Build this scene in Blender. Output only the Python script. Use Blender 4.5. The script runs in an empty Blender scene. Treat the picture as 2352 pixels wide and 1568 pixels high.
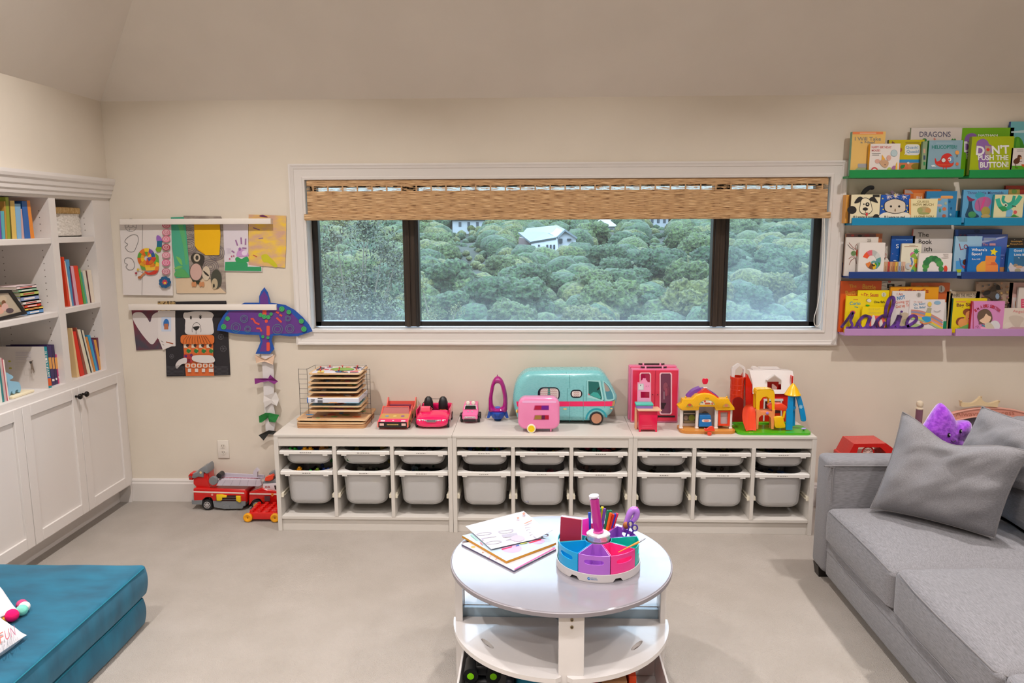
import bpy, bmesh, math, random
from mathutils import Vector, Matrix, noise
random.seed(7)
SC = bpy.context.scene
COL = SC.collection
PI = math.pi
V = Vector
# ------------------------------------------------------------------ camera
FPX, PITCH, YAW, ROLL = 1731.0, .1538, .0311, -.0039
CAM = V((1.4818, -4.4472, 1.70))
_fw = V((-math.sin(YAW)*math.cos(PITCH), math.cos(YAW)*math.cos(PITCH), -math.sin(PITCH)))
_r = V((math.cos(YAW), math.sin(YAW), 0)); _u = _r.cross(_fw)
_r2 = _r*math.cos(ROLL)+_u*math.sin(ROLL); _u2 = -_r*math.sin(ROLL)+_u*math.cos(ROLL)
cd = bpy.data.cameras.new('camera'); cd.sensor_width = 36; cd.lens = 36*FPX/2352
cd.clip_start = .05; cd.clip_end = 2000
cam = bpy.data.objects.new('camera', cd); COL.objects.link(cam); SC.camera = cam
mw = Matrix((_r2, _u2, -_fw)).transposed().to_4x4(); mw.translation = CAM; cam.matrix_world = mw
# ------------------------------------------------------------------ view + world
SC.view_settings.view_transform = 'Standard'; SC.view_settings.look = 'None'
SC.view_settings.gamma = 1; SC.view_settings.use_curve_mapping = False
SC.view_settings.exposure = 0.06
W = bpy.data.worlds.new('sky'); SC.world = W; W.use_nodes = True
nt = W.node_tree; nt.nodes.clear()
tc = nt.nodes.new('ShaderNodeTexCoord'); sx = nt.nodes.new('ShaderNodeSeparateXYZ')
rp = nt.nodes.new('ShaderNodeValToRGB'); bg = nt.nodes.new('ShaderNodeBackground'); ou = nt.nodes.new('ShaderNodeOutputWorld')
nt.links.new(tc.outputs['Generated'], sx.inputs[0]); nt.links.new(sx.outputs['Z'], rp.inputs[0])
nt.links.new(rp.outputs[0], bg.inputs[0]); nt.links.new(bg.outputs[0], ou.inputs[0])
e = rp.color_ramp.elements
e[0].position = 0.0; e[0].color = (.60, .74, .80, 1)
e[1].position = .08; e[1].color = (.95, 1.1, 1.2, 1)
n_ = e.new(.28); n_.color = (5.2, 6.6, 8.5, 1)
n_ = e.new(1.0); n_.color = (6.4, 8.1, 10.2, 1)
bg.inputs[1].default_value = 1.0
# ------------------------------------------------------------------ colours and materials
def lin(h):
    h = h.lstrip('#'); c = [int(h[i:i+2], 16)/255 for i in (0, 2, 4)]
    return tuple(x/12.92 if x <= .04045 else ((x+.055)/1.055)**2.4 for x in c)+(1,)
_M = {}
def M(h, rough=.55, metal=0, name=None, coat=0, alpha=1, trans=0):
    k = (h, rough, metal, coat, alpha, trans)
    if k in _M: return _M[k]
    m = bpy.data.materials.new(name or 'surface_'+h); m.use_nodes = True
    b = m.node_tree.nodes['Principled BSDF']
    b.inputs['Base Color'].default_value = lin(h); b.inputs['Roughness'].default_value = rough
    b.inputs['Metallic'].default_value = metal; b.inputs['Coat Weight'].default_value = coat
    b.inputs['Alpha'].default_value = alpha; b.inputs['Transmission Weight'].default_value = trans
    # slight procedural unevenness in gloss
    nz = m.node_tree.nodes.new('ShaderNodeTexNoise'); nz.inputs['Scale'].default_value = 40
    mr = m.node_tree.nodes.new('ShaderNodeMapRange'); mr.inputs['To Min'].default_value = max(rough-.06, .02); mr.inputs['To Max'].default_value = min(rough+.06, 1)
    m.node_tree.links.new(nz.outputs[0], mr.inputs[0]); m.node_tree.links.new(mr.outputs[0], b.inputs['Roughness'])
    _M[k] = m; return m
def nodemat(name, col1, col2, scale=(1, 1, 1), nscale=5, detail=4, rough=.8, bump=.1, bdist=.01, ramp=(.4, .6), sheen=0, bscale=None, coat=0):
    """two colours mixed by stretched noise, with bump"""
    m = bpy.data.materials.new(name); m.use_nodes = True; t = m.node_tree; b = t.nodes['Principled BSDF']
    co = t.nodes.new('ShaderNodeTexCoord'); mp = t.nodes.new('ShaderNodeMapping'); mp.inputs['Scale'].default_value = scale
    nz = t.nodes.new('ShaderNodeTexNoise'); nz.inputs['Scale'].default_value = nscale; nz.inputs['Detail'].default_value = detail
    cr = t.nodes.new('ShaderNodeValToRGB'); cr.color_ramp.elements[0].position = ramp[0]; cr.color_ramp.elements[1].position = ramp[1]
    cr.color_ramp.elements[0].color = lin(col1); cr.color_ramp.elements[1].color = lin(col2)
    t.links.new(co.outputs['Object'], mp.inputs[0]); t.links.new(mp.outputs[0], nz.inputs['Vector'])
    t.links.new(nz.outputs[0], cr.inputs[0]); t.links.new(cr.outputs[0], b.inputs['Base Color'])
    b.inputs['Roughness'].default_value = rough; b.inputs['Sheen Weight'].default_value = sheen; b.inputs['Coat Weight'].default_value = coat
    if bump:
        bp = t.nodes.new('ShaderNodeBump'); bp.inputs['Strength'].default_value = bump; bp.inputs['Distance'].default_value = bdist
        src = nz
        if bscale:
            src = t.nodes.new('ShaderNodeTexNoise'); src.inputs['Scale'].default_value = bscale; src.inputs['Detail'].default_value = 3
            t.links.new(co.outputs['Object'], src.inputs['Vector'])
        t.links.new(src.outputs[0], bp.inputs['Height']); t.links.new(bp.outputs[0], b.inputs['Normal'])
    return m
WALL = nodemat('wall_paint', 'ddd4c5', 'e0d7c8', nscale=3, rough=.85, bump=.08, bdist=.002, bscale=160)
CEIL = nodemat('ceiling_paint', 'dcd4c9', 'dfd7cc', nscale=3, rough=.9, bump=.08, bdist=.002, bscale=160)
TRIM = M('ddd8d3', .38, name='trim_paint')
CAB = M('e0dbd7', .42, name='cabinet_paint')
MEL = M('d2cdc6', .4, name='white_melamine')
CARPET = nodemat('carpet_pile', 'bcb3a9', 'c6bdb4', nscale=5, detail=8, rough=1, bump=.9, bdist=.012, ramp=(.3, .7), bscale=320)
# ------------------------------------------------------------------ lookup of points on real planes (x,y are photo pixels)
def ray(px, py): return _fw+_r2*((px-1176)/FPX)-_u2*((py-784)/FPX)
class PL:
    """a plane through p with normal n; at() gives the point seen at a pixel"""
    def __init__(s, p, n): s.p = V(p); s.n = V(n).normalized()
    def at(s, px, py, off=0):
        d = ray(px, py); t = (s.p-CAM).dot(s.n)/d.dot(s.n)
        return CAM+d*t+s.n*off
def PY(y): return PL((0, y, 0), (0, -1, 0))
def PX(x): return PL((x, 0, 0), (1, 0, 0))
def PZ(z): return PL((0, 0, z), (0, 0, 1))
def U(px, py, y): return PY(y).at(px, py)
TOP = .56
def top(px, py): return PZ(TOP).at(px, py)
# ------------------------------------------------------------------ text outlines
_T = {}
def textgeo(s, bold=0):
    k = (s, bold)
    if k in _T: return _T[k]
    c = bpy.data.curves.new('t', 'FONT'); c.body = s; c.size = 1; c.resolution_u = 3; c.offset = bold
    o = bpy.data.objects.new('t', c); COL.objects.link(o); bpy.context.view_layer.update()
    dg = bpy.context.evaluated_depsgraph_get(); me = o.evaluated_get(dg).to_mesh()
    vs = [(v.co.x, v.co.y) for v in me.vertices]; fs = [tuple(p.vertices) for p in me.polygons]
    o.evaluated_get(dg).to_mesh_clear(); bpy.data.objects.remove(o); bpy.data.curves.remove(c)
    x0 = min(v[0] for v in vs); x1 = max(v[0] for v in vs); y0 = min(v[1] for v in vs); y1 = max(v[1] for v in vs)
    vs = [((x-x0)/(x1-x0), (y-y0)/(y1-y0)) for x, y in vs]
    _T[k] = (vs, fs, (x1-x0)/(y1-y0)); return _T[k]
# ------------------------------------------------------------------ 2-D outlines
def ell(cx, cy, rx, ry, n=28, a0=0, a1=2*PI):
    full = abs(a1-a0-2*PI) < 1e-6
    k = n if full else n+1
    return [(cx+rx*math.cos(a0+(a1-a0)*i/n), cy+ry*math.sin(a0+(a1-a0)*i/n)) for i in range(k)]
def rr(x0, y0, x1, y1, r, n=5):
    p = []
    for cx, cy, a in ((x1-r, y0+r, -PI/2), (x1-r, y1-r, 0), (x0+r, y1-r, PI/2), (x0+r, y0+r, PI)):
        for i in range(n+1): p.append((cx+r*math.cos(a+PI/2*i/n), cy+r*math.sin(a+PI/2*i/n)))
    return p
def star(cx, cy, r, n=5, k=.45, a=-PI/2):
    return [(cx+(r if i % 2 == 0 else r*k)*math.cos(a+PI*i/n), cy+(r if i % 2 == 0 else r*k)*math.sin(a+PI*i/n)) for i in range(2*n)]
def strip(pts, w):
    """closed outline of a polyline of width w"""
    L, R_ = [], []
    for i, p in enumerate(pts):
        a = pts[max(i-1, 0)]; b = pts[min(i+1, len(pts)-1)]
        dx, dy = b[0]-a[0], b[1]-a[1]; l = math.hypot(dx, dy) or 1
        nx, ny = -dy/l*w/2, dx/l*w/2
        L.append((p[0]+nx, p[1]+ny)); R_.append((p[0]-nx, p[1]-ny))
    return L, R_
def smooth2(pts, n=6, closed=False):
    """Catmull-Rom through 2-D or 3-D points"""
    out = []; N = len(pts); rng = range(N if closed else N-1)
    for i in rng:
        if closed: p0, p1, p2, p3 = pts[i-1], pts[i], pts[(i+1) % N], pts[(i+2) % N]
        else: p0, p1, p2, p3 = pts[max(i-1, 0)], pts[i], pts[i+1], pts[min(i+2, N-1)]
        for k in range(n):
            t = k/n
            out.append(tuple(.5*((2*b)+(-a+c)*t+(2*a-5*b+4*c-d)*t*t+(-a+3*b-3*c+d)*t**3) for a, b, c, d in zip(p0, p1, p2, p3)))
    if not closed: out.append(tuple(pts[-1]))
    return out
# ------------------------------------------------------------------ mesh collector
ORG = {}
class MB:
    def __init__(s): s.v = []; s.f = []; s.m = []; s.mats = []
    def mi(s, m):
        if isinstance(m, str): m = M(m)
        if m not in s.mats: s.mats.append(m)
        return s.mats.index(m)
    def add(s, vs, fs, m):
        o = len(s.v); s.v += [V(v) for v in vs]; k = s.mi(m)
        for f in fs: s.f.append(tuple(i+o for i in f)); s.m.append(k)
    def poly(s, pts, m): s.add(pts, [tuple(range(len(pts)))], m)
    def prism(s, pts, off, m, mf=None, mb_=None):
        """closed solid from a planar outline and an offset vector; mf = material of the first cap"""
        n = len(pts); off = V(off); a = [V(p) for p in pts]; b = [p+off for p in a]
        nn = V((0, 0, 0))
        for i in range(n): nn += a[i].cross(a[(i+1) % n])
        if nn.dot(off) > 0: a.reverse(); b.reverse()
        s.add(a, [tuple(range(n))], mf or m); s.add(b, [tuple(reversed(range(n)))], mb_ or m)
        s.add(a+b, [(i, i+n, (i+1) % n+n, (i+1) % n) for i in range(n)], m)
        return s
    def box(s, x0, x1, y0, y1, z0, z1, m):
        x0, x1 = sorted((x0, x1)); y0, y1 = sorted((y0, y1)); z0, z1 = sorted((z0, z1))
        s.add([(x, y, z) for z in (z0, z1) for y in (y0, y1) for x in (x0, x1)],
              [(0, 2, 3, 1), (4, 5, 7, 6), (0, 1, 5, 4), (2, 6, 7, 3), (0, 4, 6, 2), (1, 3, 7, 5)], m); return s
    def rbox(s, x0, x1, y0, y1, z0, z1, r, m, seg=3, sub=0, fn=None):
        bm = bmesh.new(); bmesh.ops.create_cube(bm, size=1)
        for v in bm.verts: v.co = V(((x0+x1)/2+v.co.x*(x1-x0), (y0+y1)/2+v.co.y*(y1-y0), (z0+z1)/2+v.co.z*(z1-z0)))
        if sub: bmesh.ops.subdivide_edges(bm, edges=bm.edges[:], cuts=sub, use_grid_fill=True)
        if r:
            ed = [e for e in bm.edges if e.calc_face_angle(0) > .5]
            bmesh.ops.bevel(bm, geom=ed, offset=r, segments=seg, profile=.5, affect='EDGES')
        if fn:
            for v in bm.verts: v.co = fn(v.co.copy())
        bm.normal_update(); bm.verts.index_update()
        s.add([v.co.copy() for v in bm.verts], [tuple(v.index for v in f.verts) for f in bm.faces], m); bm.free(); return s
    def ring(s, rings, m, caps=True, closed=True):
        n = len(rings[0]); vs = [p for r in rings for p in r]; fs = []
        for j in range(len(rings)-1):
            for i in range(n if closed else n-1):
                k = (i+1) % n; fs.append((j*n+i, j*n+k, (j+1)*n+k, (j+1)*n+i))
        if caps: fs.append(tuple(reversed(range(n)))); fs.append(tuple((len(rings)-1)*n+i for i in range(n)))
        s.add(vs, fs, m); return s
    def cyl(s, a, b, r0, m, r1=None, n=20):
        a, b = V(a), V(b); r1 = r0 if r1 is None else r1; d = (b-a).normalized()
        u = d.orthogonal().normalized(); w = d.cross(u)
        s.ring([[c+(u*math.cos(2*PI*i/n)+w*math.sin(2*PI*i/n))*r for i in range(n)] for c, r in ((a, r0), (b, r1))], m); return s
    def lathe(s, c, prof, m, n=24, ax=(0, 0, 1)):
        """prof: (radius, height along ax)"""
        c = V(c); d = V(ax).normalized(); u = d.orthogonal().normalized(); w = d.cross(u)
        s.ring([[c+d*h+(u*math.cos(2*PI*i/n)+w*math.sin(2*PI*i/n))*max(r, 1e-4) for i in range(n)] for r, h in prof], m); return s
    def sph(s, c, r, m, sc=(1, 1, 1), n=16):
        k = n//2
        s.ring([[V(c)+V((math.sin(PI*j/k)*math.cos(2*PI*i/n)*r*sc[0], math.sin(PI*j/k)*math.sin(2*PI*i/n)*r*sc[1], -math.cos(PI*j/k)*r*sc[2])) for i in range(n)] for j in [.02]+list(range(1, k))+[k-.02]], m); return s
    def tube(s, pts, r, m, n=8, sq=None):
        pts = [V(p) for p in pts]; rings = []; u = None
        for i, p in enumerate(pts):
            d = (pts[min(i+1, len(pts)-1)]-pts[max(i-1, 0)]).normalized()
            if u is None: u = d.orthogonal().normalized()
            u = (u-d*u.dot(d)).normalized(); w = d.cross(u)
            q = r(i/(len(pts)-1)) if callable(r) else r
            rings.append([p+(u*math.cos(2*PI*k/n)+w*math.sin(2*PI*k/n))*q for k in range(n)])
        s.ring(rings, m); return s
    def puff(s, pts, y0, y1, r, m, n=4):
        """outline (x,z world points on plane) extruded in Y from y0 (front) to y1 with rounded rims"""
        P = [V(p) for p in pts]; c = sum(P, V((0, 0, 0)))/len(P)
        ar = 0
        for i in range(len(P)): ar += P[i].x*P[(i+1) % len(P)].z-P[(i+1) % len(P)].x*P[i].z
        if ar > 0: P.reverse()
        def R(y, ins): 
            out = []
            for p in P:
                d = V((p.x-c.x, 0, p.z-c.z)); l = d.length or 1
                d2 = d*max(0, (l-ins)/l); out.append(V((c.x+d2.x, y, c.z+d2.z)))
            return out
        rings = [R(y0+r*(1-math.sin(PI/2*(1-i/n))), r*(1-math.cos(PI/2*(1-i/n)))) for i in range(n+1)]
        rings += [R(y1-r*(1-math.sin(PI/2*i/n)), r*(1-math.cos(PI/2*i/n))) for i in range(n+1)]
        s.ring(rings[::1], m); return s
    def text(s, t, p00, p10, p01, m, bold=0, off=(0, 0, 0)):
        """text filling the parallelogram p00 (lower left), p10 (lower right), p01 (upper left)"""
        vs, fs, _ = textgeo(t, bold); p00, p10, p01, off = V(p00), V(p10), V(p01), V(off)
        s.add([p00+(p10-p00)*x+(p01-p00)*y+off for x, y in vs], fs, m); return s
    def art(s, pl, items, T=(0, 0, 1), off0=.0004, step=.00025):
        """flat printed or glued shapes on plane pl; coordinates are photo pixels after T"""
        ox, oy, sc = T; k = off0
        def A(x, y): return pl.at(ox+x*sc, oy+y*sc, k)
        for it in items:
            c = it[0]
            if c == 'T':
                _, t, x0, y0, x1, y1, col = it[:7]; rot = it[7] if len(it) > 7 else 0; bold = it[8] if len(it) > 8 else .012
                cx, cy = (x0+x1)/2, (y0+y1)/2; ca, sa = math.cos(rot), math.sin(rot)
                def Rr(x, y): return A(cx+(x-cx)*ca-(y-cy)*sa, cy+(x-cx)*sa+(y-cy)*ca)
                s.text(t, Rr(x0, y1), Rr(x1, y1), Rr(x0, y0), M(col), bold)
            elif c == 'E': s.poly([A(x, y) for x, y in ell(it[1], it[2], it[3], it[4], 24)], M(it[5]))
            elif c == 'P': s.poly([A(x, y) for x, y in it[1]], M(it[2]))
            elif c == 'R': s.poly([A(x, y) for x, y in ((it[1], it[2]), (it[1], it[4]), (it[3], it[4]), (it[3], it[2]))], M(it[5]))
            elif c == 'O':   # rounded rect
                s.poly([A(x, y) for x, y in rr(it[1], it[2], it[3], it[4], it[5])], M(it[6]))
            elif c == 'S': s.poly([A(x, y) for x, y in star(it[1], it[2], it[3], *(it[5:]))], M(it[4]))
            elif c == 'L':
                a, b = strip(it[1], it[2]); n = len(a)
                s.add([A(*p) for p in a+b], [(i, i+1, n+i+1, n+i) for i in range(n-1)], M(it[3]))
            elif c == 'C':   # circle outline: cx,cy,rx,ry,w,col
                pts = ell(it[1], it[2], it[3], it[4], 24); pts.append(pts[0]); a, b = strip(pts, it[5]); n = len(a)
                s.add([A(*p) for p in a+b], [(i, i+1, n+i+1, n+i) for i in range(n-1)], M(it[6]))
            k += step
        return s
    def build(s, name, parent=None, smooth=True, local=False, label=None, bevel=0, ang=35):
        me = bpy.data.meshes.new(name)
        vs = s.v
        o = bpy.data.objects.new(name, me); COL.objects.link(o)
        if parent is None:
            xs = [v.x for v in vs]; ys = [v.y for v in vs]; zs = [v.z for v in vs]
            g = V(((min(xs)+max(xs))/2, (min(ys)+max(ys))/2, min(zs))); o.location = g
        else:
            g = V((0, 0, 0)) if local else ORG[parent.name]; o.parent = parent
        ORG[o.name] = g
        me.from_pydata([v-g for v in vs], [], s.f)
        for m in s.mats: me.materials.append(m)
        me.polygons.foreach_set('material_index', s.m)
        if smooth:
            me.polygons.foreach_set('use_smooth', [True]*len(me.polygons)); me.set_sharp_from_angle(angle=math.radians(ang))
        me.update()
        if bevel:
            b = o.modifiers.new('edge', 'BEVEL'); b.width = bevel; b.segments = 2; b.limit_method = 'ANGLE'; b.angle_limit = math.radians(40)
        if label: o['label'] = label
        return o
def tag(o, label, cat, group=None):
    o['label'] = label; o['category'] = cat
    if group: o['group'] = group
    return o
def thing(name, loc, label, cat, group=None, rz=0):
    o = bpy.data.objects.new(name, None); COL.objects.link(o); o.empty_display_size = .05
    o.location = loc; o.rotation_euler = (0, 0, rz); ORG[o.name] = V(loc)
    return tag(o, label, cat, group)
def struct(o): o['kind'] = 'structure'; return o
def dup(root, loc, label=None, rz=None, cat=None, group=None):
    r = root.copy(); COL.objects.link(r); r.location = loc
    if rz is not None: r.rotation_euler = (0, 0, rz)
    if label: r['label'] = label
    if cat: r['category'] = cat
    if group: r['group'] = group
    for ch in list(root.children):
        c = ch.copy(); COL.objects.link(c); c.parent = r
        for g in list(ch.children):
            d = g.copy(); COL.objects.link(d); d.parent = c
    return r
# ------------------------------------------------------------------ room shell
XL, XR, YB, ZC, ZH = -1.032, 5.4, -6.9, 2.413, 3.2
WX0, WX1, WZ0, WZ1 = .140, 3.165, 1.081, 1.962      # window opening
b = MB()
b.box(XL-.6, WX0, 0, .16, 0, 3.4, WALL); b.box(WX1, XR+.1, 0, .16, 0, 3.4, WALL)
b.box(WX0, WX1, 0, .16, 0, WZ0, WALL); b.box(WX0, WX1, 0, .16, WZ1, 3.4, WALL)
struct(b.build('wall_back', smooth=False))
b = MB(); b.box(XL-.12, XL, YB, 0, 1.975, ZH+.1, WALL); b.box(XL-.6, XL-.5, YB, 0, 0, 2.0, WALL); b.box(XL-.6, XL, YB, YB+.1, 0, 2, WALL); b.box(XL-.1, XL, YB, -2.9, 0, 1.975, WALL)
struct(b.build('wall_left', smooth=False))
b = MB(); b.box(XR, XR+.1, YB, .1, 0, ZH+.1, WALL); struct(b.build('wall_right', smooth=False))
b = MB(); b.box(XL-.6, XR+.1, YB-.1, YB, 0, ZH+.1, WALL); struct(b.build('wall_rear', smooth=False))
b = MB(); b.box(XL-.6, XR+.1, YB-.1, .1, -.12, 0, CARPET); struct(b.build('floor', smooth=False))
b = MB(); d = .9; up = (0, 0, .1)
b.prism([(XL, 0, ZC), (XR, 0, ZC), (XR-d, -d, ZH), (XL+d, -d, ZH)], up, CEIL)
b.prism([(XL, 0, ZC), (XL+d, -d, ZH), (XL+d, YB+d, ZH), (XL, YB, ZC)], up, CEIL)
b.prism([(XR, 0, ZC), (XR-d, -d, ZH), (XR-d, YB+d, ZH), (XR, YB, ZC)], up, CEIL)
b.prism([(XL, YB, ZC), (XR, YB, ZC), (XR-d, YB+d, ZH), (XL+d, YB+d, ZH)], up, CEIL)
b.prism([(XL+d, -d, ZH), (XR-d, -d, ZH), (XR-d, YB+d, ZH), (XL+d, YB+d, ZH)], up, CEIL)
struct(b.build('ceiling', smooth=False))
def base_profile(x0, x1, y, h=.145):
    return [[V((x, y-dy, z)) for dy, z in ((0, 0), (.016, 0), (.016, h-.03), (.012, h-.022), (.012, h-.012), (.006, h), (0, h))] for x in (x0, x1)]
b = MB(); b.ring(base_profile(XL+.001, XR, 0), TRIM); struct(b.build('baseboard_back', smooth=False))
# ---- ceiling lamps: recessed cans in the flat ceiling
def ceiling_lamp(x, y, label, power=50):
    t = thing('recessed_ceiling_light', (x, y, ZH), label, 'ceiling light', 'recessed lights in the flat ceiling')
    m = MB(); m.ring([[V((x+r*math.cos(a*PI/16), y+r*math.sin(a*PI/16), z)) for a in range(32)] for r, z in ((.09, ZH-.001), (.088, ZH-.006), (.072, ZH-.004), (.068, ZH-.001))], TRIM, caps=False); m.build('trim_ring', t)
    ld = bpy.data.lights.new('lamp', 'AREA'); ld.shape = 'DISK'; ld.size = .11; ld.energy = power; ld.spread = math.radians(128); ld.color = (1, .935, .905)
    lo = bpy.data.objects.new('lamp', ld); COL.objects.link(lo); lo.parent = t; lo.location = (0, 0, -.008)
LP = 24
i = 0
for y, row, pw in ((-1.45, 'nearest the window wall', 1.0), (-3.1, 'in the middle row', .85), (-4.9, 'in the row behind the camera', 1.2)):
    for x, c, px_ in ((-.05, 'left', 1.15), (1.75, 'centre', .78), (3.6, 'right', 1.0)):
        ceiling_lamp(x, y, 'round white recessed ceiling light, %s one %s' % (c, row), LP*pw*px_)
# ------------------------------------------------------------------ window
b = MB(); b.box(XL-.6, XR+.1, .16, .95, 2.06, 2.12, M('b8b0a4', .8)); b.box(XL-.6, XR+.1, .93, .97, 2.04, 2.22, M('b8b0a4', .8)); struct(b.build('added_eave', smooth=False))  # unseen eave, added to block high sky so the tabletop front stays dark
win = thing('window_1', (1.65, 0, WZ0), 'wide three-light window with white casing above the storage units', 'window'); win['kind'] = 'structure'; del win['category']
cx0, cx1, cz0, cz1 = .049, 3.253, .992, 2.052
def casing(m, o0, o1, i0, i1):
    """mitred picture-frame casing: o=(x0,x1,z0,z1) outer, profile steps inwards"""
    steps = [(0, .0), (0, .022), (.10, .024), (.22, .018), (.30, .018), (.34, .014), (.80, .012), (.86, .018), (1, .016), (1, 0)]
    L = []
    for k, dy in steps:
        x0 = o0[0]+(i0[0]-o0[0])*k; x1 = o0[1]+(i0[1]-o0[1])*k; z0 = o0[2]+(i0[2]-o0[2])*k; z1 = o0[3]+(i0[3]-o0[3])*k
        L.append([V((x0, -dy, z0)), V((x1, -dy, z0)), V((x1, -dy, z1)), V((x0, -dy, z1))])
    m.ring(L, TRIM, caps=False)
b = MB(); casing(b, (cx0, cx1, cz0, cz1), None, (WX0, WX1, WZ0, WZ1), None); b.build('casing', win)
b = MB(); t_ = .012
b.box(WX0-t_, WX0+.002, -.004, .14, WZ0, WZ1, TRIM); b.box(WX1-.002, WX1+t_, -.004, .14, WZ0, WZ1, TRIM)
b.box(WX0, WX1, -.004, .14, WZ0-t_, WZ0+.002, TRIM); b.box(WX0, WX1, -.004, .14, WZ1-.002, WZ1+t_, TRIM); b.build('jamb', win)
BLK = M('1c1a1a', .35, name='dark_bronze_frame')
BRZ = nodemat('bronze_mullion', '2a211b', '3a2e25', scale=(30, 30, .6), nscale=4, rough=.38, bump=0)
b = MB(); fy0, fy1 = .085, .135
x0, x1, z0, z1 = WX0+.002, WX1-.002, WZ0+.010, WZ1
b.box(x0, x0+.036, fy0, fy1, z0, z1, BLK); b.box(x1-.045, x1, fy0, fy1, z0, z1, BLK); b.box(x0, x1, fy0, fy1, z0, z0+.030, BLK); b.box(x0, x1, fy0, fy1, z1-.04, z1, BLK)
b.build('window_frame', win, bevel=.003)
for xa, xb in ((.692, .785), (2.527, 2.622)):
    b = MB(); b.box(xa, xb, fy0-.022, fy1, z0, z1, BRZ); b.box(xa+.012, xa+.04, fy0-.032, fy0, z0, z1, BRZ); b.box(xb-.022, xb-.006, fy0-.03, fy0, z0, z1, BLK); b.build('mullion', win, bevel=.003)
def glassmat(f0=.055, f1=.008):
    m = bpy.data.materials.new('painted_haze_glass'); m.use_nodes = True; t = m.node_tree; t.nodes.clear()
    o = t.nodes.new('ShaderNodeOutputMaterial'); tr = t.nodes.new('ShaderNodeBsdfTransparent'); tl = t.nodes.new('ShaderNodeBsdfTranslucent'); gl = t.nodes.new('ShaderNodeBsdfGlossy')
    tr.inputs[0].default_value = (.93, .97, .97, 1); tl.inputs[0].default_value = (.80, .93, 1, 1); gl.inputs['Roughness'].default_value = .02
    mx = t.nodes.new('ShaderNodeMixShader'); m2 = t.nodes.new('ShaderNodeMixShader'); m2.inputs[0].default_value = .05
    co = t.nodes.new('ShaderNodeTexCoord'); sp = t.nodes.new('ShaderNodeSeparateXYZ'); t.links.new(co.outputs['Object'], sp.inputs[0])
    # hillside haze painted as a milky film, thicker towards the sill, with dirt specks
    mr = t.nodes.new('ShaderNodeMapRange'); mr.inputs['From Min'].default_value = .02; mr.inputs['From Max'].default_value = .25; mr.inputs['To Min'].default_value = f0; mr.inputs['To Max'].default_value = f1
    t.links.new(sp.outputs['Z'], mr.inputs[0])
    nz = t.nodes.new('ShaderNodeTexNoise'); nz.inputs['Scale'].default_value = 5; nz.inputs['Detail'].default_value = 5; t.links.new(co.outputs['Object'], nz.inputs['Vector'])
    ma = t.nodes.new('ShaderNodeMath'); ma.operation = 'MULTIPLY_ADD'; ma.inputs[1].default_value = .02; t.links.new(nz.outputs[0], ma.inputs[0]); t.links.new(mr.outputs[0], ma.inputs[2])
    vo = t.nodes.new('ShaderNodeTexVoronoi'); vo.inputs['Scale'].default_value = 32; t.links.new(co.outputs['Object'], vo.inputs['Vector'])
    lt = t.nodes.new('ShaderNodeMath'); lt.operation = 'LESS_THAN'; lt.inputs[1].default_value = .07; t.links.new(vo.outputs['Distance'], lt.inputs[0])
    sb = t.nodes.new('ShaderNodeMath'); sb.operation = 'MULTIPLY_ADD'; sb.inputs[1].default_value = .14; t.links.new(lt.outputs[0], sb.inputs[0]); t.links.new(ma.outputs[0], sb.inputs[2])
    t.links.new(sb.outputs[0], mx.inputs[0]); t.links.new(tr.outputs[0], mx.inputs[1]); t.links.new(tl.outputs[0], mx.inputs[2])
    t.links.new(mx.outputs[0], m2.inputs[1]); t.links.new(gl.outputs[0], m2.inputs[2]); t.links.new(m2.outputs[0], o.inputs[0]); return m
GLS = glassmat(); GLR = glassmat(.12, .06)  # right pane carries a thicker painted haze film
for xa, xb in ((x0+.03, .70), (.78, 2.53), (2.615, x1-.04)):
    b = MB(); b.box(xa, xb, .108, .112, z0+.025, z1-.03, GLR if xa > 2 else GLS); b.build('pane', win, smooth=False)
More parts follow.
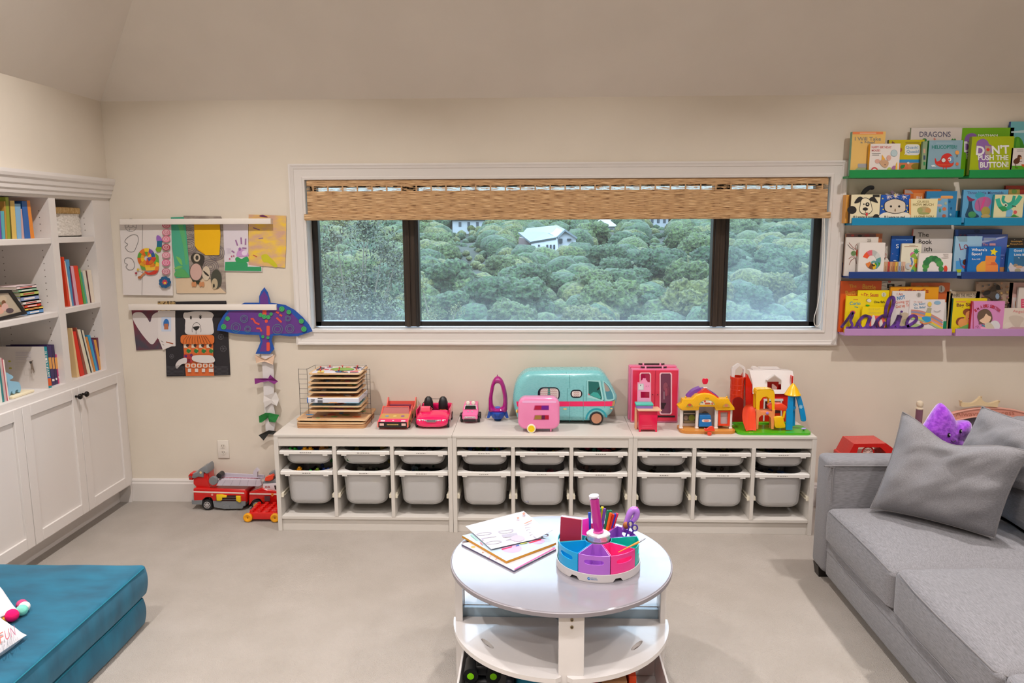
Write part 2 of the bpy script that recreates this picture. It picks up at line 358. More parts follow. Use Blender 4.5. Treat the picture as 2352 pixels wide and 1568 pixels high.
# woven wood shade
def shademat():
    m = bpy.data.materials.new('woven_wood'); m.use_nodes = True; t = m.node_tree; b = t.nodes['Principled BSDF']; out = t.nodes['Material Output']
    co = t.nodes.new('ShaderNodeTexCoord')
    mp = t.nodes.new('ShaderNodeMapping'); mp.inputs['Scale'].default_value = (9, 1, 260); t.links.new(co.outputs['Object'], mp.inputs[0])
    nz = t.nodes.new('ShaderNodeTexNoise'); nz.inputs['Scale'].default_value = 1.6; nz.inputs['Detail'].default_value = 5; t.links.new(mp.outputs[0], nz.inputs['Vector'])
    cr = t.nodes.new('ShaderNodeValToRGB'); e = cr.color_ramp.elements; e[0].position = .38; e[0].color = lin('6e4a2a'); e[1].position = .62; e[1].color = lin('e4c294'); n = e.new(.5); n.color = lin('c69c6c')
    t.links.new(nz.outputs[0], cr.inputs[0])
    # paler warp bands
    sp = t.nodes.new('ShaderNodeSeparateXYZ'); t.links.new(co.outputs['Object'], sp.inputs[0])
    mu = t.nodes.new('ShaderNodeMath'); mu.operation = 'MULTIPLY'; mu.inputs[1].default_value = 11.6; t.links.new(sp.outputs['X'], mu.inputs[0])
    fr = t.nodes.new('ShaderNodeMath'); fr.operation = 'FRACT'; t.links.new(mu.outputs[0], fr.inputs[0])
    lt = t.nodes.new('ShaderNodeMath'); lt.operation = 'LESS_THAN'; lt.inputs[1].default_value = .3; t.links.new(fr.outputs[0], lt.inputs[0])
    m3 = t.nodes.new('ShaderNodeMath'); m3.operation = 'MULTIPLY'; m3.inputs[1].default_value = .5; t.links.new(lt.outputs[0], m3.inputs[0])
    mx = t.nodes.new('ShaderNodeMixRGB'); mx.inputs[2].default_value = lin('c49c70'); t.links.new(m3.outputs[0], mx.inputs[0]); t.links.new(cr.outputs[0], mx.inputs[1]); t.links.new(mx.outputs[0], b.inputs['Base Color'])
    b.inputs['Roughness'].default_value = .7
    bp = t.nodes.new('ShaderNodeBump'); bp.inputs['Strength'].default_value = .5; bp.inputs['Distance'].default_value = .003; t.links.new(nz.outputs[0], bp.inputs['Height']); t.links.new(bp.outputs[0], b.inputs['Normal'])
    # open slits between the reeds near the head, where daylight passes
    z1_ = t.nodes.new('ShaderNodeMath'); z1_.operation = 'SUBTRACT'; z1_.inputs[1].default_value = .190; t.links.new(sp.outputs['Z'], z1_.inputs[0])
    z2_ = t.nodes.new('ShaderNodeMath'); z2_.operation = 'ABSOLUTE'; t.links.new(z1_.outputs[0], z2_.inputs[0])
    z3_ = t.nodes.new('ShaderNodeMath'); z3_.operation = 'LESS_THAN'; z3_.inputs[1].default_value = .0145; t.links.new(z2_.outputs[0], z3_.inputs[0])
    mp2 = t.nodes.new('ShaderNodeMapping'); mp2.inputs['Scale'].default_value = (14, 1, 210); t.links.new(co.outputs['Object'], mp2.inputs[0])
    n2 = t.nodes.new('ShaderNodeTexNoise'); n2.inputs['Scale'].default_value = 1.3; n2.inputs['Detail'].default_value = 2; t.links.new(mp2.outputs[0], n2.inputs['Vector'])
    g2 = t.nodes.new('ShaderNodeMath'); g2.operation = 'GREATER_THAN'; g2.inputs[1].default_value = .46; t.links.new(n2.outputs[0], g2.inputs[0])
    m4 = t.nodes.new('ShaderNodeMath'); m4.operation = 'MULTIPLY'; t.links.new(z3_.outputs[0], m4.inputs[0]); gg = t.nodes.new('ShaderNodeMath'); gg.operation = 'MULTIPLY'; fg = t.nodes.new('ShaderNodeMath'); fg.operation = 'GREATER_THAN'; fg.inputs[1].default_value = .09; t.links.new(fr.outputs[0], fg.inputs[0]); t.links.new(g2.outputs[0], gg.inputs[0]); t.links.new(fg.outputs[0], gg.inputs[1]); t.links.new(gg.outputs[0], m4.inputs[1])
    tr = t.nodes.new('ShaderNodeBsdfTransparent'); ms = t.nodes.new('ShaderNodeMixShader')
    t.links.new(m4.outputs[0], ms.inputs[0]); t.links.new(b.outputs[0], ms.inputs[1]); t.links.new(tr.outputs[0], ms.inputs[2]); t.links.new(ms.outputs[0], out.inputs[0])
    return m
sh = thing('woven_wood_blind', (1.65, -.01, 1.72), 'tan woven wood shade rolled partly down over the top of the window', 'blind')
b = MB(); SHM = shademat()
b.rbox(.150, 3.152, -.012, -.006, 1.742, 1.955, .001, SHM, seg=1); b.build('valance', sh)
b = MB(); b.rbox(.134, 3.168, -.034, -.016, 1.728, 1.765, .005, SHM, seg=2); b.build('bottom_rail', sh)
b = MB(); b.box(.155, 3.15, -.006, .03, 1.935, 1.96, M('b08a60', .6)); b.build('head_rail', sh)
b = MB(); b.tube(smooth2([tuple(U(x, y, -.03)) for x, y in ((1890, 495), (1889, 600), (1880, 690), (1870, 730), (1873, 748), (1884, 742), (1889, 700), (1893, 600), (1894, 500))], 6), .0022, M('e8e4da', .5), n=6); b.build('pull_cord', sh)
# outlet
t = thing('wall_outlet', tuple(U(513, 1052, 0)), 'white double electrical outlet on the wall beneath the paper tail', 'outlet')
a, c = U(499, 1010, 0), U(528, 1052, 0)
b = MB(); b.rbox(a.x, c.x, -.006, 0, c.z, a.z, .004, M('e4ddd2', .4)); b.build('cover_plate', t)
for zz in ((a.z+c.z)/2+.02, (a.z+c.z)/2-.02):
    xx = (a.x+c.x)/2; b = MB(); b.cyl((xx, -.006, zz), (xx, -.008, zz), .0155, M('ded6ca', .4))
    for dx in (-.006, .006): b.box(xx+dx-.0012, xx+dx+.0012, -.0086, -.008, zz-.001, zz+.008, M('5a5248'))
    b.cyl((xx, -.008, zz-.008), (xx, -.0086, zz-.008), .0022, M('5a5248'), n=8); b.build('socket', t)
# ------------------------------------------------------------------ built-in bookcase on the left wall
S1 = (0, 380, .20408); S2 = (0, 680, .17857); S8 = (130, 580, .19126); S4 = (0, 770, .10204); S3 = (0, 430, .08293)
def zp(T, x, y): return (T[0]+x*T[2], T[1]+y*T[2])
bc = thing('built_in_bookcase', (XL, -1.0, 0), 'white built-in bookcase with open shelves over shaker cupboards on the left wall', 'bookcase')
XBk = XL-.33; YE = -2.9; TCH = .022
b = MB()
b.box(XL-.02, XL, -.175, -.001, .868, 1.846, CAB)                    # right stile
b.box(XL-.02, XL, -.565, -.510, .868, 1.846, CAB)                    # stile between bays
b.box(XL-.02, XL, YE, -1.42, .868, 1.846, CAB)
b.box(XL-.02, XL, YE, -.001, 1.846, 1.90, CAB)                     # head rail
b.box(XL-.02, XL, YE, -.001, .11, .868, CAB)                       # base face
for y0, y1 in ((-.1749, -.155), (-.5649, -.5101), (-1.44, -1.4201)): b.box(XBk, XL-.0199, y0, y1, .868, 1.846, CAB)
b.box(XBk-.01, XBk, YE, -.15, .1, 1.9, CAB); b.box(XBk, XL-.02, YE, -.15, 1.846, 1.9, CAB); b.box(XBk, XL-.02, YE, -.15, .848, .868, CAB)
hole = M('6f675f', .8)
for yy in (-.175, -.565):
    for xx in (XL-.055, XL-.27):
        for k in range(26):
            z = .93+k*.034
            if min(abs(z-1.63), abs(z-1.25)) < .03: continue
            b.cyl((xx, yy-.0004, z), (xx, yy+.001, z), .0028, hole, n=8)
b.build('carcass', bc, smooth=False)
b = MB(); pr = [(0, 1.86), (.012, 1.862), (.016, 1.88), (.022, 1.885), (.024, 1.905), (.030, 1.91), (.034, 1.93), (.042, 1.94), (.046, 1.955), (.046, 1.972), (-.1, 1.975)]
b.ring([[V((XL+dx, y, z)) for dx, z in pr] for y in (YE, -.001)], CAB); b.build('crown_moulding', bc, smooth=False)
for y0, y1, zt in ((-.51, -.175, 1.642), (-.51, -.175, 1.266), (-1.42, -.565, 1.640), (-1.42, -.565, 1.256)):
    b = MB(); b.box(XBk+.002, XL-.004, y0+.001, y1-.001, zt-.030, zt, CAB); b.build('shelf', bc, bevel=.003)
b = MB(); b.box(XL-.09, XL-.075, YE, -.03, 0, .11, CAB); b.box(XL-.09, XL-.0, -.03, -.002, 0, .11, CAB); b.build('toe_kick', bc)
DY = [-.052, -.493, -.952, -1.41, -1.87]
for i in range(4):
    y1, y0 = DY[i]-.002, DY[i+1]+.002; z0, z1, f = .126, .832, .058; xa, xb = XL+.001, XL+.020
    b = MB(); b.box(xa, xb, y0, y0+f, z0, z1, CAB); b.box(xa, xb, y1-f, y1, z0, z1, CAB); b.box(xa, xb, y0+f, y1-f, z0, z0+f, CAB); b.box(xa, xb, y0+f, y1-f, z1-f, z1, CAB)
    b.box(xa, xb-.011, y0+f, y1-f, z0+f, z1-f, CAB)
    d_ = b.build('door', bc, bevel=.0015)
    ky = y0+.028 if i % 2 == 0 else y1-.028
    b = MB(); b.lathe((xb, ky, z1-.045), [(.007, 0), (.006, .010), (.008, .014), (.0145, .020), (.016, .027), (.012, .033), (.003, .035)], M('1b1715', .35, .6), ax=(1, 0, 0), n=18); b.build('knob', d_, label='small round black knob')
# ---- books standing spine out
def spine_book(T, q, col, label, x=XL-.035, depth=.19, group=None, face=None, spine=None, extra=None, name='picture_book', zb=None):
    xbl, xbr, yb, xtl, xtr, yt = q; P = PX(x)
    c = [P.at(*zp(T, xbl, yb)), P.at(*zp(T, xbr, yb)), P.at(*zp(T, xtr, yt)), P.at(*zp(T, xtl, yt))]
    if zb is not None:
        dz = zb-min(c[0].z, c[1].z); 
        for k in (0, 1): c[k].z = zb
    w = max((c[1]-c[0]).length, .006)
    t = thing(name, ((x-depth/2), (c[0].y+c[1].y)/2, min(c[0].z, c[1].z)), label, 'book', group)
    b = MB(); cm = M(col, .45)
    e_ = [(p-sum(c, V((0, 0, 0)))/4) for p in c]
    th = .18 if w > .012 else .25
    def L(a, k): return a
    back = [p+V((-depth, 0, 0)) for p in c]
    # two boards left and right
    for s0, s1 in ((0, th), (1-th, 1)):
        pa = [c[0].lerp(c[1], s0), c[0].lerp(c[1], s1), c[3].lerp(c[2], s1), c[3].lerp(c[2], s0)]
        b.prism(pa, (-depth, 0, 0), M(face or col, .45), mf=M(spine or col, .45))
    mid = [c[0].lerp(c[1], th), c[0].lerp(c[1], 1-th), c[3].lerp(c[2], 1-th), c[3].lerp(c[2], th)]
    b.prism(mid, (-.003, 0, 0), M(spine or col, .45))
    if extra: b.art(P, extra, T)
    b.build('cover', t, smooth=False)
    b = MB(); dn = (c[0]-c[3]).normalized()*.004
    pa = [mid[0]-dn*.5, mid[1]-dn*.5, mid[2]+dn, mid[3]+dn]
    b.prism([p+V((-.003, 0, 0)) for p in pa], (-depth+.006, 0, 0), M('e9e2d2', .8)); b.build('page_block', t, smooth=False)
    return t
g = 'books standing in the right bay, middle shelf'
for q, col, lab in [((142, 166, 643, 66, 88, 50), 'd8401e', 'tall thin orange-red book at the left end of the right bay, middle shelf'),
    ((166, 188, 640, 90, 104, 100), 'e6dccf', 'white thin book beside the orange-red one, right bay middle shelf'),
    ((188, 208, 632, 106, 150, 82), '4a90c0', 'sky blue book leaning near the left of the right bay, middle shelf'),
    ((208, 232, 628, 152, 166, 165), '8a2050', 'thin wine coloured book next to the pink one, right bay'),
    ((232, 270, 622, 167, 200, 160), 'dba8b8', 'pale pink book beside the thick red book, right bay middle shelf'),
    ((272, 322, 616, 202, 252, 156), 'dc3a18', 'thick bright red book in the middle of the right bay, middle shelf'),
    ((332, 358, 606, 266, 284, 192), '5aa850', 'leaf green book right of the thick red book'),
    ((358, 374, 600, 288, 306, 235), '45a8a0', 'thin turquoise book next to the green one, right bay'),
    ((376, 404, 598, 312, 346, 215), 'dcd6c6', 'off-white book between the turquoise and the dark brown one'),
    ((404, 420, 596, 348, 362, 215), '5a2a28', 'thin dark brown book, right bay middle shelf'),
    ((420, 460, 588, 363, 412, 206), 'e8dccb', 'cream book with red flecks at the right of the middle shelf')]:
    spine_book(S8, q, col, lab, group=g, zb=1.2665)
for q, col, lab in [((466, 480, 575, 436, 450, 280), '3a5a98', 'small navy booklet leaning at the right end of the middle shelf'), ((482, 498, 568, 452, 476, 330), 'c88a70', 'small salmon booklet at the far right of the middle shelf')]:
    spine_book(S8, q, col, lab, group=g, depth=.12, zb=1.2665)
g = 'books standing in the right bay, bottom shelf'
for q, col, lab in [((250, 280, 1505, 176, 188, 905), 'e3c28e', 'thin tan book at the left end of the bottom right shelf'),
    ((288, 338, 1490, 190, 230, 945), 'd82c14', 'thick scarlet book leaning on the bottom right shelf'),
    ((338, 372, 1462, 232, 244, 900), '8f4a3a', 'rusty brown book right of the scarlet one, bottom shelf'),
    ((374, 410, 1445, 246, 284, 922), 'e2dcc4', 'ivory book leaning beside the rusty brown one'),
    ((410, 424, 1430, 286, 300, 930), '20282a', 'thin black book between two ivory ones, bottom shelf'),
    ((425, 444, 1425, 301, 320, 930), 'dcd6c4', 'thin ivory book right of the black one, bottom shelf'),
    ((446, 470, 1415, 346, 370, 1010), 'd38c40', 'ochre book behind the bright blue one, bottom shelf'),
    ((474, 500, 1408, 372, 404, 990), '36a0d2', 'bright blue book leaning on the bottom right shelf'),
    ((500, 514, 1400, 424, 440, 1040), '59387f', 'thin violet book right of the bright blue one'),
    ((515, 544, 1392, 446, 474, 1045), 'dc9c46', 'golden yellow book on the bottom right shelf'),
    ((545, 562, 1384, 476, 502, 1020), '6e3246', 'plum coloured book beside the golden yellow one'),
    ((562, 584, 1376, 504, 540, 1015), '33267a', 'indigo book near the right end of the bottom shelf'),
    ((584, 600, 1368, 541, 552, 1005), 'b62c30', 'thin crimson book at the right end of the bottom shelf')]:
    spine_book(S8, q, col, lab, group=g, zb=.8685)
g = 'books standing in the left bay, top shelf'
for q, col, lab in [((-70, -30, 1450, -130, -90, 560), '8a7aa8', 'greyish violet book at the picture edge, top shelf of the left bay'),
    ((-20, 50, 1450, -70, 8, 660), '6a45a0', 'purple book at the left end of the top shelf'), ((72, 152, 1446, 12, 110, 660), '55a6b0', 'teal book with pale stripe, top shelf'),
    ((160, 206, 1443, 112, 150, 390), 'b98a3a', 'narrow mustard book beside the teal one, top shelf'), ((212, 298, 1442, 152, 232, 270), '8f9c2c', 'tall olive green book with rounded top, top shelf'),
    ((304, 338, 1440, 234, 270, 370), '5c5314', 'dark olive book on the top shelf'), ((345, 470, 1438, 276, 396, 370), 'd9b862', 'thick straw yellow patterned book, top shelf'),
    ((482, 600, 1438, 410, 566, 455), '7fb0d6', 'thick light blue book on the top shelf'), ((610, 680, 1436, 572, 604, 600), 'cba3a0', 'narrow dusty pink book, top shelf'),
    ((690, 850, 1428, 606, 738, 380), '2a62ac', 'thick royal blue book on the top shelf'), ((852, 958, 1418, 742, 824, 366), 'e48a30', 'orange book at the right end of the top shelf row')]:
    spine_book(S3, q, col, lab, group=g, zb=1.6405)
P_ = PX(XL-.16)
def shelf_box(T, x0, y0, x1, y1, X, dep, col, name, lab, cat, zb=None, r=.004):
    a, c = PX(X).at(*zp(T, x0, y0)), PX(X).at(*zp(T, x1, y1))
    b = MB(); b.rbox(X-dep, X, a.y, c.y, c.z if zb is None else zb, a.z, r, M(col, .6) if isinstance(col, str) else col); return tag(b.build(name), lab, cat)
shelf_box(S3, 575, 212, 800, 1420, XL-.235, .05, 'a83414', 'red_box', 'brick red box behind the blue and orange books on the top shelf', 'box', zb=1.641)
shelf_box(S3, 345, 225, 555, 1430, XL-.235, .05, 'cfc6bf', 'white_box', 'white box behind the light blue book on the top shelf', 'box', zb=1.641)
# stack of books lying flat in the left bay
ys = [648, 655, 662, 672, 684, 692, 700, 706, 716.5]
cl = [('e8d3d2', 'pale pink and white book, topmost of the flat stack'), ('8fc0a0', 'mint green book, second from the top of the flat stack'), ('b6c46a', 'lime green book, third from the top of the flat stack'), ('8f9fc8', 'lavender blue book in the flat stack'),
      ('eae2dc', 'white book in the middle of the flat stack'), ('d8452e', 'red book under the white one in the flat stack'), ('e6c65a', 'yellow book in the flat stack'), ('5f95cc', 'blue book at the bottom of the flat stack')]
Xf = XL-.05
zz = [PX(Xf).at(70, y).z for y in ys]; k0 = (1.2565-zz[-1]); zz = [z+k0 for z in zz]
for i, (c_, lab) in enumerate(cl):
    y0 = PX(Xf).at(41+i*2.4+(i % 3), 680).y; y1 = PX(Xf).at(86+i*1.8-(i % 2)*2, 680).y
    t = thing('picture_book', (Xf-.1, (y0+y1)/2, zz[i+1]), lab, 'book', 'books lying flat beside the photo frame')
    h = zz[i]-zz[i+1]-.0006; th = h*.17
    b = MB(); b.box(Xf-.15, Xf, y0, y1, zz[i+1], zz[i+1]+th, c_); b.box(Xf-.15, Xf, y0, y1, zz[i+1]+h-th, zz[i+1]+h, c_); b.box(Xf-.004, Xf, y0, y1, zz[i+1], zz[i+1]+h, c_)
    b.box(Xf, Xf+.0006, y0+.02, y1-.035, zz[i+1]+h*.35, zz[i+1]+h*.65, 'f0e8e0' if i % 2 else 'c05048'); b.build('cover', t, smooth=False)
    b = MB(); b.box(Xf-.148, Xf-.004, y0+.003, y1-.003, zz[i+1]+th, zz[i+1]+h-th, 'e9e2d2'); b.build('page_block', t, smooth=False)
# framed photo
t = thing('photo_frame', tuple(PX(XL-.04).at(20, 728)), 'black framed family snapshot standing tilted on the left bay shelf', 'picture frame')
Pf = PX(XL-.03)
oq = [(-52, 668), (26, 664.5), (63, 719), (-14, 738)]; iq = [(-44, 676), (21, 671), (52, 714), (-10, 730)]
lo = min(Pf.at(*p).z for p in oq); dz = V((0, 0, 1.2575-lo))
b = MB(); o_ = [Pf.at(*p)+dz for p in oq]; i_ = [Pf.at(*p)+dz for p in iq]; bk = V((-.018, 0, 0)); K = M('1a1817', .4)
b.ring([o_, i_, [p+V((-.006, 0, 0)) for p in i_]], K, caps=False); b.ring([o_, [p+bk for p in o_]], K, caps=False); b.poly([p+bk for p in o_], K); b.build('frame', t, smooth=False)
b = MB(); Pq = PL(tuple(Pf.p-V((.005, 0, 0))), (1, 0, 0))
b.poly([p+V((-.005, 0, 0)) for p in i_], M('b9ab96', .3))
for cx, cy, rx, ry, c_ in ((6, 686, 9, 8, 'c9b79c'), (-12, 700, 24, 12, '8b8a68'), (8, 694, 5, 6, '7a4e30'), (11, 704, 8, 9, 'd8aea4'), (22, 712, 9, 6, '5a4a50'), (-2, 702, 5, 5, 'a0603c'), (1, 712, 8, 8, 'dca894'), (-24, 690, 8, 10, '5fa0dc')):
    b.poly([Pq.at(x, y, .0006+.0002*cx/40)+dz for x, y in ell(cx, cy, rx, ry, 16)], M(c_, .4))
b.build('photograph', t, smooth=False)
# white woven baskets in the top right bay
def wovenmat():
    return nodemat('white_woven_rope', 'cfc8be', 'e8e2da', scale=(60, 60, 140), nscale=1.2, rough=.8, bump=.9, bdist=.004)
WV = wovenmat()
a, c = PX(XL-.05).at(*zp(S1, 645, 540)), PX(XL-.05).at(*zp(S1, 985, 800))
t = thing('woven_basket', (XL-.15, (a.y+c.y)/2, 1.6425), 'white woven rope basket on the top shelf of the right bay', 'basket')
def bk(m, y0, y1, z0, z1, tp, mat): m.ring([[V((XL-.17+ (.12+d)*math.copysign(abs(math.cos(k*PI/16))**.35, math.cos(k*PI/16)), (y0+y1)/2+((y1-y0)/2+d)*math.copysign(abs(math.sin(k*PI/16))**.35, math.sin(k*PI/16)), z)) for k in range(32)] for z, d in tp], mat)
b = MB(); zt = a.z
tp = [(1.6425, -.03), (1.65, -.012)]+[(1.65+(zt-1.65)*i/9, -.008-.006*i/9+(.0035 if i % 2 else 0)) for i in range(10)]+[(zt, -.03)]
bk(b, a.y, c.y, 0, 0, tp, WV); b.build('basket_body', t)
b = MB(); e2 = PX(XL-.05).at(*zp(S1, 925, 475))
b.rbox(XL-.28, XL-.062, a.y+.004, e2.y, zt, e2.z, .006, nodemat('tan_wicker', 'c9a265', 'e2c48c', scale=(20, 60, 30), nscale=2, rough=.8, bump=.6, bdist=.003)); tag(b.build('wicker_tray'), 'flat tan wicker tray lying on the white woven basket', 'tray')
# row with the farm book (its cover faces the room)
g = 'books standing in the left bay, bottom shelf'
spine_book(S4, (1090, 1165, 1130, 990, 1052, 252), 'ded6d0', 'wide white farm sound book with teal spine and a lamb on its cover', spine='138c98', depth=.27, group=g, zb=.8685, x=XL-.012,
    extra=[('P', [(1075, 965), (1143, 960), (1166, 1125), (1092, 1138)], 'e05a20'), ('P', [(1066, 925), (1138, 915), (1143, 958), (1075, 968)], '2a70b8')])
cv = PX(XL-.012).at(*zp(S4, 1010, 600)); yc = PX(XL-.012).at(*zp(S4, 1090, 1130)).y
b = MB(); Pn = PX(XL-.012+.0012)
def at4(x, y): return Pn.at(*zp(S4, x, y))
for ch, (x, y) in zip('NOISYFARM', [(1030, 385), (1035, 468), (1040, 535), (1052, 590), (1058, 660), (1068, 735), (1080, 790), (1088, 850), (1098, 905)]):
    if ch == ' ': continue
    b.text(ch, at4(x-22, y-22), at4(x-18, y+28), at4(x+22, y-24), M('f2f2ee'), .02)
nf = [o for o in bpy.data.objects if o.name.startswith('picture_book') and o.get('label', '').startswith('wide white farm')][0]
b.build('lettering', nf, smooth=False, label='white letters on the spine')
b = MB(); Pc = PL((0, yc-.002+.0, 0), (0, -1, 0))
def pc(x, y): return PL((0, PX(XL-.012).at(*zp(S4, 1040, 700)).y-.016, 0), (0, -1, 0)).at(*zp(S4, x, y))
its = []
for yy in (375, 412, 450, 490, 525): its.append(('R', 350, yy, 700, yy+12, 'c3bcc4'))
for yy in (600, 640, 690, 730, 770): its.append(('R', 350, yy, 600, yy+7, 'c9c0b8'))
its += [('P', [(645, 570), (690, 585), (700, 575), (760, 552), (735, 590), (745, 660), (780, 780), (790, 830), (775, 830), (765, 780), (765, 850), (750, 850), (735, 760), (720, 770), (722, 855), (705, 855), (700, 700), (690, 640), (675, 610)], '8a7a6c'), ('E', 700, 605, 26, 30, '46403c'),
        ('L', [(555, 785), (560, 890), (660, 890)], 5, 'b8aca2'), ('E', 225, 580, 34, 20, 'c0b840'), ('E', 245, 735, 34, 20, 'c0b840')]
b.art(PL((0, PX(XL-.012).at(*zp(S4, 1090, 1130)).y-.012-.001, 0), (0, -1, 0)), its, S4); nfc = b.build('cover_print', nf, smooth=False, label='printed text lines and lamb on the cover')
for q, col, lab, sp in [((1166, 1240, 1052, 1056, 1150, 222), '3b2b5c', 'dark purple story book right of the farm book', '3b2b5c'), ((1243, 1300, 1025, 1153, 1214, 205), '33234e', 'second dark purple story book, nearer the window', '33234e'), ((1306, 1378, 985, 1240, 1305, 425), 'ba3c72', 'raspberry pink book at the right end of the bottom left row', 'ba3c72')]:
    spine_book(S4, q, col, lab, group=g, zb=.8685, depth=.22, extra=[('P', [(q[0]-50, 760), (q[1]-62, 745), (q[1]-92, 490), (q[0]-78, 500)], 'e0a050'), ('P', [(q[0]+10, q[2]-20), (q[1]-14, q[2]-26), (q[1]-20, q[2]-72), (q[0]+4, q[2]-68)], 'efe8e4')])
for q, col, lab in [((-60, 50, 1470, -120, -60, 480), 'e2e2da', 'pale book at the picture edge on the bottom left shelf'), ((52, 100, 1452, -58, -20, 520), '267e80', 'petrol teal book at the left end of the bottom left shelf'),
    ((100, 150, 1436, -18, 30, 500), 'c9b3b0', 'greyish pink book beside the petrol teal one'), ((150, 176, 1424, 32, 55, 520), 'c04f60', 'thin rose red book left of the blue animal bookend'), ((176, 205, 1412, 56, 90, 545), 'ecdcd4', 'thin blush white book next to the blue animal bookend')]:
    spine_book(S4, q, col, lab, group=g, zb=.8685, depth=.17)
# blue animal bookend
t = thing('animal_bookend', tuple(PX(XL-.06).at(*zp(S4, 330, 1290))), 'pale blue wooden animal bookend on a cream base, left bay', 'bookend')
Pb = PX(XL-.05)
bz = Pb.at(*zp(S4, 430, 1330)).z
a, c = Pb.at(*zp(S4, 200, 1390)), Pb.at(*zp(S4, 690, 1250))
b = MB(); b.rbox(XL-.14, XL-.03, a.y, c.y, .8685, .882, .003, M('ece0c0', .5)); b.build('base', t)
b = MB(); pts = smooth2([(125, 740), (185, 762), (285, 825), (265, 875), (205, 905), (250, 930), (400, 950), (448, 1020), (462, 1110), (440, 1185), (405, 1175), (395, 1125), (340, 1150), (328, 1215), (275, 1205), (265, 1150), (232, 1190), (215, 1265), (180, 1240), (165, 1000), (130, 880)], 4, True)
P3 = [Pb.at(*zp(S4, x, y)) for x, y in pts]; mz = min(p.z for p in P3); P3 = [p+V((0, 0, .882-mz)) for p in P3]
b.prism(P3, (-.025, 0, 0), M('8ebfd8', .5)); b.build('animal', t, smooth=False)
# ------------------------------------------------------------------ children's pictures hung on the back wall
A_ = (260, 480, .17857); B_ = (280, 650, .2360)
def rail(x0, y0, x1, y1, lab):
    a, c = U(x0, y0, -.044), U(x1, y1, -.044)
    R_ = M('ece5dc', .35); b = MB(); b.rbox(a.x, c.x, -.044, -.036, c.z, a.z, .002, R_); b.box(a.x, c.x, -.004, -.0005, c.z, a.z, R_); b.box(a.x, a.x+.002, -.036, -.004, c.z, a.z, R_); b.box(c.x-.002, c.x, -.036, -.004, c.z, a.z, R_); return tag(b.build('picture_rail'), lab, 'picture rail')
rail(274, 503, 622, 514.5, 'upper white picture rail gripping four drawings'); rail(294, 699, 635, 712, 'lower white picture rail gripping the bear picture and the paper bird')
def sheet(T, outline, y, col, items, name, lab, cat='drawing', curl=.01, mat=None, th=.0008):
    """a sheet of paper hanging from the rail: a thin solid, bowed off the wall"""
    P = PY(y); b = MB(); pts = [P.at(*zp(T, *p)) for p in outline]
    b.prism(pts, (0, th, 0), mat or M(col, .8)); b.art(P, items, T, off0=.0005, step=.0002)
    return tag(b.build(name, smooth=False), lab, cat)
# rainbow snail drawing
its = [('L', [(378, 190), (375, 420), (372, 640), (376, 860), (370, 1105)], 6, '8d8882')]
def loop(pts, w, col): return ('L', smooth2(pts, 5, True)+[pts[0]], w, col)
its += [('C', 228, 208, 75, 82, 5, '777'*2), ('C', 228, 208, 30, 34, 5, '777777'), ('L', [(205, 290), (215, 250)], 5, '777777'), ('L', [(170, 240), (198, 225)], 5, '777777'), ('L', [(258, 225), (295, 240)], 5, '777777'),
        loop([(250, 330), (310, 340), (326, 400), (300, 480), (265, 545), (200, 545), (155, 490), (190, 455), (152, 420), (180, 370)], 6, '777777'), loop([(200, 625), (250, 650), (277, 720), (255, 775), (200, 780), (165, 740), (188, 715), (150, 690), (155, 640)], 6, '777777')]
snail = ['d8502a', 'e88a2a', 'f0c020', 'e0a428', 'd86a20', '5aa03a', 'e87a28', 'f2ca30', '7a56a8', '2a5a98', 'd84a30', 'e07028']
for i in range(26):
    a0 = i*.62; r = 148-i*4.4; r2 = r-44; a1 = a0+.62
    if r2 < 4: break
    its.append(('P', [(440+r*math.cos(a0), 622+r*1.05*math.sin(a0)), (440+(r-2.2)*math.cos((a0+a1)/2), 622+(r-2.2)*1.05*math.sin((a0+a1)/2)), (440+(r-4.4)*math.cos(a1), 622+(r-4.4)*1.05*math.sin(a1)), (440+(r2-4)*math.cos(a1), 622+(r2-4)*math.sin(a1)), (440+r2*math.cos(a0), 622+r2*math.sin(a0))], snail[i % 12]))
its += [('P', smooth2([(565, 345), (600, 342), (628, 380), (635, 420), (570, 415)], 4, True), '9a6ac0'), ('P', [(572, 410), (634, 408), (632, 490), (566, 488)], '1d6a8c'), ('P', [(566, 486), (632, 488), (615, 545), (570, 552), (552, 520)], '7aa820'),
        ('P', [(545, 560), (590, 600), (598, 690), (560, 720), (530, 690), (560, 640)], '6aa83a'), ('P', [(560, 680), (598, 690), (596, 740), (545, 740)], 'f0c830'), ('P', [(545, 735), (598, 735), (590, 790), (540, 800)], 'e88030'), ('P', smooth2([(412, 798), (470, 815), (545, 790), (585, 790), (560, 830), (500, 845), (440, 838)], 4, True), 'cc3a28'),
        ('P', [(420, 745), (500, 748), (555, 735), (540, 785), (430, 790)], 'ecc040'), ('P', [(350, 720), (420, 750), (425, 785), (380, 778)], '6aa040'), ('L', [(420, 815), (385, 845), (350, 885)], 22, 'c88050'), ('E', 350, 878, 24, 18, 'b06a38'), ('P', star(328, 775, 24), 'd8b838'), ('L', [(340, 775), (415, 800)], 8, 'd8c070'), ('E', 305, 822, 16, 14, 'a03a48')]
for yy, c_ in ((205, 'c86878'), (300, 'c87888'), (385, 'd87a90'), (490, 'b04858'), (592, 'd08898'), (688, 'd86a90'), (800, 'c07888')):
    its += [('E', 692, yy, 54, 42, c_), ('C', 692, yy, 34, 26, 6, 'ecd0d4'), ('C', 692, yy, 14, 10, 5, 'f0dcdc')]
its[-21:] = its[-21:]
for i in range(9): its.append(('E', 680+52*math.cos(i*.7), 938+52*math.sin(i*.7), 28, 26, '1f5a86'))
its += [('E', 680, 938, 44, 42, '28608e'), ('S', 680, 938, 42, 'cc4050', 8, .6), ('E', 682, 948, 16, 14, 'e8c040')]
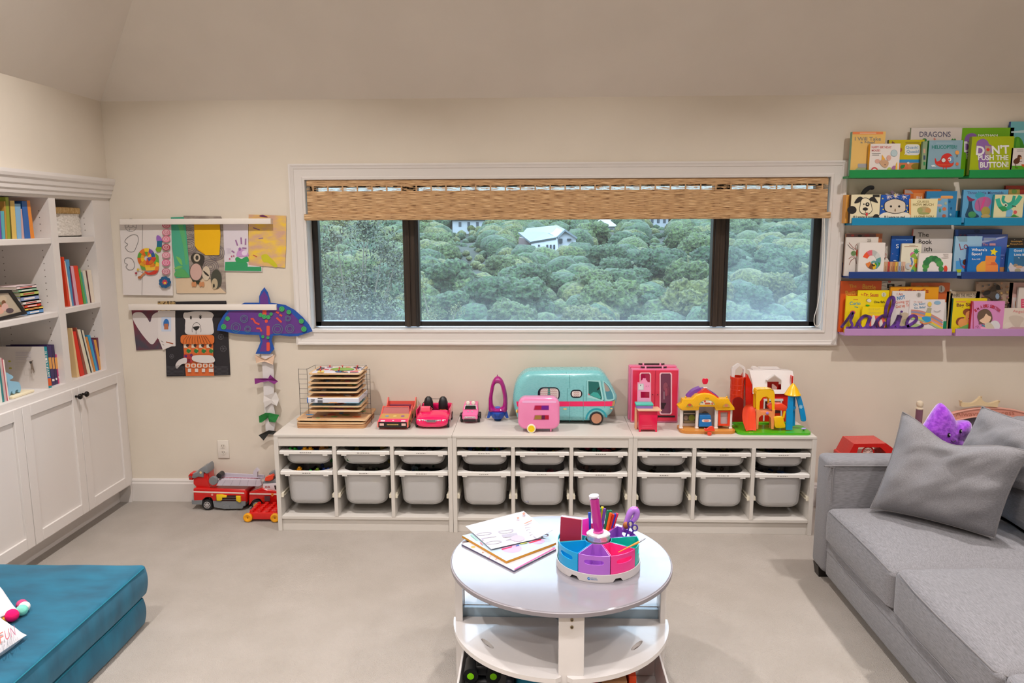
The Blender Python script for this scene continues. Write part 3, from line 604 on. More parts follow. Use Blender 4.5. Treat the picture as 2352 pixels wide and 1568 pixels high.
sheet(A_, [(82, 170), (745, 170), (770, 1112), (130, 1104)], -.012, 'e0dad6', its, 'child_drawing', 'white drawing of a rainbow striped snail with pink spirals down its right edge')
# penguin drawing behind
pen = nodemat('crayon_paper', '8d8078', 'ab9f92', nscale=18, rough=.9, bump=0, scale=(1, 1, 2))
its = [('P', [(800, 890), (1000, 880), (1260, 905), (1450, 1075), (1450, 1080), (820, 1082)], 'd8c0a0')]
for cx, cy in ((990, 300), (980, 480), (1250, 740), (1330, 560)):
    for r in (30, 55, 80, 105): its.append(('C', cx, cy, r, r*.9, 5, '6b6470'))
its += [('P', smooth2([(1000, 620), (1060, 560), (1170, 600), (1165, 690), (1130, 745), (1040, 700)], 4, True), '38332c'), ('E', 1080, 625, 42, 52, 'c9b9a0'), ('E', 1082, 625, 20, 30, '38332c'),
        ('E', 1075, 812, 90, 122, '4b463c'), ('E', 1070, 808, 76, 108, 'cba79c'), ('E', 1200, 825, 52, 92, 'cfc0a8', ), ('P', smooth2([(1160, 790), (1195, 810), (1235, 850), (1225, 862), (1185, 835)], 3, True), '2c2824'),
        ('E', 1330, 900, 70, 125, '45463a'), ('E', 1310, 960, 40, 70, 'b8a888'), ('E', 1300, 985, 12, 26, '26241f'), ('P', smooth2([(1020, 915), (1130, 930), (1105, 965), (1050, 945)], 3, True), '2e3424')]
for cx in (1030, 1058, 1130, 1160): its.append(('E', cx, 965, 18, 34, 'c88a5c'))
sheet(A_, [(905, 85), (1385, 95), (1410, 140), (1450, 1080), (812, 1082), (795, 700)], -.006, 'a89a8c', its, 'child_drawing', 'crayon penguin scene on brown paper half hidden behind the orange note', mat=pen)
its = [('P', smooth2([(830, 200), (900, 210), (945, 480), (960, 690), (930, 700), (905, 500), (850, 260)], 4, True), '58b070'), ('P', smooth2([(810, 610), (870, 640), (890, 720), (850, 690)], 4, True), '78c060'), ('P', smooth2([(780, 770), (840, 730), (900, 740), (840, 770)], 4, True), '70b860'), ('P', smooth2([(790, 860), (830, 770), (900, 770), (960, 830), (970, 880)], 4, True), '55a860')]
sheet(A_, [(740, 105), (905, 100), (930, 190), (970, 640), (985, 880), (808, 885), (750, 420)], -.0095, '4aa888', its, 'green_painting', 'narrow sea green painting hanging beside the snail drawing', 'painting')
sheet(A_, [(1040, 180), (1370, 185), (1380, 330), (1365, 590), (1190, 592), (1090, 530), (1048, 470)], -.0115, 'eeb804', [('P', [(1190, 592), (1090, 530), (1070, 500), (1160, 560)], 'd89e00')], 'orange_note', 'yellow-orange paper note pinned over the penguin drawing', 'paper')
its = [('P', [(1440, 680), (1700, 675), (1730, 700), (1730, 740), (1905, 742), (1908, 800), (1435, 792)], '2f9a62'), ('P', smooth2([(1570, 640), (1600, 615), (1650, 640), (1700, 615), (1735, 620), (1735, 680), (1600, 690)], 4, True), '2c9c58')]
for p in ([(1575, 395), (1600, 470)], [(1645, 365), (1650, 450)], [(1705, 380), (1702, 460)], [(1525, 535), (1560, 560)], [(1660, 500), (1715, 505)]): its.append(('L', p, 18, '9a6a9c'))
its += [('P', smooth2([(1590, 570), (1620, 520), (1680, 520), (1730, 560), (1735, 605), (1600, 610)], 4, True), 'c898cc'), ('E', 1690, 565, 36, 32, 'e6d4ea'), ('E', 1630, 515, 18, 22, '9c6aa8')]
for x, y in ((1500, 640), (1525, 608), (1552, 602)): its.append(('E', x, y, 9, 11, 'b8607c'))
for i in range(4): its.append(('L', [(1465+i*14, 500), (1470+i*14, 570)], 3, 'b8a4c0'))
sheet(A_, [(1415, 180), (1735, 180), (1740, 720), (1915, 742), (1915, 805), (1432, 796)], -.0085, 'dcd4dc', its, 'handprint_art', 'white sheet with purple handprint above green paper grass', 'drawing')
yp = nodemat('yellow_finger_paint', 'cfa58c', 'ecc63c', nscale=9, detail=5, rough=.6, bump=.4, bdist=.002, scale=(1, 1, 2.5), ramp=(.38, .62))
its = [('P', smooth2([(1905, 600), (1960, 580), (2000, 600), (2110, 720), (2080, 750), (1990, 690), (1930, 680)], 4, True), 'c8c420'), ('P', smooth2([(1880, 85), (1930, 75), (1990, 105), (1900, 100)], 4, True), '6a2858'), ('L', [(1800, 240), (1885, 268)], 14, '8a6080'), ('L', [(1870, 380), (1930, 372)], 14, '9a7898'), ('L', [(1800, 590), (1850, 615)], 12, 'c05a48')]
sheet(A_, [(1742, 70), (2225, 85), (2222, 500), (2210, 755), (1970, 735), (1738, 735)], -.006, 'dcb84c', its, 'finger_painting', 'yellow and mauve finger painting at the right end of the upper rail', 'painting', mat=yp)
# lower rail pictures
mr_ = nodemat('maroon_splatter', '4a4450', '7a3040', nscale=9, detail=6, rough=.8, bump=0)
its = [('P', smooth2([(275, 380), (300, 310), (370, 280), (430, 330), (420, 420), (350, 530), (295, 595), (230, 540), (150, 430), (105, 340), (120, 290), (190, 285), (240, 330)], 5, True), 'ddd6d4')]
sheet(B_, [(90, 240), (430, 230), (440, 640), (140, 655), (112, 400)], -.006, '5c3a48', its, 'heart_painting', 'maroon and grey painting with a big white heart, left end of the lower rail', 'painting', mat=mr_)
lp = nodemat('leopard_paper', '4a3a26', 'b89c6a', nscale=60, rough=.8, bump=0, ramp=(.45, .5))
its = [('R', 385, 330, 480, 470, 'c8d4e8'), ('E', 432, 395, 28, 48, '2f70b8'), ('R', 412, 395, 452, 450, 'b8704c'), ('P', [(345, 510), (505, 500), (520, 600), (400, 650)], 'e2dcd8'), ('L', [(430, 572), (500, 590)], 10, '9c4a24'), ('L', [(380, 560), (405, 575)], 4, '555050'), ('L', [(395, 590), (412, 605)], 4, '555050')]
t_ = sheet(B_, [(350, 270), (518, 270), (522, 612), (440, 622), (350, 540)], -.009, 'e2dcda', its, 'taped_collage', 'white taped collage with a small blue window print between the heart and the bear', 'drawing')
sheet(B_, [(348, 178), (520, 176), (520, 296), (350, 300)], -.0075, '8a7450', [], 'patterned_strip', 'leopard patterned paper strip gripped by the lower rail', 'paper', mat=lp)
its = [('P', smooth2([(605, 290), (640, 285), (700, 275), (800, 275), (860, 280), (893, 310), (880, 350), (890, 420), (872, 500), (640, 500), (615, 430), (618, 360), (598, 330)], 4, True), 'dcd6d2'),
       ('L', ell(727, 455, 44, 72, 20, PI*.9, PI*2.1), 4, '333030'), ('P', smooth2([(695, 425), (755, 420), (745, 445), (722, 462), (700, 445)], 3, True), '22201f'), ('L', [(722, 462), (722, 496)], 4, '333030'), ('E', 672, 335, 9, 18, '2c2828'), ('E', 765, 332, 11, 16, '2c2828'), ('L', [(748, 322), (765, 308), (780, 320)], 4, '333030'),
       ('P', [(598, 590), (890, 590), (890, 690), (900, 900), (625, 902), (612, 780)], 'd86a30')]
for i in range(4):
    its += [('R', 605+i*74, 592, 640+i*74, 628, 'e2d6c0'), ('R', 640+i*74, 635, 668+i*74, 680, 'e8b06a'), ('E', 640+i*74, 605, 14, 16, '3c2a26'), ('P', smooth2([(640+i*74, 640), (675+i*74, 655), (655+i*74, 680), (630+i*74, 665)], 3, True), '2a7838')]
its += [('R', 605, 690, 690, 772, 'b83838'), ('E', 625, 708, 14, 12, '5a2a70'), ('E', 680, 700, 14, 14, '6a2a60'), ('R', 640, 735, 670, 768, '7a2030')]
for i in range(5): its.append(('O', 622+i*57, 780, 668+i*57, 820, 12, 'e0cfc0')); its.append(('O', 634+i*57, 788, 656+i*57, 812, 9, 'd86a30'))
for i in range(4): its.append(('R', 648+i*68, 828, 680+i*68 if i < 3 else 896, 862, 'ddd4cc'))
its += [('O', 578, 502, 905, 590, 28, 'd8702e')]+[('L', [(600+i*30, 588), (612+i*26, 545), (640+i*20, 512)], 4, '6a3418') for i in range(10)]
its += [('P', smooth2([(690, 715), (720, 700), (800, 697), (890, 705), (905, 765), (780, 772), (700, 750)], 4, True), 'dcd6d2'), ('P', smooth2([(635, 725), (570, 740), (535, 780), (532, 815), (550, 825), (590, 785), (635, 775)], 4, True), 'd6d0ce')]
for cx, cy, r in ((970, 520, 26), (995, 635, 28), (495, 708, 20)): its += [('C', cx, cy, r, r, 2.5, '6d6a70')]+[('L', [(cx-r*math.cos(a), cy-r*math.sin(a)), (cx+r*math.cos(a), cy+r*math.sin(a))], 2, '6d6a70') for a in (0, 1.05, 2.1)]
for i in range(7): its.append(('L', smooth2([(440, 800+i*13), (500, 812+i*12), (560, 800+i*13), (618, 812+i*12)], 3), 3, '5b5a60')); its.append(('L', smooth2([(905, 800+i*13), (950, 812+i*12), (1000, 805+i*13), (1045, 812+i*12)], 3), 3, '5b5a60'))
sheet(B_, [(515, 180), (1015, 172), (1025, 300), (1055, 895), (434, 908), (425, 620), (520, 620)], -.0065, '2a272b', its, 'bear_collage', 'black sheet with a white bear in an orange ruffled jumper', 'drawing')
# paper bird kite
t = thing('paper_bird', tuple(U(610, 1008, -.03)), 'big purple and blue paper bird with a long white tail hanging from the lower rail', 'paper bird')
b = MB(); P = PY(-.031)
out = [(1195, 190), (1335, 190), (1335, 130), (1355, 80), (1387, 40), (1420, 90), (1435, 140), (1440, 190), (1505, 198), (1590, 212), (1680, 260), (1760, 330), (1820, 400), (1856, 468), (1790, 490), (1715, 515), (1630, 518), (1540, 508), (1470, 512), (1455, 560), (1485, 640), (1440, 690), (1300, 688), (1330, 620), (1350, 570), (1335, 505), (1200, 500), (1090, 490), (1000, 470), (925, 460), (940, 400), (985, 320), (1030, 262), (1100, 235)]
b.prism([P.at(*zp(B_, *p)) for p in out], (0, .0015, 0), M('1f52a8', .8))
inn = [(1345, 180), (1345, 130), (1385, 75), (1422, 135), (1425, 190), (1440, 250), (1505, 235), (1580, 245), (1650, 290), (1730, 370), (1800, 440), (1780, 470), (1715, 490), (1600, 492), (1475, 490), (1440, 500), (1430, 560), (1450, 640), (1430, 665), (1340, 665), (1370, 570), (1350, 480), (1200, 470), (1020, 448), (965, 440), (1000, 350), (1045, 275), (1345, 262)]
its = [('P', inn, '64358a')]
for x0, y0, x1, y1 in ((1368, 255, 1408, 310), (1392, 355, 1420, 385), (1408, 415, 1440, 510), (1408, 575, 1440, 660)): its.append(('O', x0, y0, x1, y1, 10, 'e0503c'))
for p in ([(1255, 350), (1275, 345), (1300, 385), (1340, 400)], [(1310, 440), (1345, 440), (1360, 470)], [(1505, 335), (1555, 380)], [(1535, 305), (1560, 320)], [(1500, 280), (1530, 290)]): its.append(('L', p, 18, 'dc4e3c'))
for cx, cy, r in ((992, 424, 26), (1030, 345, 22), (1350, 310, 20), (1388, 325, 22), (1428, 330, 20), (1455, 300, 16), (1375, 520, 15), (1425, 530, 14), (1560, 250, 26), (1628, 280, 22), (1750, 368, 24), (1775, 445, 26)): its += [('E', cx, cy, r, r, '3fae62'), ('C', cx, cy, r*.5, r*.5, 3, '2c7848')]
for cx, cy, r in ((1115, 430, 46), (1195, 345, 36), (1230, 445, 30), (1520, 445, 48), (1640, 440, 40), (1620, 340, 26)): its += [('C', cx, cy, r, r, 3.5, '4b8f80'), ('C', cx, cy, r*.6, r*.6, 3, '4b8f80')]
b.art(P, its, B_); b.build('bird_body', t, smooth=False)
b = MB(); P = PY(-.022)
b.prism([P.at(*zp(B_, *p)) for p in [(1355, 690), (1470, 690), (1480, 900), (1480, 1200), (1500, 1330), (1480, 1440), (1400, 1440), (1385, 1200), (1372, 900)]], (0, .001, 0), M('dcd8d8', .8)); b.build('tail_strip', t, smooth=False)
for col, pts, lab in (('dfc0a6', [(1300, 695), (1400, 740), (1490, 695), (1475, 790), (1395, 762), (1310, 775)], 'peach tissue bow'), ('83307e', [(1296, 925), (1400, 925), (1430, 930), (1445, 890), (1480, 915), (1520, 955), (1490, 980), (1430, 950), (1350, 965), (1300, 980)], 'purple tissue bow'),
    ('ddd9d6', [(1385, 1090), (1440, 1080), (1500, 1060), (1535, 1130), (1515, 1190), (1450, 1170), (1400, 1205), (1385, 1150)], 'white tissue bow'), ('24803c', [(1338, 1290), (1400, 1260), (1440, 1265), (1535, 1280), (1500, 1350), (1430, 1350), (1420, 1290), (1370, 1350), (1340, 1355)], 'green tissue bow'), ('2d2e2c', [(1335, 1475), (1430, 1430), (1505, 1438), (1480, 1470), (1430, 1465), (1380, 1530)], 'black tissue bow')):
    b = MB(); P = PY(-.034); q = [P.at(*zp(B_, *p)) for p in pts]; cc = sum(q, V((0, 0, 0)))/len(q)
    f = [p+V((0, -.006*math.sin(i*2.1)-.010*min(1, abs(p.x-cc.x)/.04), 0)) for i, p in enumerate(q)]
    c2 = cc+V((0, .004, 0)); n = len(f)
    b.add(f+[p+V((0, .004, 0)) for p in f]+[c2, c2+V((0, .004, 0))], [(i, (i+1) % n, 2*n) for i in range(n)]+[((i+1) % n+n, i+n, 2*n+1) for i in range(n)]+[(i, i+n, (i+1) % n+n, (i+1) % n) for i in range(n)], M(col, .85)); b.build('tissue_bow', t, smooth=False, label=lab)
# ------------------------------------------------------------------ white storage units with sliding bins
UX, UW, UF, UB = .0359, .99, -.455, -.0175
def frost():
    m = bpy.data.materials.new('frosted_plastic'); m.use_nodes = True; t = m.node_tree; b = t.nodes['Principled BSDF']; o = t.nodes['Material Output']
    b.inputs['Base Color'].default_value = (.90, .89, .88, 1); b.inputs['Roughness'].default_value = .32
    rf = t.nodes.new('ShaderNodeBsdfRefraction'); rf.inputs['IOR'].default_value = 1.25; rf.inputs['Roughness'].default_value = .45; rf.inputs[0].default_value = (.95, .95, .96, 1)
    tl = t.nodes.new('ShaderNodeBsdfTranslucent'); tl.inputs[0].default_value = (.85, .85, .86, 1)
    m1 = t.nodes.new('ShaderNodeMixShader'); m1.inputs[0].default_value = .3; t.links.new(rf.outputs[0], m1.inputs[1]); t.links.new(tl.outputs[0], m1.inputs[2])
    m2 = t.nodes.new('ShaderNodeMixShader'); m2.inputs[0].default_value = .55; t.links.new(b.outputs[0], m2.inputs[1]); t.links.new(m1.outputs[0], m2.inputs[2]); t.links.new(m2.outputs[0], o.inputs[0]); return m
FR = frost(); RIM = M('e6e3de', .35)
def rrect3(cx, cy, hx, hy, r, z, n=6):
    return [V((x, y, z)) for x, y in rr(cx-hx, cy-hy, cx+hx, cy+hy, min(r, hx, hy)-1e-4, n)]
def bin_(cx, ztop, depth, label, group, idx):
    y0, y1 = UF+.006, UB-.05; cy = (y0+y1)/2; hy = (y1-y0)/2
    t = thing('storage_bin', (cx, cy, ztop-depth), label, 'storage bin', group)
    # body: open tub, walls taper, rounded floor edge
    out = []; R = .042; hw = .129; hd = hy-.012; nt = 6
    prof = [(0, 0)]
    zb = ztop-depth
    def half(z): return hw-.014*(ztop-z)/.21
    rings = []
    rings.append(rrect3(cx, cy, half(ztop)-.0, hd, .055, ztop-.006))
    zz = zb+R
    if zz < ztop-.01: rings.append(rrect3(cx, cy, half(zz), hd-.004, .055, zz))
    for i in range(1, nt+1):
        a = PI/2*i/nt; ins = R*(1-math.cos(a)); rings.append(rrect3(cx, cy, half(zz)-ins, hd-.004-ins, max(.055-ins*.6, .02), zz-R*math.sin(a)))
    inner = [[V((cx+(p.x-cx)*.985, cy+(p.y-cy)*.99, p.z+.0025)) for p in r] for r in rings]
    m = MB(); m.ring(rings, FR, caps=False); m.poly(list(reversed(rings[-1])), FR); m.ring(list(reversed(inner)), FR, caps=False); m.poly(inner[-1], FR)
    m.build('tub', t, ang=60)
    # rim: flat flange with a rounded opening and a drop lip in front
    o_ = rrect3(cx, cy, .1475, hy, .012, ztop, 6); i_ = rrect3(cx, cy, half(ztop)-.002, hd-.002, .075, ztop, 6)
    m = MB(); lo = [p-V((0, 0, .006)) for p in o_]; li = [p-V((0, 0, .010)) for p in i_]
    m.ring([li, i_, o_, lo, li], RIM, caps=False)
    m.rbox(cx-.1475, cx+.1475, y0-.002, y0+.004, ztop-.020, ztop-.001, .0015, RIM, seg=1)
    for sx in (-1, 1): m.box(cx+sx*.094, cx+sx*.122, y0-.001, y0+.012, ztop-.027, ztop-.019, RIM)
    rn = random.Random(idx); w_ = rn.uniform(.022, .034); x = cx-w_
    while x < cx+w_:
        l = rn.uniform(.004, .012); m.box(x, min(x+l, cx+w_), y0-.0026, y0-.0019, ztop-.0125, ztop-.0085, M('8c8882')); x += l+.0035
    m.build('rim', t)
    return t
def pile(cx, z0, ztopp, cols, label, seed, y0=UF+.040):
    rn = random.Random(seed); m = MB()
    for k in range(46):
        x = cx+rn.uniform(-.09, .09); y = rn.uniform(y0, UB-.09); z = rn.uniform(z0+.02, ztopp-.012); s = rn.uniform(.012, .026); c = M(rn.choice(cols), .5)
        if rn.random() < .5:
            bm = bmesh.new(); bmesh.ops.create_cube(bm, size=1); mt = Matrix.Translation((x, y, z)) @ Matrix.Rotation(rn.uniform(0, 3), 4, 'Z') @ Matrix.Rotation(rn.uniform(0, .6), 4, 'X') @ Matrix.Diagonal((s*1.6, s, s*.7, 1))
            bm.transform(mt); bm.verts.index_update(); m.add([v.co.copy() for v in bm.verts], [tuple(v.index for v in f.verts) for f in bm.faces], c); bm.free()
        else: m.sph((x, y, z), s*.62, c, n=10)
    # settled bulk beneath the loose pieces
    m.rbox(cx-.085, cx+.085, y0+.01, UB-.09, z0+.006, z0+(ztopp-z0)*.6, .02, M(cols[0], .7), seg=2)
    o = m.build('toy_pile'); o['kind'] = 'stuff'; tag(o, label, 'toys'); return o
place = ['first', 'second', 'third']; unitn = ['left', 'middle', 'right']
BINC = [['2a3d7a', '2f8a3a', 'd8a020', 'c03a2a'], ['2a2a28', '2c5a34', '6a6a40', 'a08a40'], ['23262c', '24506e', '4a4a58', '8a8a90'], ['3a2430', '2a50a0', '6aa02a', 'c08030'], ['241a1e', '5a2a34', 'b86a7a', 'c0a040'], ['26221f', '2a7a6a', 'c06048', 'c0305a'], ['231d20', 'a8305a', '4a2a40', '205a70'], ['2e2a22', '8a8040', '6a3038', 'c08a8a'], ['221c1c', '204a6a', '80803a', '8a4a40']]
LOWC = [['2a3d7a', 'd89020', '2fa04a', 'b8402a'], ['4a4a40', 'c0b040', '8a8a80', '2c3a2c'], ['2a3430', '8aa0b0', '26503a', '3a5a80'], ['8a8478', 'a8a29a', '6a665c', '4a4a44'], ['8a8a98', '2a1c22', 'a83a44', 'c06a78'], ['b09088', '2a1c1e', '8a8078', '5a2028'], ['9a9290', '0e3a50', '8a6030', '2a2024'], ['9a928a', '3a3a3c', '26303c', '6a5a50'], ['a8a098', '3a2a24', '305a9a', '9a9aa8']]
for u in range(3):
    x0 = UX+UW*u+.0007; x1 = x0+UW-.0014; t = thing('storage_unit', ((x0+x1)/2, (UF+UB)/2, 0), 'white three-column toy storage frame, %s one of three along the wall' % unitn[u], 'storage unit', 'toy storage frames below the window')
    s = .023; d = .020; cw = (UW-.0014-2*s-2*d)/3
    b = MB(); b.box(x0, x0+s, UF, UB, 0, .546, MEL); b.build('side_panel', t, bevel=.0012); b = MB(); b.box(x1-s, x1, UF, UB, 0, .546, MEL); b.build('side_panel', t, bevel=.0012)
    b = MB(); b.box(x0, x1, UF-.001, UB, .5462, .560, MEL); b.build('top_board', t, bevel=.0015)
    b = MB(); b.box(x0+s, x1-s, UF+.004, UF+.020, .493, .546, MEL); b.build('front_rail', t, bevel=.001)
    b = MB(); b.box(x0+s, x1-s, UF+.002, UB-.005, .070, .0865, MEL); b.build('bottom_board', t, bevel=.001)
    b = MB(); b.box(x0+s, x1-s, UF+.012, UF+.028, 0, .070, MEL); b.build('plinth', t, bevel=.001)
    b = MB(); b.box(x0+s, x1-s, UB-.005, UB, 0, .546, MEL); b.build('back_panel', t)
    for k in range(2):
        xd = x0+s+cw+k*(cw+d); b = MB(); b.box(xd, xd+d, UF+.001, UB-.005, .0865, .546 if 0 else .4928, MEL); b.box(xd, xd+d, UF+.021, UB-.005, .4928, .546, MEL); b.build('divider', t, bevel=.001)
    for c in range(3):
        xa = x0+s+c*(cw+d); xb = xa+cw; cx = (xa+xb)/2; n = u*3+c
        for z in (.458, .340, .212):
            for sx, xx in ((1, xa), (-1, xb)):
                b = MB(); r_ = M('e4ddca', .45)
                b.box(xx, xx+sx*.013, UF+.014, UB-.03, z-.014, z-.011, r_); b.box(xx, xx+sx*.004, UF+.014, UB-.03, z-.011, z+.003, r_)
                if z < .3: b.box(xx, xx+sx*.011, UF+.014, UB-.03, z+.003, z+.005, r_); b.box(xx, xx+sx*.013, UF+.012, UF+.020, z-.018, z+.004, r_)
                b.build('runner', t, smooth=False)
        pos = '%s column of the %s storage unit' % (place[c], unitn[u])
        bin_(cx, .4660, .090, 'shallow frosted bin, upper bin in the '+pos, 'frosted sliding bins', n*2)
        bin_(cx, .3480, .206, 'deep frosted bin, lower bin in the '+pos, 'frosted sliding bins', n*2+1)
        pile(cx, .383, .460 if n else .450, BINC[n], 'mixed small toys inside the shallow bin, '+pos, n)
        pile(cx, .150, .335 if n not in (3, 4, 5, 6, 7) else .300, LOWC[n], 'mixed toys filling the deep bin, '+pos, 40+n)
# building bricks that poke out of the first column's bins
def brick(x, y, z, w, l, h, col, lab, rz=0, tilt=0, studs=(2, 1)):
    t = thing('toy_brick', (x, y, z), lab, 'toy brick', 'chunky bricks in the first column of bins', rz); t.rotation_euler = (tilt, 0, rz)
    b = MB(); b.rbox(-w/2, w/2, -l/2, l/2, 0, h, .002, M(col, .3), seg=2); b.build('brick_body', t, local=True)
    for i in range(studs[0]):
        for j in range(studs[1]):
            b = MB(); sx = w/studs[0]; sy = l/studs[1]; b.lathe((-w/2+sx*(i+.5), -l/2+sy*(j+.5), h), [(sx*.32, 0), (sx*.32, .008), (sx*.26, .010)], M(col, .3), n=16); b.build('stud', t, local=True)
brick(.125, -.41, .445, .05, .03, .018, '25b83c', 'green brick at the front of the upper bin, first column'); brick(.210, -.41, .446, .064, .03, .020, 'f0a818', 'orange-yellow brick at the front of the upper bin, first column'); brick(.285, -.38, .445, .04, .03, .02, 'b8782a', 'brown-orange brick at the right of the upper bin, first column', .3, studs=(1, 1)); brick(.16, -.35, .445, .045, .03, .018, '2a58a8', 'blue brick behind the green one, upper bin of the first column')
for x, y, z, c_, lab, st in ((.135, -.415, .318, 'f2b01c', 'yellow brick nearest the left in the lower bin, first column', (1, 1)), (.150, -.385, .330, 'eaa01a', 'yellow brick lying higher in the lower bin, first column', (1, 1)), (.178, -.412, .316, 'dc9422', 'orange brick in the middle of the lower bin, first column', (1, 1)), (.222, -.412, .320, '22b844', 'bright green brick at the front of the lower bin, first column', (1, 1)), (.252, -.385, .322, '7a9c2a', 'olive green brick at the right of the lower bin, first column', (1, 1)), (.200, -.415, .312, '3f9a62', 'dull green brick low in the lower bin, first column', (1, 1)), (.295, -.36, .315, '2448a0', 'dark blue brick at the right end of the lower bin, first column', (2, 1))):
    brick(x, y, z, .026 if st[0] == 1 else .05, .026, .014, c_, lab, random.random(), .1, st)
# ------------------------------------------------------------------ puzzle rack
T0 = (620, 820, .12116)
WD = nodemat('birch_ply', 'd2a878', 'e6c79c', scale=(3, 3, 60), nscale=2, rough=.55, bump=0)
WDd = nodemat('ply_edge', 'a87850', 'c79a6c', scale=(4, 4, 80), nscale=2, rough=.6, bump=0)
def board(zx0, zx1, zy, d, th, label, items=(), yf=-.325, mat=WD, topc=None, tz=None, group='wooden puzzles stacked in and under the wire rack'):
    a, c = PY(yf).at(*zp(T0, zx0, zy)), PY(yf).at(*zp(T0, zx1, zy)); z = a.z if tz is None else tz
    t = thing('wooden_puzzle', ((a.x+c.x)/2, yf+d/2, z), label, 'puzzle', group)
    b = MB(); r = .018; pts = [V((x, y, z)) for x, y in rr(a.x, yf, c.x, yf+d, r, 4)]
    b.prism(pts, (0, 0, th), mat); b.build('puzzle_board', t, bevel=.001)
    if topc:
        b = MB(); b.prism([V((x, y, z+th)) for x, y in rr(a.x+.012, yf+.012, c.x-.012, yf+d-.012, .012, 4)], (0, 0, .0006), M(topc, .5))
        rn = random.Random(label)
        for k in range(16):
            x, y = rn.uniform(a.x+.03, c.x-.03), rn.uniform(yf+.025, yf+d-.03); q = [V((px_, py_, z+th+.0006)) for px_, py_ in ell(x, y, rn.uniform(.01, .028), rn.uniform(.006, .014), 9)]
            b.prism(q, (0, 0, .002), M(rn.choice(['4a8ac0', 'd86a3a', '5aa060', 'e0b040', '8a5a8a', '2a2a2c', 'c84048', 'e0d8c8']), .5))
        b.build('puzzle_pieces', t, smooth=False)
    return t, z+th
XS = ['top', 'second', 'third', 'fourth', 'fifth', 'sixth']
zt_ = .56
t, z = board(505, 1800, 1355, .27, .010, 'wooden puzzle at the very bottom of the pile, lying on the storage unit', mat=WDd, tz=.5605)
t, z = board(500, 1800, 1300, .27, .012, 'thick wooden puzzle, second from the bottom, with dark grooves', mat=WDd, tz=z+.001)
t, z = board(500, 1790, 1240, .27, .008, 'wooden puzzle with black recesses below the biggest tilted board', topc='2e2622', tz=z+.003)
t, z = board(490, 1830, 1150, .27, .008, 'widest wooden puzzle with pastel picture tiles under the wire rack', topc='c8a07a', tz=z+.010)
brd = [(725, 1720, 1015, 'bf9a6a', 'puzzle with dark green pictures, lowest board held by the rack'), (725, 1720, 935, '78a8b8', 'puzzle with teal and orange sea pictures below the blue-ended box'), (700, 1680, 765, 'a8703a', 'puzzle with an orange-brown picture right above the blue-ended box'),
       (715, 1665, 665, '2a3a48', 'dark navy puzzle with teal corner in the rack'), (705, 1650, 575, '6a5a4a', 'puzzle with a red spot beside the dark navy one'), (715, 1660, 490, '7a6a58', 'puzzle with two small red pegs, third from the top of the rack'), (740, 1690, 400, '8a7460', 'puzzle second from the top of the rack')]
rk = thing('wire_puzzle_rack', tuple(U(767, 975, -.2)), 'grey wire rack holding stacked wooden puzzles at the left end of the storage units', 'wire rack')
for zx0, zx1, zy, c_, lab in brd:
    board(zx0, zx1, zy+14, .22, .0075, lab, topc=c_, yf=-.315)
tp, z = board(725, 1705, 334, .22, .0075, 'topmost puzzle in the rack, with red pegs on pictures', topc='d6d2da', yf=-.315)
ti = PZ(z+.0032)
b = MB()
b.art(ti, [('E', 1375, 225, 225, 28, '8ab050'), ('P', [(870, 245), (960, 190), (1045, 200), (980, 240)], '5a5560'), ('P', [(890, 295), (920, 255), (1030, 255), (1020, 295)], 'e0c060'), ('E', 1300, 272, 60, 12, '2f5a8a'), ('P', [(1560, 195), (1660, 180), (1750, 200), (1640, 205)], '3a4450'), ('P', [(1510, 290), (1530, 262), (1670, 262), (1680, 285)], 'c86a70')], T0); b.build('picture_tiles', tp, smooth=False)
for zx, zy in ((963, 215), (1138, 195), (1376, 195), (1660, 195), (1320, 232), (958, 272), (1305, 272), (1640, 240)):
    p = ti.at(*zp(T0, zx, zy)); b = MB(); b.lathe(tuple(p), [(.0025, 0), (.002, .006), (.0045, .008), (.005, .011), (.003, .014)], M('c83028', .3), n=12); b.build('peg', tp)
a, c = PY(-.32).at(*zp(T0, 700, 772)), PY(-.32).at(*zp(T0, 1690, 872))
t = thing('boxed_game', ((a.x+c.x)/2, -.2, c.z), 'white game box with blue end among the puzzles in the rack', 'box')
b = MB(); b.rbox(a.x, c.x, -.32, -.10, c.z, a.z, .003, M('d4d8e4', .5), seg=1); b.rbox(a.x-.001, a.x+.009, -.3205, -.0995, c.z-.0005, a.z+.0005, .003, M('3f6ab0', .5), seg=1); b.build('box_body', t)
b = MB(); b.art(PY(-.3207), [('T', 'IN', 790, 785, 835, 860, '1c2230', PI/2), ('R', 905, 772, 998, 786, '14161c'), ('R', 905, 818, 998, 832, '14161c'), ('R', 905, 842, 998, 856, '14161c'), ('P', [(1100, 872), (1140, 850), (1260, 850), (1300, 872)], 'e6b080'), ('P', [(1400, 872), (1440, 850), (1680, 855), (1680, 872)], 'a8cce0')], T0); b.build('printed_end', t, smooth=False)
WR = M('6f6b68', .35, .8); b = MB()
def w3(zx, zy, y=-.2): return PY(y).at(*zp(T0, zx, zy))
zbase = .5605
Pl = [w3(540, 228), w3(700, 228), w3(1735, 232), w3(1890, 232)]
for p in Pl: b.tube([p+V((0, 0, .004)), V((p.x, p.y, zbase))], .0016, WR, n=6)
for a, c in ((Pl[0], Pl[1]), (Pl[2], Pl[3])):
    n = 11
    for k in range(n):
        z = a.z-(a.z-zbase)*k/11; b.tube([V((a.x, a.y, z)), V((c.x, c.y, z))], .0012, WR, n=6)
bl, br_ = V((Pl[1].x+.01, -.07, Pl[0].z+.0)), V((Pl[2].x+.0, -.07, Pl[0].z))
b.tube([Pl[1], bl, br_, Pl[2]], .0016, WR, n=6)
for p in (bl, br_): b.tube([p, V((p.x, p.y, zbase))], .0016, WR, n=6)
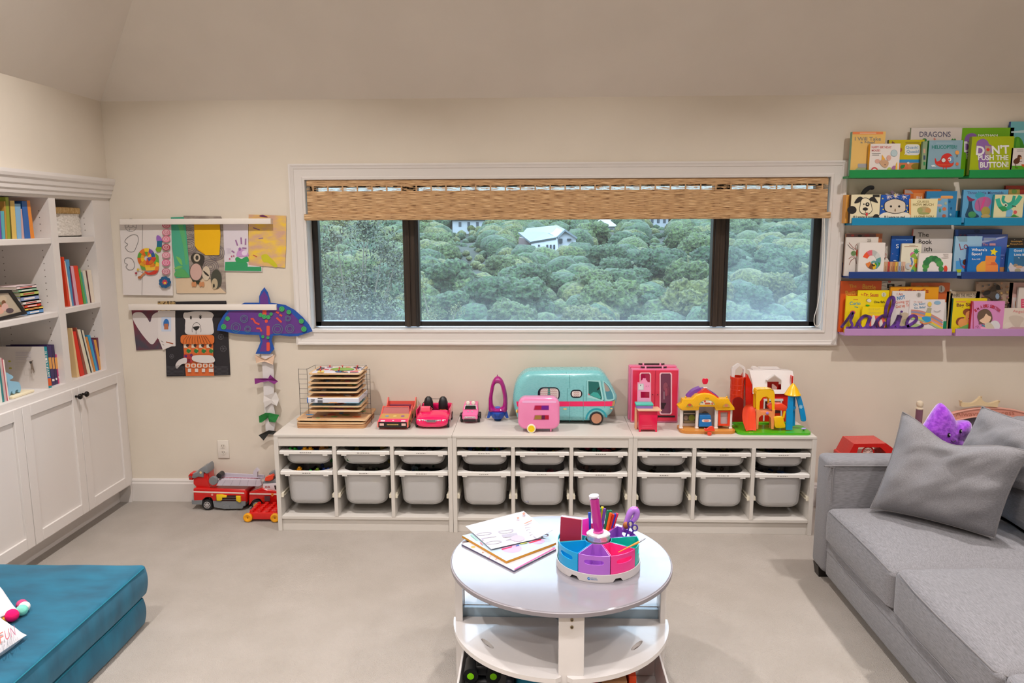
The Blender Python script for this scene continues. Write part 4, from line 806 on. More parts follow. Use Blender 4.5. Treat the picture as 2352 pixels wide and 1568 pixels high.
b.build('wire_frame', rk)
# ------------------------------------------------------------------ toy cars
T1 = (850, 840, .14031)
def wheel(t, x, y, z, r, w, tyre, hub, sx=1, hubr=.62, dots=0, local=True):
    b = MB(); b.lathe((x, y, z), [(r*.9, 0), (r, w*.15), (r, w*.85), (r*.9, w), (r*hubr, w*1.0), (r*hubr, w*.9)], M(tyre, .5), ax=(sx, 0, 0), n=28); o = b.build('wheel', t, local=local)
    b = MB(); b.lathe((x+sx*w*.86, y, z), [(0, 0), (r*hubr, 0), (r*hubr*.8, w*.12), (r*.2, w*.14), (0, w*.15)], M(hub, .3), ax=(sx, 0, 0), n=24)
    for k in range(dots): b.cyl((x+sx*w*1.0, y+r*hubr*.6*math.cos(k*2*PI/dots), z+r*hubr*.6*math.sin(k*2*PI/dots)), (x+sx*w*1.08, y+r*hubr*.6*math.cos(k*2*PI/dots), z+r*hubr*.6*math.sin(k*2*PI/dots)), r*.08, M('3a3a3a'), n=8)
    c = b.build('hub', t, local=local); c.parent = o; return o
def sbox(m, secs, mat, ex=4, n=28, caps=True):
    """loft of super-ellipse sections (y, half width, z bottom, z top)"""
    rings = []
    for y, hw, z0, z1 in secs:
        cz, hz = (z0+z1)/2, (z1-z0)/2; r = []
        for k in range(n):
            a = 2*PI*k/n; ca, sa = math.cos(a), math.sin(a)
            r.append(V((hw*math.copysign(abs(ca)**(2/ex), ca), y, cz+hz*math.copysign(abs(sa)**(2/ex), sa))))
        rings.append(r)
    m.ring(rings, mat, caps=caps); return m
# wood and cardboard convertible
t = thing('wooden_toy_car', (.681, -.352, .5605), 'coral and gold cardboard-and-wood toy convertible with square nose', 'toy car')
cor = M('f0685c', .3); gold = M('c39a58', .45); hotp = M('ee2f6c', .3)
def side(x0, x1): 
    b.prism([V((x0, y, z)) for y, z in ((0, .014), (0, .046), (.10, .068), (.16, .100), (.175, .098), (.20, .070), (.27, .078), (.31, .118), (.335, .112), (.335, .02), (.30, .014))], (x1-x0, 0, 0), cor)
b = MB(); side(-.086, -.081); side(.081, .086); b.build('side_wall', t, local=True, smooth=False)
b = MB(); b.prism([V((.0862, y, z)) for y, z in ((.01, .024), (.01, .040), (.10, .060), (.14, .075), (.19, .060), (.27, .068), (.31, .104), (.33, .1), (.33, .03))], (.001, 0, 0), gold); b.prism([V((.0873, y, z)) for y, z in ((.13, .03), (.13, .055), (.17, .055), (.17, .03))], (.0006, 0, 0), M('2a2420')); b.build('side_panel', t, local=True, smooth=False)
b = MB(); b.prism([V((-.081, 0, .014)), V((.081, 0, .014)), V((.081, 0, .046)), V((-.081, 0, .046))], (0, .004, 0), M('191412', .3)); b.add([(-.081, 0, .046), (.081, 0, .046), (.081, .042, .054), (-.081, .042, .054)], [(0, 1, 2, 3)], hotp); b.add([(-.081, .042, .054), (.081, .042, .054), (.081, .105, .068), (-.081, .105, .068)], [(0, 1, 2, 3)], gold)
b.box(-.081, .081, .004, .33, .014, .020, cor); b.box(-.081, .081, .325, .33, .02, .09, cor); b.build('nose_and_floor', t, local=True, smooth=False)
b = MB(); 
for x in (-.062, .062): b.box(x-.012, x+.012, -.0012, 0, .024, .038, M('e0b8b0'))
for i in range(14): b.box(-.032+i*.0047, -.029+i*.0047, -.001, 0, .028, .034, M('c8a860'))
for x in (-.058, .058): b.add([(x-.012, .006, .0478), (x+.012, .006, .0478), (x+.012, .020, .0505), (x-.012, .020, .0505)], [(0, 1, 2, 3)], M('e8e4e4', .2))
for x, c_ in ((-.045, '7a9ab8'), (0, 'd8c078'), (.045, '8a5a90')): b.poly([V((x+.011*math.cos(a*PI/6), .073+.010*math.sin(a*PI/6), .0616+.0022*math.sin(a*PI/6))) for a in range(12)], M(c_))
b.poly([V((.006*math.cos(a*PI/6), .018+.005*math.sin(a*PI/6), .0500+.001*math.sin(a*PI/6))) for a in range(12)], M('f0e0e4')); b.build('badges', t, local=True, smooth=False, label='printed badges, lamps and grille strip')
b = MB(); b.ring([[V((-.078, .105, .068)), V((-.07, .118, .104)), V((.07, .118, .104)), V((.078, .105, .068))], [V((-.078, .110, .068)), V((-.07, .123, .104)), V((.07, .123, .104)), V((.078, .110, .068))]], M('d88a88', .08, alpha=.55)); b.tube([(-.080, .105, .066), (-.072, .118, .106), (.072, .118, .106), (.080, .105, .066)], .003, cor, n=8); b.build('windscreen', t, local=True)
b = MB(); b.box(-.065, .065, .20, .25, .02, .062, M('8a2c44', .6)); b.rbox(-.065, .065, .25, .265, .02, .088, .006, M('8a2c44', .6)); b.build('bench_seat', t, local=True)
for y in (.055, .285):
    for sx in (-1, 1): wheel(t, sx*.078, y, .022, .022, .012, '1d1a1a', 'c8a878', sx)
# glossy pink convertible
t = thing('pink_convertible', (.897, -.335, .5605), 'glossy hot pink toy convertible with two black bucket seats', 'toy car')
hp = M('e8125f', .12, coat=.6); 
b = MB(); sbox(b, [(.0, .066, .020, .046), (.006, .080, .012, .058), (.02, .090, .010, .066), (.06, .094, .010, .076), (.10, .094, .010, .082)], hp, 3.4); b.build('front_body', t, local=True)
b = MB(); sbox(b, [(.10, .094, .010, .040), (.22, .094, .010, .040), (.27, .090, .012, .045)], hp, 4)
for sx in (-1, 1): b.rbox(sx*.094-.008, sx*.094+.008 if 0 else sx*.094+.0, .095, .27, .03, .088, .006, hp)
b.rbox(-.09, .09, .255, .278, .02, .090, .010, hp); b.build('rear_body', t, local=True)
b = MB(); b.box(-.084, .084, .10, .256, .040, .045, M('1d1a1c')); b.rbox(-.082, .082, .098, .118, .06, .084, .006, M('f03a78', .2)); b.build('cabin', t, local=True)
for sx, c_ in ((-1, 'e03a50'), (1, 'e8663c')):
    b = MB(); b.rbox(sx*.043-.024, sx*.043+.024, .150, .20, .045, .070, .010, M(c_, .5)); b.build('seat_cushion', t, local=True, label='red seat cushion' if sx < 0 else 'orange seat cushion')
    b = MB(); b.lathe((sx*.043, .205, .05), [(.026, 0), (.028, .03), (.027, .060), (.020, .082), (.010, .092)], M('1b1a1e', .4), n=18); b.build('seat_back', t, local=True)
b = MB(); b.tube(smooth2([(-.080, .15, .07), (-.066, .15, .118), (-.03, .15, .124), (.0, .15, .07)], 6), .0016, M('1b1a1e'), n=6); b.tube([(-.04, .21, .128), (.045, .21, .126)], .0016, M('1b1a1e'), n=6); b.build('roll_bar', t, local=True)
b = MB(); b.rbox(-.072, -.018, .085, .115, .078, .108, .004, M('f4647e', .3)); b.tube([(-.014, .10, .100), (-.006, .10, .094), (-.014, .10, .086)], .002, M('f4647e'), n=6); tg = b.build('toy_case', t, local=True, label='small salmon pink case')
b = MB()
for sx in (-1, 1):
    b.add([(sx*.030, -.0006, .048), (sx*.078, .008, .044), (sx*.080, .010, .056), (sx*.034, .002, .054)], [(0, 1, 2, 3) if sx > 0 else (3, 2, 1, 0)], M('d8c8d4', .1))
    b.sph((sx*.066, .006, .0505), .0055, M('f0eef2', .05), n=10); b.sph((sx*.050, .003, .0505), .005, M('b8a8b4', .05), n=10)
b.ring([[V((-.036, -.004, .056)), V((.036, -.004, .056)), V((.024, -.004, .042)), V((-.024, -.004, .042))], [V((-.032, .004, .055)), V((.032, .004, .055)), V((.022, .004, .043)), V((-.022, .004, .043))]], M('c8c4cc', .15, .9))
for i in range(4): b.box(-.026+i*.001, .026-i*.001, -.0056, -.004, .0445+i*.0028, .0456+i*.0028, M('5a4a55'))
b.build('headlights_and_grille', t, local=True, smooth=False, label='silver grille between two clear headlights')
for y in (.05, .225):
    for sx in (-1, 1): wheel(t, sx*.083, y, .024, .024, .013, '1b1b1d', 'b8b4ba', sx)
# small pink off-road car
t = thing('pink_jeep', (1.103, -.20, .5605), 'small pink toy off-roader with black bumper and two round roof lights', 'toy car')
pk = M('ee70a8', .3)
b = MB(); sbox(b, [(.0, .044, .022, .050), (.01, .046, .018, .060), (.05, .046, .018, .068)], pk, 5); b.build('bonnet', t, local=True)
b = MB(); b.ring([[V((-.046, .05, .02)), V((.046, .05, .02)), V((.046, .05, .066)), V((-.046, .05, .066))], [V((-.044, .068, .02)), V((.044, .068, .02)), V((.040, .068, .096)), V((-.040, .068, .096))], [V((-.044, .14, .02)), V((.044, .14, .02)), V((.040, .14, .098)), V((-.040, .14, .098))]], pk); b.build('cab', t, local=True, bevel=.003)
b = MB(); b.add([(-.036, .0495, .071), (.036, .0495, .071), (.032, .0625, .093), (-.032, .0625, .093)], [(0, 1, 2, 3)], M('e8e4e4')); b.add([(-.033, .0475, .073), (.033, .0475, .073), (.030, .0600, .091), (-.030, .0600, .091)], [(0, 1, 2, 3)], M('1e2622', .1)); b.build('windscreen', t, local=True, smooth=False)
b = MB(); b.rbox(-.034, .034, -.010, .004, .012, .024, .003, M('1c1a1c')); b.rbox(-.036, .036, -.006, .0, .030, .034, .001, M('d8d4d8', .2)); b.rbox(-.03, .03, -.006, .0, .037, .040, .001, M('d8d4d8', .2)); b.box(-.02, -.016, -.0055, -.001, .03, .04, M('d8d4d8')); b.box(.016, .02, -.0055, -.001, .03, .04, M('d8d4d8')); b.build('bumper', t, local=True)
for sx, c_ in ((-1, 'b8c030'), (1, 'e0a8a8')):
    b = MB(); b.lathe((sx*.016, .066, .104), [(.0, -.004), (.011, -.004), (.0125, 0), (.008, .005), (0, .006)], M('e8e6d8', .3), ax=(0, -1, 0), n=18); b.lathe((sx*.016, .0612, .104), [(0, 0), (.007, 0), (0, .001)], M(c_, .3), ax=(0, -1, 0), n=14); b.tube([(sx*.016, .066, .10), (sx*.016, .07, .096)], .003, M('e8e6d8'), n=6); b.build('roof_light', t, local=True)
    b = MB(); b.lathe((sx*.012, .022, .064), [(.0, .0), (.005, 0), (.005, .003), (0, .004)], M('d8d0dc', .2), n=12); b.build('headlight', t, local=True)
for y in (.03, .115):
    for sx in (-1, 1): wheel(t, sx*.042, y, .020, .020, .015, '1d1b1d', 'c0bcc0', sx)
b = MB(); 
for sx in (-1, 1): b.rbox(sx*.036, sx*.058, .005, .06, .040, .046, .002, M('1d1b1d'))
b.build('wheel_arch', t, local=True)
# rocket ring
t = thing('toy_rocket', (1.262, -.13, .5605), 'tall magenta toy rocket frame with open oval middle on a blue finned base', 'toy rocket')
Pq = PY(-.13)
def q1(x, y): return Pq.at(*zp(T1, x, y))
o_ = smooth2([(2085, 165), (2150, 200), (2200, 290), (2235, 430), (2250, 560), (2245, 680), (2230, 750), (2085, 765), (1955, 750), (1940, 680), (1938, 560), (1955, 430), (1985, 290), (2030, 200)], 5, True)
i_ = smooth2([(2085, 285), (2125, 300), (2150, 380), (2170, 500), (2172, 610), (2155, 660), (2085, 685), (2030, 660), (2012, 600), (2010, 500), (2030, 380), (2050, 300)], 5, True)
def resamp(P, n):
    c = (sum(p[0] for p in P)/len(P), sum(p[1] for p in P)/len(P)); out = []
    for k in range(n):
        a = 2*PI*k/n-PI; best = None
        for i in range(len(P)):
            p, q = P[i], P[(i+1) % len(P)]; ap = math.atan2(p[1]-c[1], p[0]-c[0]); aq = math.atan2(q[1]-c[1], q[0]-c[0])
            d = (a-ap+PI) % (2*PI)-PI; e_ = (aq-ap+PI) % (2*PI)-PI
            if e_ and 0 <= d/e_ <= 1 and abs(d) < 1: f = d/e_; best = (p[0]+(q[0]-p[0])*f, p[1]+(q[1]-p[1])*f)
        out.append(best or out[-1])
    return out
N_ = 64
O3 = [q1(*p) for p in resamp(o_, N_)]; I3 = [q1(*p) for p in resamp(i_, N_)]
mg = M('a8107c', .15, coat=.5); bl = M('1450b4', .25)
rings = []
for k in range(12):
    a = 2*PI*k/12; rings.append([(O3[i]+I3[i])/2+(O3[i]-I3[i])/2*math.cos(a)+V((0, .028*math.sin(a), 0)) for i in range(N_)])
rings.append(rings[0]); b = MB(); b.ring(rings, mg, caps=False); b.lathe(tuple(q1(2085, 178)), [(.006, 0), (.003, .004), (.0022, .010), (.003, .012)], mg, n=12); b.build('hull_ring', t)
c0 = q1(2090, 750); bz = .572; b = MB(); b.lathe((c0.x, -.13, bz), [(.026, 0), (.036, .010), (.043, .030), (.0445, c0.z-bz), (.040, c0.z-bz+.002)], bl, n=28); b.lathe((c0.x, -.13, .5605), [(.020, 0), (.022, .006), (.012, .012)], M('15406a'), n=18)
for k in range(3): b.box(c0.x-.018+k*.014, c0.x-.008+k*.014, -.172, -.166, .585, .612, M('0c3a86', .3))
b.build('engine_base', t)
for sx in (-1, 1):
    b = MB(); x = c0.x+sx*.042; b.prism([V((x, -.13, c0.z+.003)), V((x+sx*.012, -.13, c0.z+.002)), V((x+sx*.018, -.13, c0.z-.02)), V((x+sx*.022, -.13, .575)), V((x+sx*.010, -.13, .572)), V((x-sx*.004, -.13, .59))], (0, .010, 0), bl); b.build('fin', t, bevel=.002)
b = MB(); p = q1(2090, 665); b.sph((p.x, -.13, p.z-.006), .018, M('5a6ac8', .4), sc=(1, .9, .45), n=14); b.build('seat', t)
# ------------------------------------------------------------------ camper van and caravan
T2 = (1160, 830, .11905)
t = thing('toy_camper_van', (1.63, -.14, .5605), 'large turquoise toy camper van with pink stripe and bulbous body', 'toy camper van')
YF = -.225; tq = M('7fc8cc', .28, coat=.2); Pv = PY(YF)
def q2(x, y, yy=YF): return PY(yy).at(*zp(T2, x, y))
ol = smooth2([(150, 750), (160, 620), (200, 450), (290, 310), (400, 230), (560, 200), (1000, 192), (1500, 190), (1780, 192), (1900, 240), (2000, 360), (2080, 500), (2140, 620), (2175, 700), (2160, 800), (2110, 930), (2040, 1040), (1920, 1110), (1700, 1165), (1100, 1170), (500, 1165), (260, 1130), (200, 1000), (165, 880)], 4, True)
b = MB(); b.puff([q2(*p) for p in ol], YF, -.045, .045, tq, n=6); b.build('body_shell', t, ang=60)
Yf = YF-.0006
def decal(m, pts, col, k=1, th=.0012, T=T2, Y=YF):
    P = PY(Y-.0006*k); q = [P.at(*zp(T, *p)) for p in pts]; m.prism(q, (0, th, 0), M(col, .35) if isinstance(col, str) else col)
b = MB(); decal(b, [(215, 772), (2080, 768), (2060, 860), (235, 870)], 'ee2a68', 1); decal(b, [(2080, 770), (2130, 745), (2110, 850), (2060, 860)], 'b88a58', 1.5); b.build('side_stripe', t, smooth=False, label='hot pink side stripe')
for (x0, y0, x1, y1, r) in ((632, 495, 1058, 760, 110), (1262, 545, 1492, 702, 76)):
    b = MB(); P = PY(YF-.0012); oo = [P.at(*zp(T2, *p)) for p in rr(x0, y0, x1, y1, r, 6)]; k = 34
    b.prism(oo, (0, .003, 0), M('16222e', .3)); decal(b, rr(x0+k+12 if x1-x0 > 300 else x0+k-6, y0+k-8, x1-k+8, y1-k+8, r-38, 6), 'e2dad6', 3.2)
    yy = y0+k+16
    while yy < y1-k-4:
        ins = 30 if (yy < y0+k+40 or yy > y1-k-40) else 14
        xs = []; x = x0+k+ins; j = 0
        while x < x1-k-ins+8: xs.append((x, yy+(8 if j % 2 else -8))); x += 17; j += 1
        b.art(PY(YF-.0022), [('L', xs, 9, 'b87f80')], T2); yy += 34
    if x1-x0 > 300: decal(b, [(828, 520), (866, 520), (880, 745), (815, 745)], '2a9488', 4.2)
    b.build('side_window', t, smooth=False)
b = MB(); decal(b, [(1590, 360), (1840, 366), (1905, 770), (1590, 690)], 'a4dcdc', 1); decal(b, [(1605, 380), (1805, 392), (1870, 700), (1862, 738), (1612, 640)], '1c6a66', 2.2); decal(b, [(1605, 610), (1640, 640), (1612, 650)], 'd83a58', 3); decal(b, [(1770, 540), (1825, 480), (1830, 520), (1785, 560)], '14201e', 3)
decal(b, [(1640, 640), (1700, 590), (1790, 600), (1850, 690), (1830, 720), (1700, 670)], '3aa8a0', 3); b.build('door_window', t, smooth=False)
b = MB(); decal(b, smooth2([(1885, 392), (1930, 390), (2010, 460), (2080, 580), (2112, 700), (2080, 745), (1960, 752), (1930, 700)], 4, True), 'a4dcdc', 1.2); decal(b, smooth2([(1908, 412), (1930, 408), (2000, 480), (2065, 600), (2090, 700), (2070, 722), (1975, 730), (1950, 660)], 4, True), '4a90a0', 2.4); decal(b, smooth2([(1912, 425), (1930, 420), (1990, 490), (2020, 560), (1940, 570)], 4, True), 'a59a92', 3.2); b.build('quarter_window', t, smooth=False)
b = MB()
for pts in ([(1180, 198), (1185, 240), (1240, 245), (1250, 515), (1197, 520), (1197, 770), (1245, 780), (1245, 1160)], [(1510, 470), (1510, 1150)], [(1850, 370), (1925, 780), (1922, 890)], [(1570, 370), (1565, 775)]): b.art(PY(YF-.0004), [('L', pts, 6, '3f8a90')], T2)
b.art(PY(YF-.0003), [('L', ell(1765, 1130, 200, 215, 20, PI*1.02, PI*1.92), 34, '1f9aaa')], T2); decal(b, rr(1125, 900, 1190, 928, 13), 'e8d080', 1); decal(b, rr(2030, 895, 2075, 918, 11), 'e8d080', 1); b.art(PY(YF-.0005), [('E', 1897, 748, 9, 9, '1c2a2a'), ('E', 1295, 1090, 10, 10, '5aa0a4'), ('E', 1450, 1088, 10, 10, '5aa0a4')], T2); b.build('seams_and_lamps', t, smooth=False, label='panel seams, wheel arch band and small amber lamps')
for zx in (1765, 520):
    p = q2(zx, 1100, YF-.01); r = p.z-.5605
    for yy, sy in ((YF-.008, 1), (-.06, 1)):
        b = MB(); b.lathe((p.x, yy, .5605+r), [(r*.92, 0), (r, .004), (r, .020), (r*.92, .024)], M('1b1c1e', .5), ax=(0, 1, 0), n=30); o = b.build('wheel', t)
        if sy > 0 and yy < -.1: b = MB(); b.lathe((p.x, yy-.0006, .5605+r), [(0, 0), (r*.74, 0), (r*.76, .002)], M('c28d70', .25, .4), ax=(0, 1, 0), n=28); c = b.build('hub_cap', t); c.parent = o
# pink caravan in front
t = thing('pink_caravan', (1.50, -.35, .5605), 'small glossy pink toy caravan with a lemon slice wheel, in front of the camper van', 'toy caravan')
YF = -.39; pkc = M('f08cbc', .22, coat=.4)
ol = rr(250, 700, 1055, 1310, 150, 7)
b = MB(); b.puff([q2(*p, YF) for p in ol], YF, -.315, .014, pkc, n=4); b.build('body_shell', t, ang=60)
b = MB(); decal(b, rr(330, 752, 990, 800, 22), 'f6b8e4', .6, .0008, Y=YF-.0002)
for y0, y1, cs in ((842, 938, ('b01040', '701890')), (1028, 1125, ('a07838', 'b01030'))):
    decal(b, [(570, y0), (850, y0), (850, y1), (545, y1)], 'd0609a', 1, Y=YF); decal(b, [(582, y0+10), (705, y0+10), (700, y1-10), (562, y1-10)], cs[0], 2.4, Y=YF); decal(b, [(705, y0+10), (842, y0+10), (842, y1-10), (700, y1-10)], cs[1], 2.6, Y=YF)
    if y0 > 1000: decal(b, [(708, y0+10), (768, y0+10), (766, y1-10), (704, y1-10)], '5c1040', 3.4, Y=YF)
b.build('window_slots', t, smooth=False)
p = q2(508, 1305, YF-.006); b = MB(); r = .0245
b.lathe((p.x, YF-.002, .5605+r), [(0, 0), (r, 0), (r, -.010), (r*.8, -.012), (0, -.012)], M('ece6d2', .3), ax=(0, 1, 0), n=28); o = b.build('wheel', t)
b = MB(); b.lathe((p.x, YF-.0142, .5605+r), [(0, 0), (r*.76, 0), (r*.76, .002)], M('f0d01c', .3), ax=(0, 1, 0), n=26)
for k in range(9): b.cyl((p.x+r*.4*math.cos(k*.7), YF-.0148, .5605+r+r*.4*math.sin(k*.7)), (p.x+r*.4*math.cos(k*.7), YF-.014, .5605+r+r*.4*math.sin(k*.7)), r*.05, M('c0a010'), n=6)
c = b.build('lemon_hub', t); c.parent = o
b = MB(); a = q2(885, 1300, YF); b.ring([[V((a.x+dx*w, -.37+dy*w, z)) for dx, dy in ((-1, -1), (1, -1), (1, 1), (-1, 1))] for z, w in ((.5605, .003), (a.z+.006, .0065))], pkc); b.build('support_leg', t)
b = MB(); a = q2(215, 1000, YF); b.sph((a.x+.004, -.34, a.z), .010, M('e8cc60', .3), sc=(.7, 1, 1.1), n=12); b.build('hitch', t)
# ------------------------------------------------------------------ doll wardrobes and dressing table
T3 = (1430, 820, .12118)
def q3(x, y, Y): return PY(Y).at(*zp(T3, x, y))
def wardrobe(dx, dy, Y, D, label, front=True):
    t = thing('doll_wardrobe', (2.17, Y+D/2, .5605), label, 'doll wardrobe', 'pink doll wardrobes')
    wp, rd, lt = M('e8487c', .25, coat=.3), M('dc2f50', .22, coat=.3), M('f2a0c0', .3)
    a, c = q3(170+dx, 225+dy, Y), q3(1045+dx, 1260+dy, Y); z0 = .5605
    b = MB(); b.rbox(a.x, c.x, Y, Y+D, z0, a.z, .006, M('e87aa4', .3), seg=2); b.build('case', t)
    b = MB(); mx = (a.x+c.x)/2; b.rbox(a.x+.008, mx-.0006, Y-.006, Y, z0+.012, a.z-.006, .002, rd, seg=1); b.rbox(mx+.0006, c.x-.008, Y-.006, Y, z0+.012, a.z-.006, .002, rd, seg=1)
    b.build('door_pair', t)
    if front:
        for (x0, x1, y0, y1, cl) in ((322, 538, 290, 1080, 'a81848'), (700, 935, 290, 1085, '6f3550')):
            b = MB(); P = PY(Y-.0065); n = 22
            oo = [(x0+n, y0), (x1-n, y0), (x1, y0+n+6), (x1, y1-n-6), (x1-n, y1), (x0+n, y1), (x0, y1-n-6), (x0, y0+n+6)]
            cx_, cy_ = (x0+x1)/2, (y0+y1)/2
            ii = [(cx_+(x-cx_)*.82, cy_+(y-cy_)*.955) for x, y in oo]
            A = [P.at(*zp(T3, *p)) for p in oo]; B = [P.at(*zp(T3, *p)) for p in ii]
            b.ring([A, [p+V((0, -.002, 0)) for p in A], [p+V((0, -.002, 0)) for p in B], B], M('f6c6d2', .3), caps=False); b.build('door_frame_trim', t, smooth=False)
            b = MB(); b.prism([p+V((0, -.0006, 0)) for p in B], (0, .0005, 0), M(cl, .12))
            if x0 > 600: b.art(PY(Y-.0073), [('E', 815, 560, 44, 80, '8e4a5c'), ('E', 850, 640, 40, 90, '7c3a50'), ('R', 770, 650, 800, 800, '8a6878'), ('P', [(735, 860), (830, 870), (800, 920), (735, 930)], '2a1420'), ('R', 740, 930, 790, 975, '240f1a'), ('E', 825, 660, 22, 80, 'a04a60')], T3)
            b.build('door_window', t, smooth=False)
        b = MB()
        for x in (570, 665): b.lathe(tuple(q3(x, 706, Y-.006)), [(.002, 0), (.002, .003), (.0028, .005), (.0018, .008)], M('2a1014', .3), ax=(0, -1, 0), n=12)
        b.build('door_knobs', t)
        b = MB(); p, r_ = q3(670, 1105, Y-.0068), q3(992, 1140, Y-.0068); b.box(p.x, r_.x, Y-.0075, Y-.006, r_.z, p.z, M('1d0f14')); p = q3(665, 1090, Y); b.box(p.x, p.x+.002, Y-.0075, Y-.006, r_.z-.005, p.z, M('1d0f14')); b.build('drawer_slot', t, smooth=False)
    else:
        pass
    hx0, hx1 = q3(355+dx, 210+dy, Y), q3(848+dx, 210+dy, Y); zt = q3(600+dx, 205+dy, Y).z; ym = Y+D*.4
    b = MB(); b.tube([(hx0.x, ym, a.z+.008), (hx0.x+.010, ym, zt), (hx1.x-.010, ym, zt), (hx1.x, ym, a.z+.008)], .0045, M('2a1418', .35), n=10); b.build('carry_handle', t)
    for fx in (445, 768):
        p = q3(fx+dx, 205+dy, Y); b = MB(); b.rbox(p.x-.005, p.x+.005, ym-.007, ym+.007, a.z-.001, zt+.006, .002, lt, seg=1); b.build('handle_bracket', t)
    return t
wardrobe(0, 0, -.17, .055, 'pink doll wardrobe with two framed windowed doors, the front one of the pair')
wardrobe(-45, -62, -.108, .05, 'pink doll wardrobe standing behind the windowed one, only its edge and handle showing', False)
t = thing('doll_dressing_table', tuple(top(1489, 990)), 'hot pink doll dressing table with pale wood top and light pink mirror back', 'doll furniture')
Y = -.37; dp = M('e01048', .2, coat=.3)
a, c = q3(315, 1015, Y), q3(655, 1440, Y); z0 = .5605; hz = q3(400, 1380, Y).z
b = MB(); b.rbox(a.x, c.x, Y, Y+.07, z0+.012, a.z, .004, dp, seg=2)
for x in (a.x+.001, c.x-.011): b.box(x, x+.010, Y+.001, Y+.012, z0, z0+.014, dp); b.box(x, x+.010, Y+.058, Y+.069, z0, z0+.014, dp)
b.art(PY(Y-.0004), [('L', [(370, 1300), (560, 1290)], 7, 'f05a80'), ('L', [(370, 1330), (560, 1325)], 7, 'f05a80')], T3); b.build('cabinet', t)
b = MB(); e_ = q3(745, 1010, Y-.012); f_ = q3(262, 950, Y+.04); b.prism([V((a.x-.006, Y-.010, a.z)), V((e_.x, Y-.010, a.z)), V((c.x+.012, Y+.075, a.z)), V((a.x-.012, Y+.075, a.z))], (0, 0, .006), M('e8b898', .5)); b.build('table_top', t, smooth=False)
b = MB(); l_ = q3(245, 930, Y+.06); b.rbox(a.x-.014, a.x-.002, Y+.05, Y+.085, z0, a.z, .002, M('e8b48c', .5)); b.build('side_panel', t)
Ym = Y+.085
b = MB(); P = PY(Ym); pts = [(285, 480), (345, 478), (362, 440), (385, 425), (385, 405), (400, 398), (415, 408), (430, 398), (445, 410), (442, 430), (465, 450), (478, 478), (535, 480), (532, 640), (525, 775), (510, 775), (510, 660), (330, 655), (318, 775), (280, 775)]
lpk = M('f49cc4', .3); b.prism([P.at(*zp(T3, *p)) for p in pts], (0, .006, 0), lpk); a2, c2 = P.at(*zp(T3, 280, 775)), P.at(*zp(T3, 532, 775)); b.box(a2.x, c2.x, Ym, Ym+.006, a.z+.004, a2.z, lpk)
b.build('mirror_back', t, smooth=False)
b = MB(); b.art(PY(Ym), [('O', 296, 500, 400, 625, 10, 'c8ccd0'), ('R', 305, 515, 385, 610, 'dfe2e4'), ('P', [(330, 515), (345, 530), (355, 515), (348, 545), (335, 545)], '4a4a50'), ('E', 447, 548, 6, 7, 'b04070'), ('E', 490, 548, 6, 7, 'b04070')], T3); b.build('mirror', t, smooth=False)
t = thing('trinket_box', tuple(q3(418, 930, Y+.03)), 'tiny purple box with turquoise lid on the doll dressing table', 'box')
a3, c3 = q3(262, 860, Y+.02), q3(580, 930, Y+.02); zb_ = a.z+.0065
b = MB(); b.ring([[V((x, y, z)) for x, y in ((a3.x+i, Y+.022+i), (c3.x-i, Y+.022+i), (c3.x-i, Y+.078-i), (a3.x+i, Y+.078-i))] for z, i in ((zb_, .003), (zb_+.016, 0))], M('8a7ad0', .4)); b.build('box_body', t, smooth=False)
b = MB(); b.rbox(a3.x-.002, c3.x+.002, Y+.020, Y+.080, zb_+.0162, zb_+.027, .003, M('4cc4b4', .35)); b.build('lid', t)
# ------------------------------------------------------------------ play market
t = thing('play_market', (2.43, -.33, .5605), 'toy market building with yellow roof, white pillars and a red finial', 'toy building')
Y = -.355
def slab(m, pts, Y0, D, col, T=T3, r=0): 
    P = PY(Y0); q = [P.at(*zp(T, *p)) for p in pts]
    if r: m.puff(q, Y0, Y0+D, r, M(col, .3) if isinstance(col, str) else col, n=3)
    else: m.prism(q, (0, D, 0), M(col, .3) if isinstance(col, str) else col)
    return q
zf = .5605
b = MB(); a, c = top(1556, 985), top(1690, 992); b.prism([V((x, y, zf)) for x, y in rr(a.x, -.405, c.x-.005, -.25, .04, 6)], (0, 0, .013), M('c8843a', .35)); b.prism([V((x, y, zf+.013)) for x, y in rr(a.x+.008, -.398, c.x-.014, -.258, .036, 6)], (0, 0, .002), M('d69448', .35)); b.build('base_floor', t)
z1_ = zf+.015
yl = [(1095, 1010), (1400, 1010)]
wl = M('e2dcd8', .4); b = MB()
for x0, x1 in ((1095, 1150), (1395, 1445), (1755, 1815), (2035, 2085)):
    p, q_ = q3(x0, 1010, Y), q3(x1, 1010, Y); b.rbox(p.x, q_.x, Y, Y+.018, z1_, p.z+.004, .002, wl, seg=1); b.rbox(p.x-.002, q_.x+.002, Y-.002, Y+.02, z1_, z1_+.010, .002, wl, seg=1)
p, q_ = q3(1100, 1010, Y+.06), q3(2080, 1010, Y+.06); b.box(p.x, q_.x, Y+.06, Y+.066, z1_, p.z+.02, M('cfc6c2', .4)); b.build('white_walls', t)
b = MB(); b.art(PY(Y+.0585), [('R', 1150, 1020, 1385, 1250, '4a4a44'), ('R', 1160, 1060, 1370, 1075, 'd8d0cc'), ('E', 1310, 1150, 60, 60, '8a9a3a'), ('E', 1200, 1150, 40, 45, '9a8a80'), ('R', 1160, 1200, 1380, 1245, '8a8060'), ('E', 1560, 1080, 90, 90, 'c9c0b8'), ('E', 1560, 1085, 66, 66, '8a8078'), ('R', 1475, 1080, 1650, 1250, 'b8b4b8')], T3); b.build('printed_backdrop', t, smooth=False)
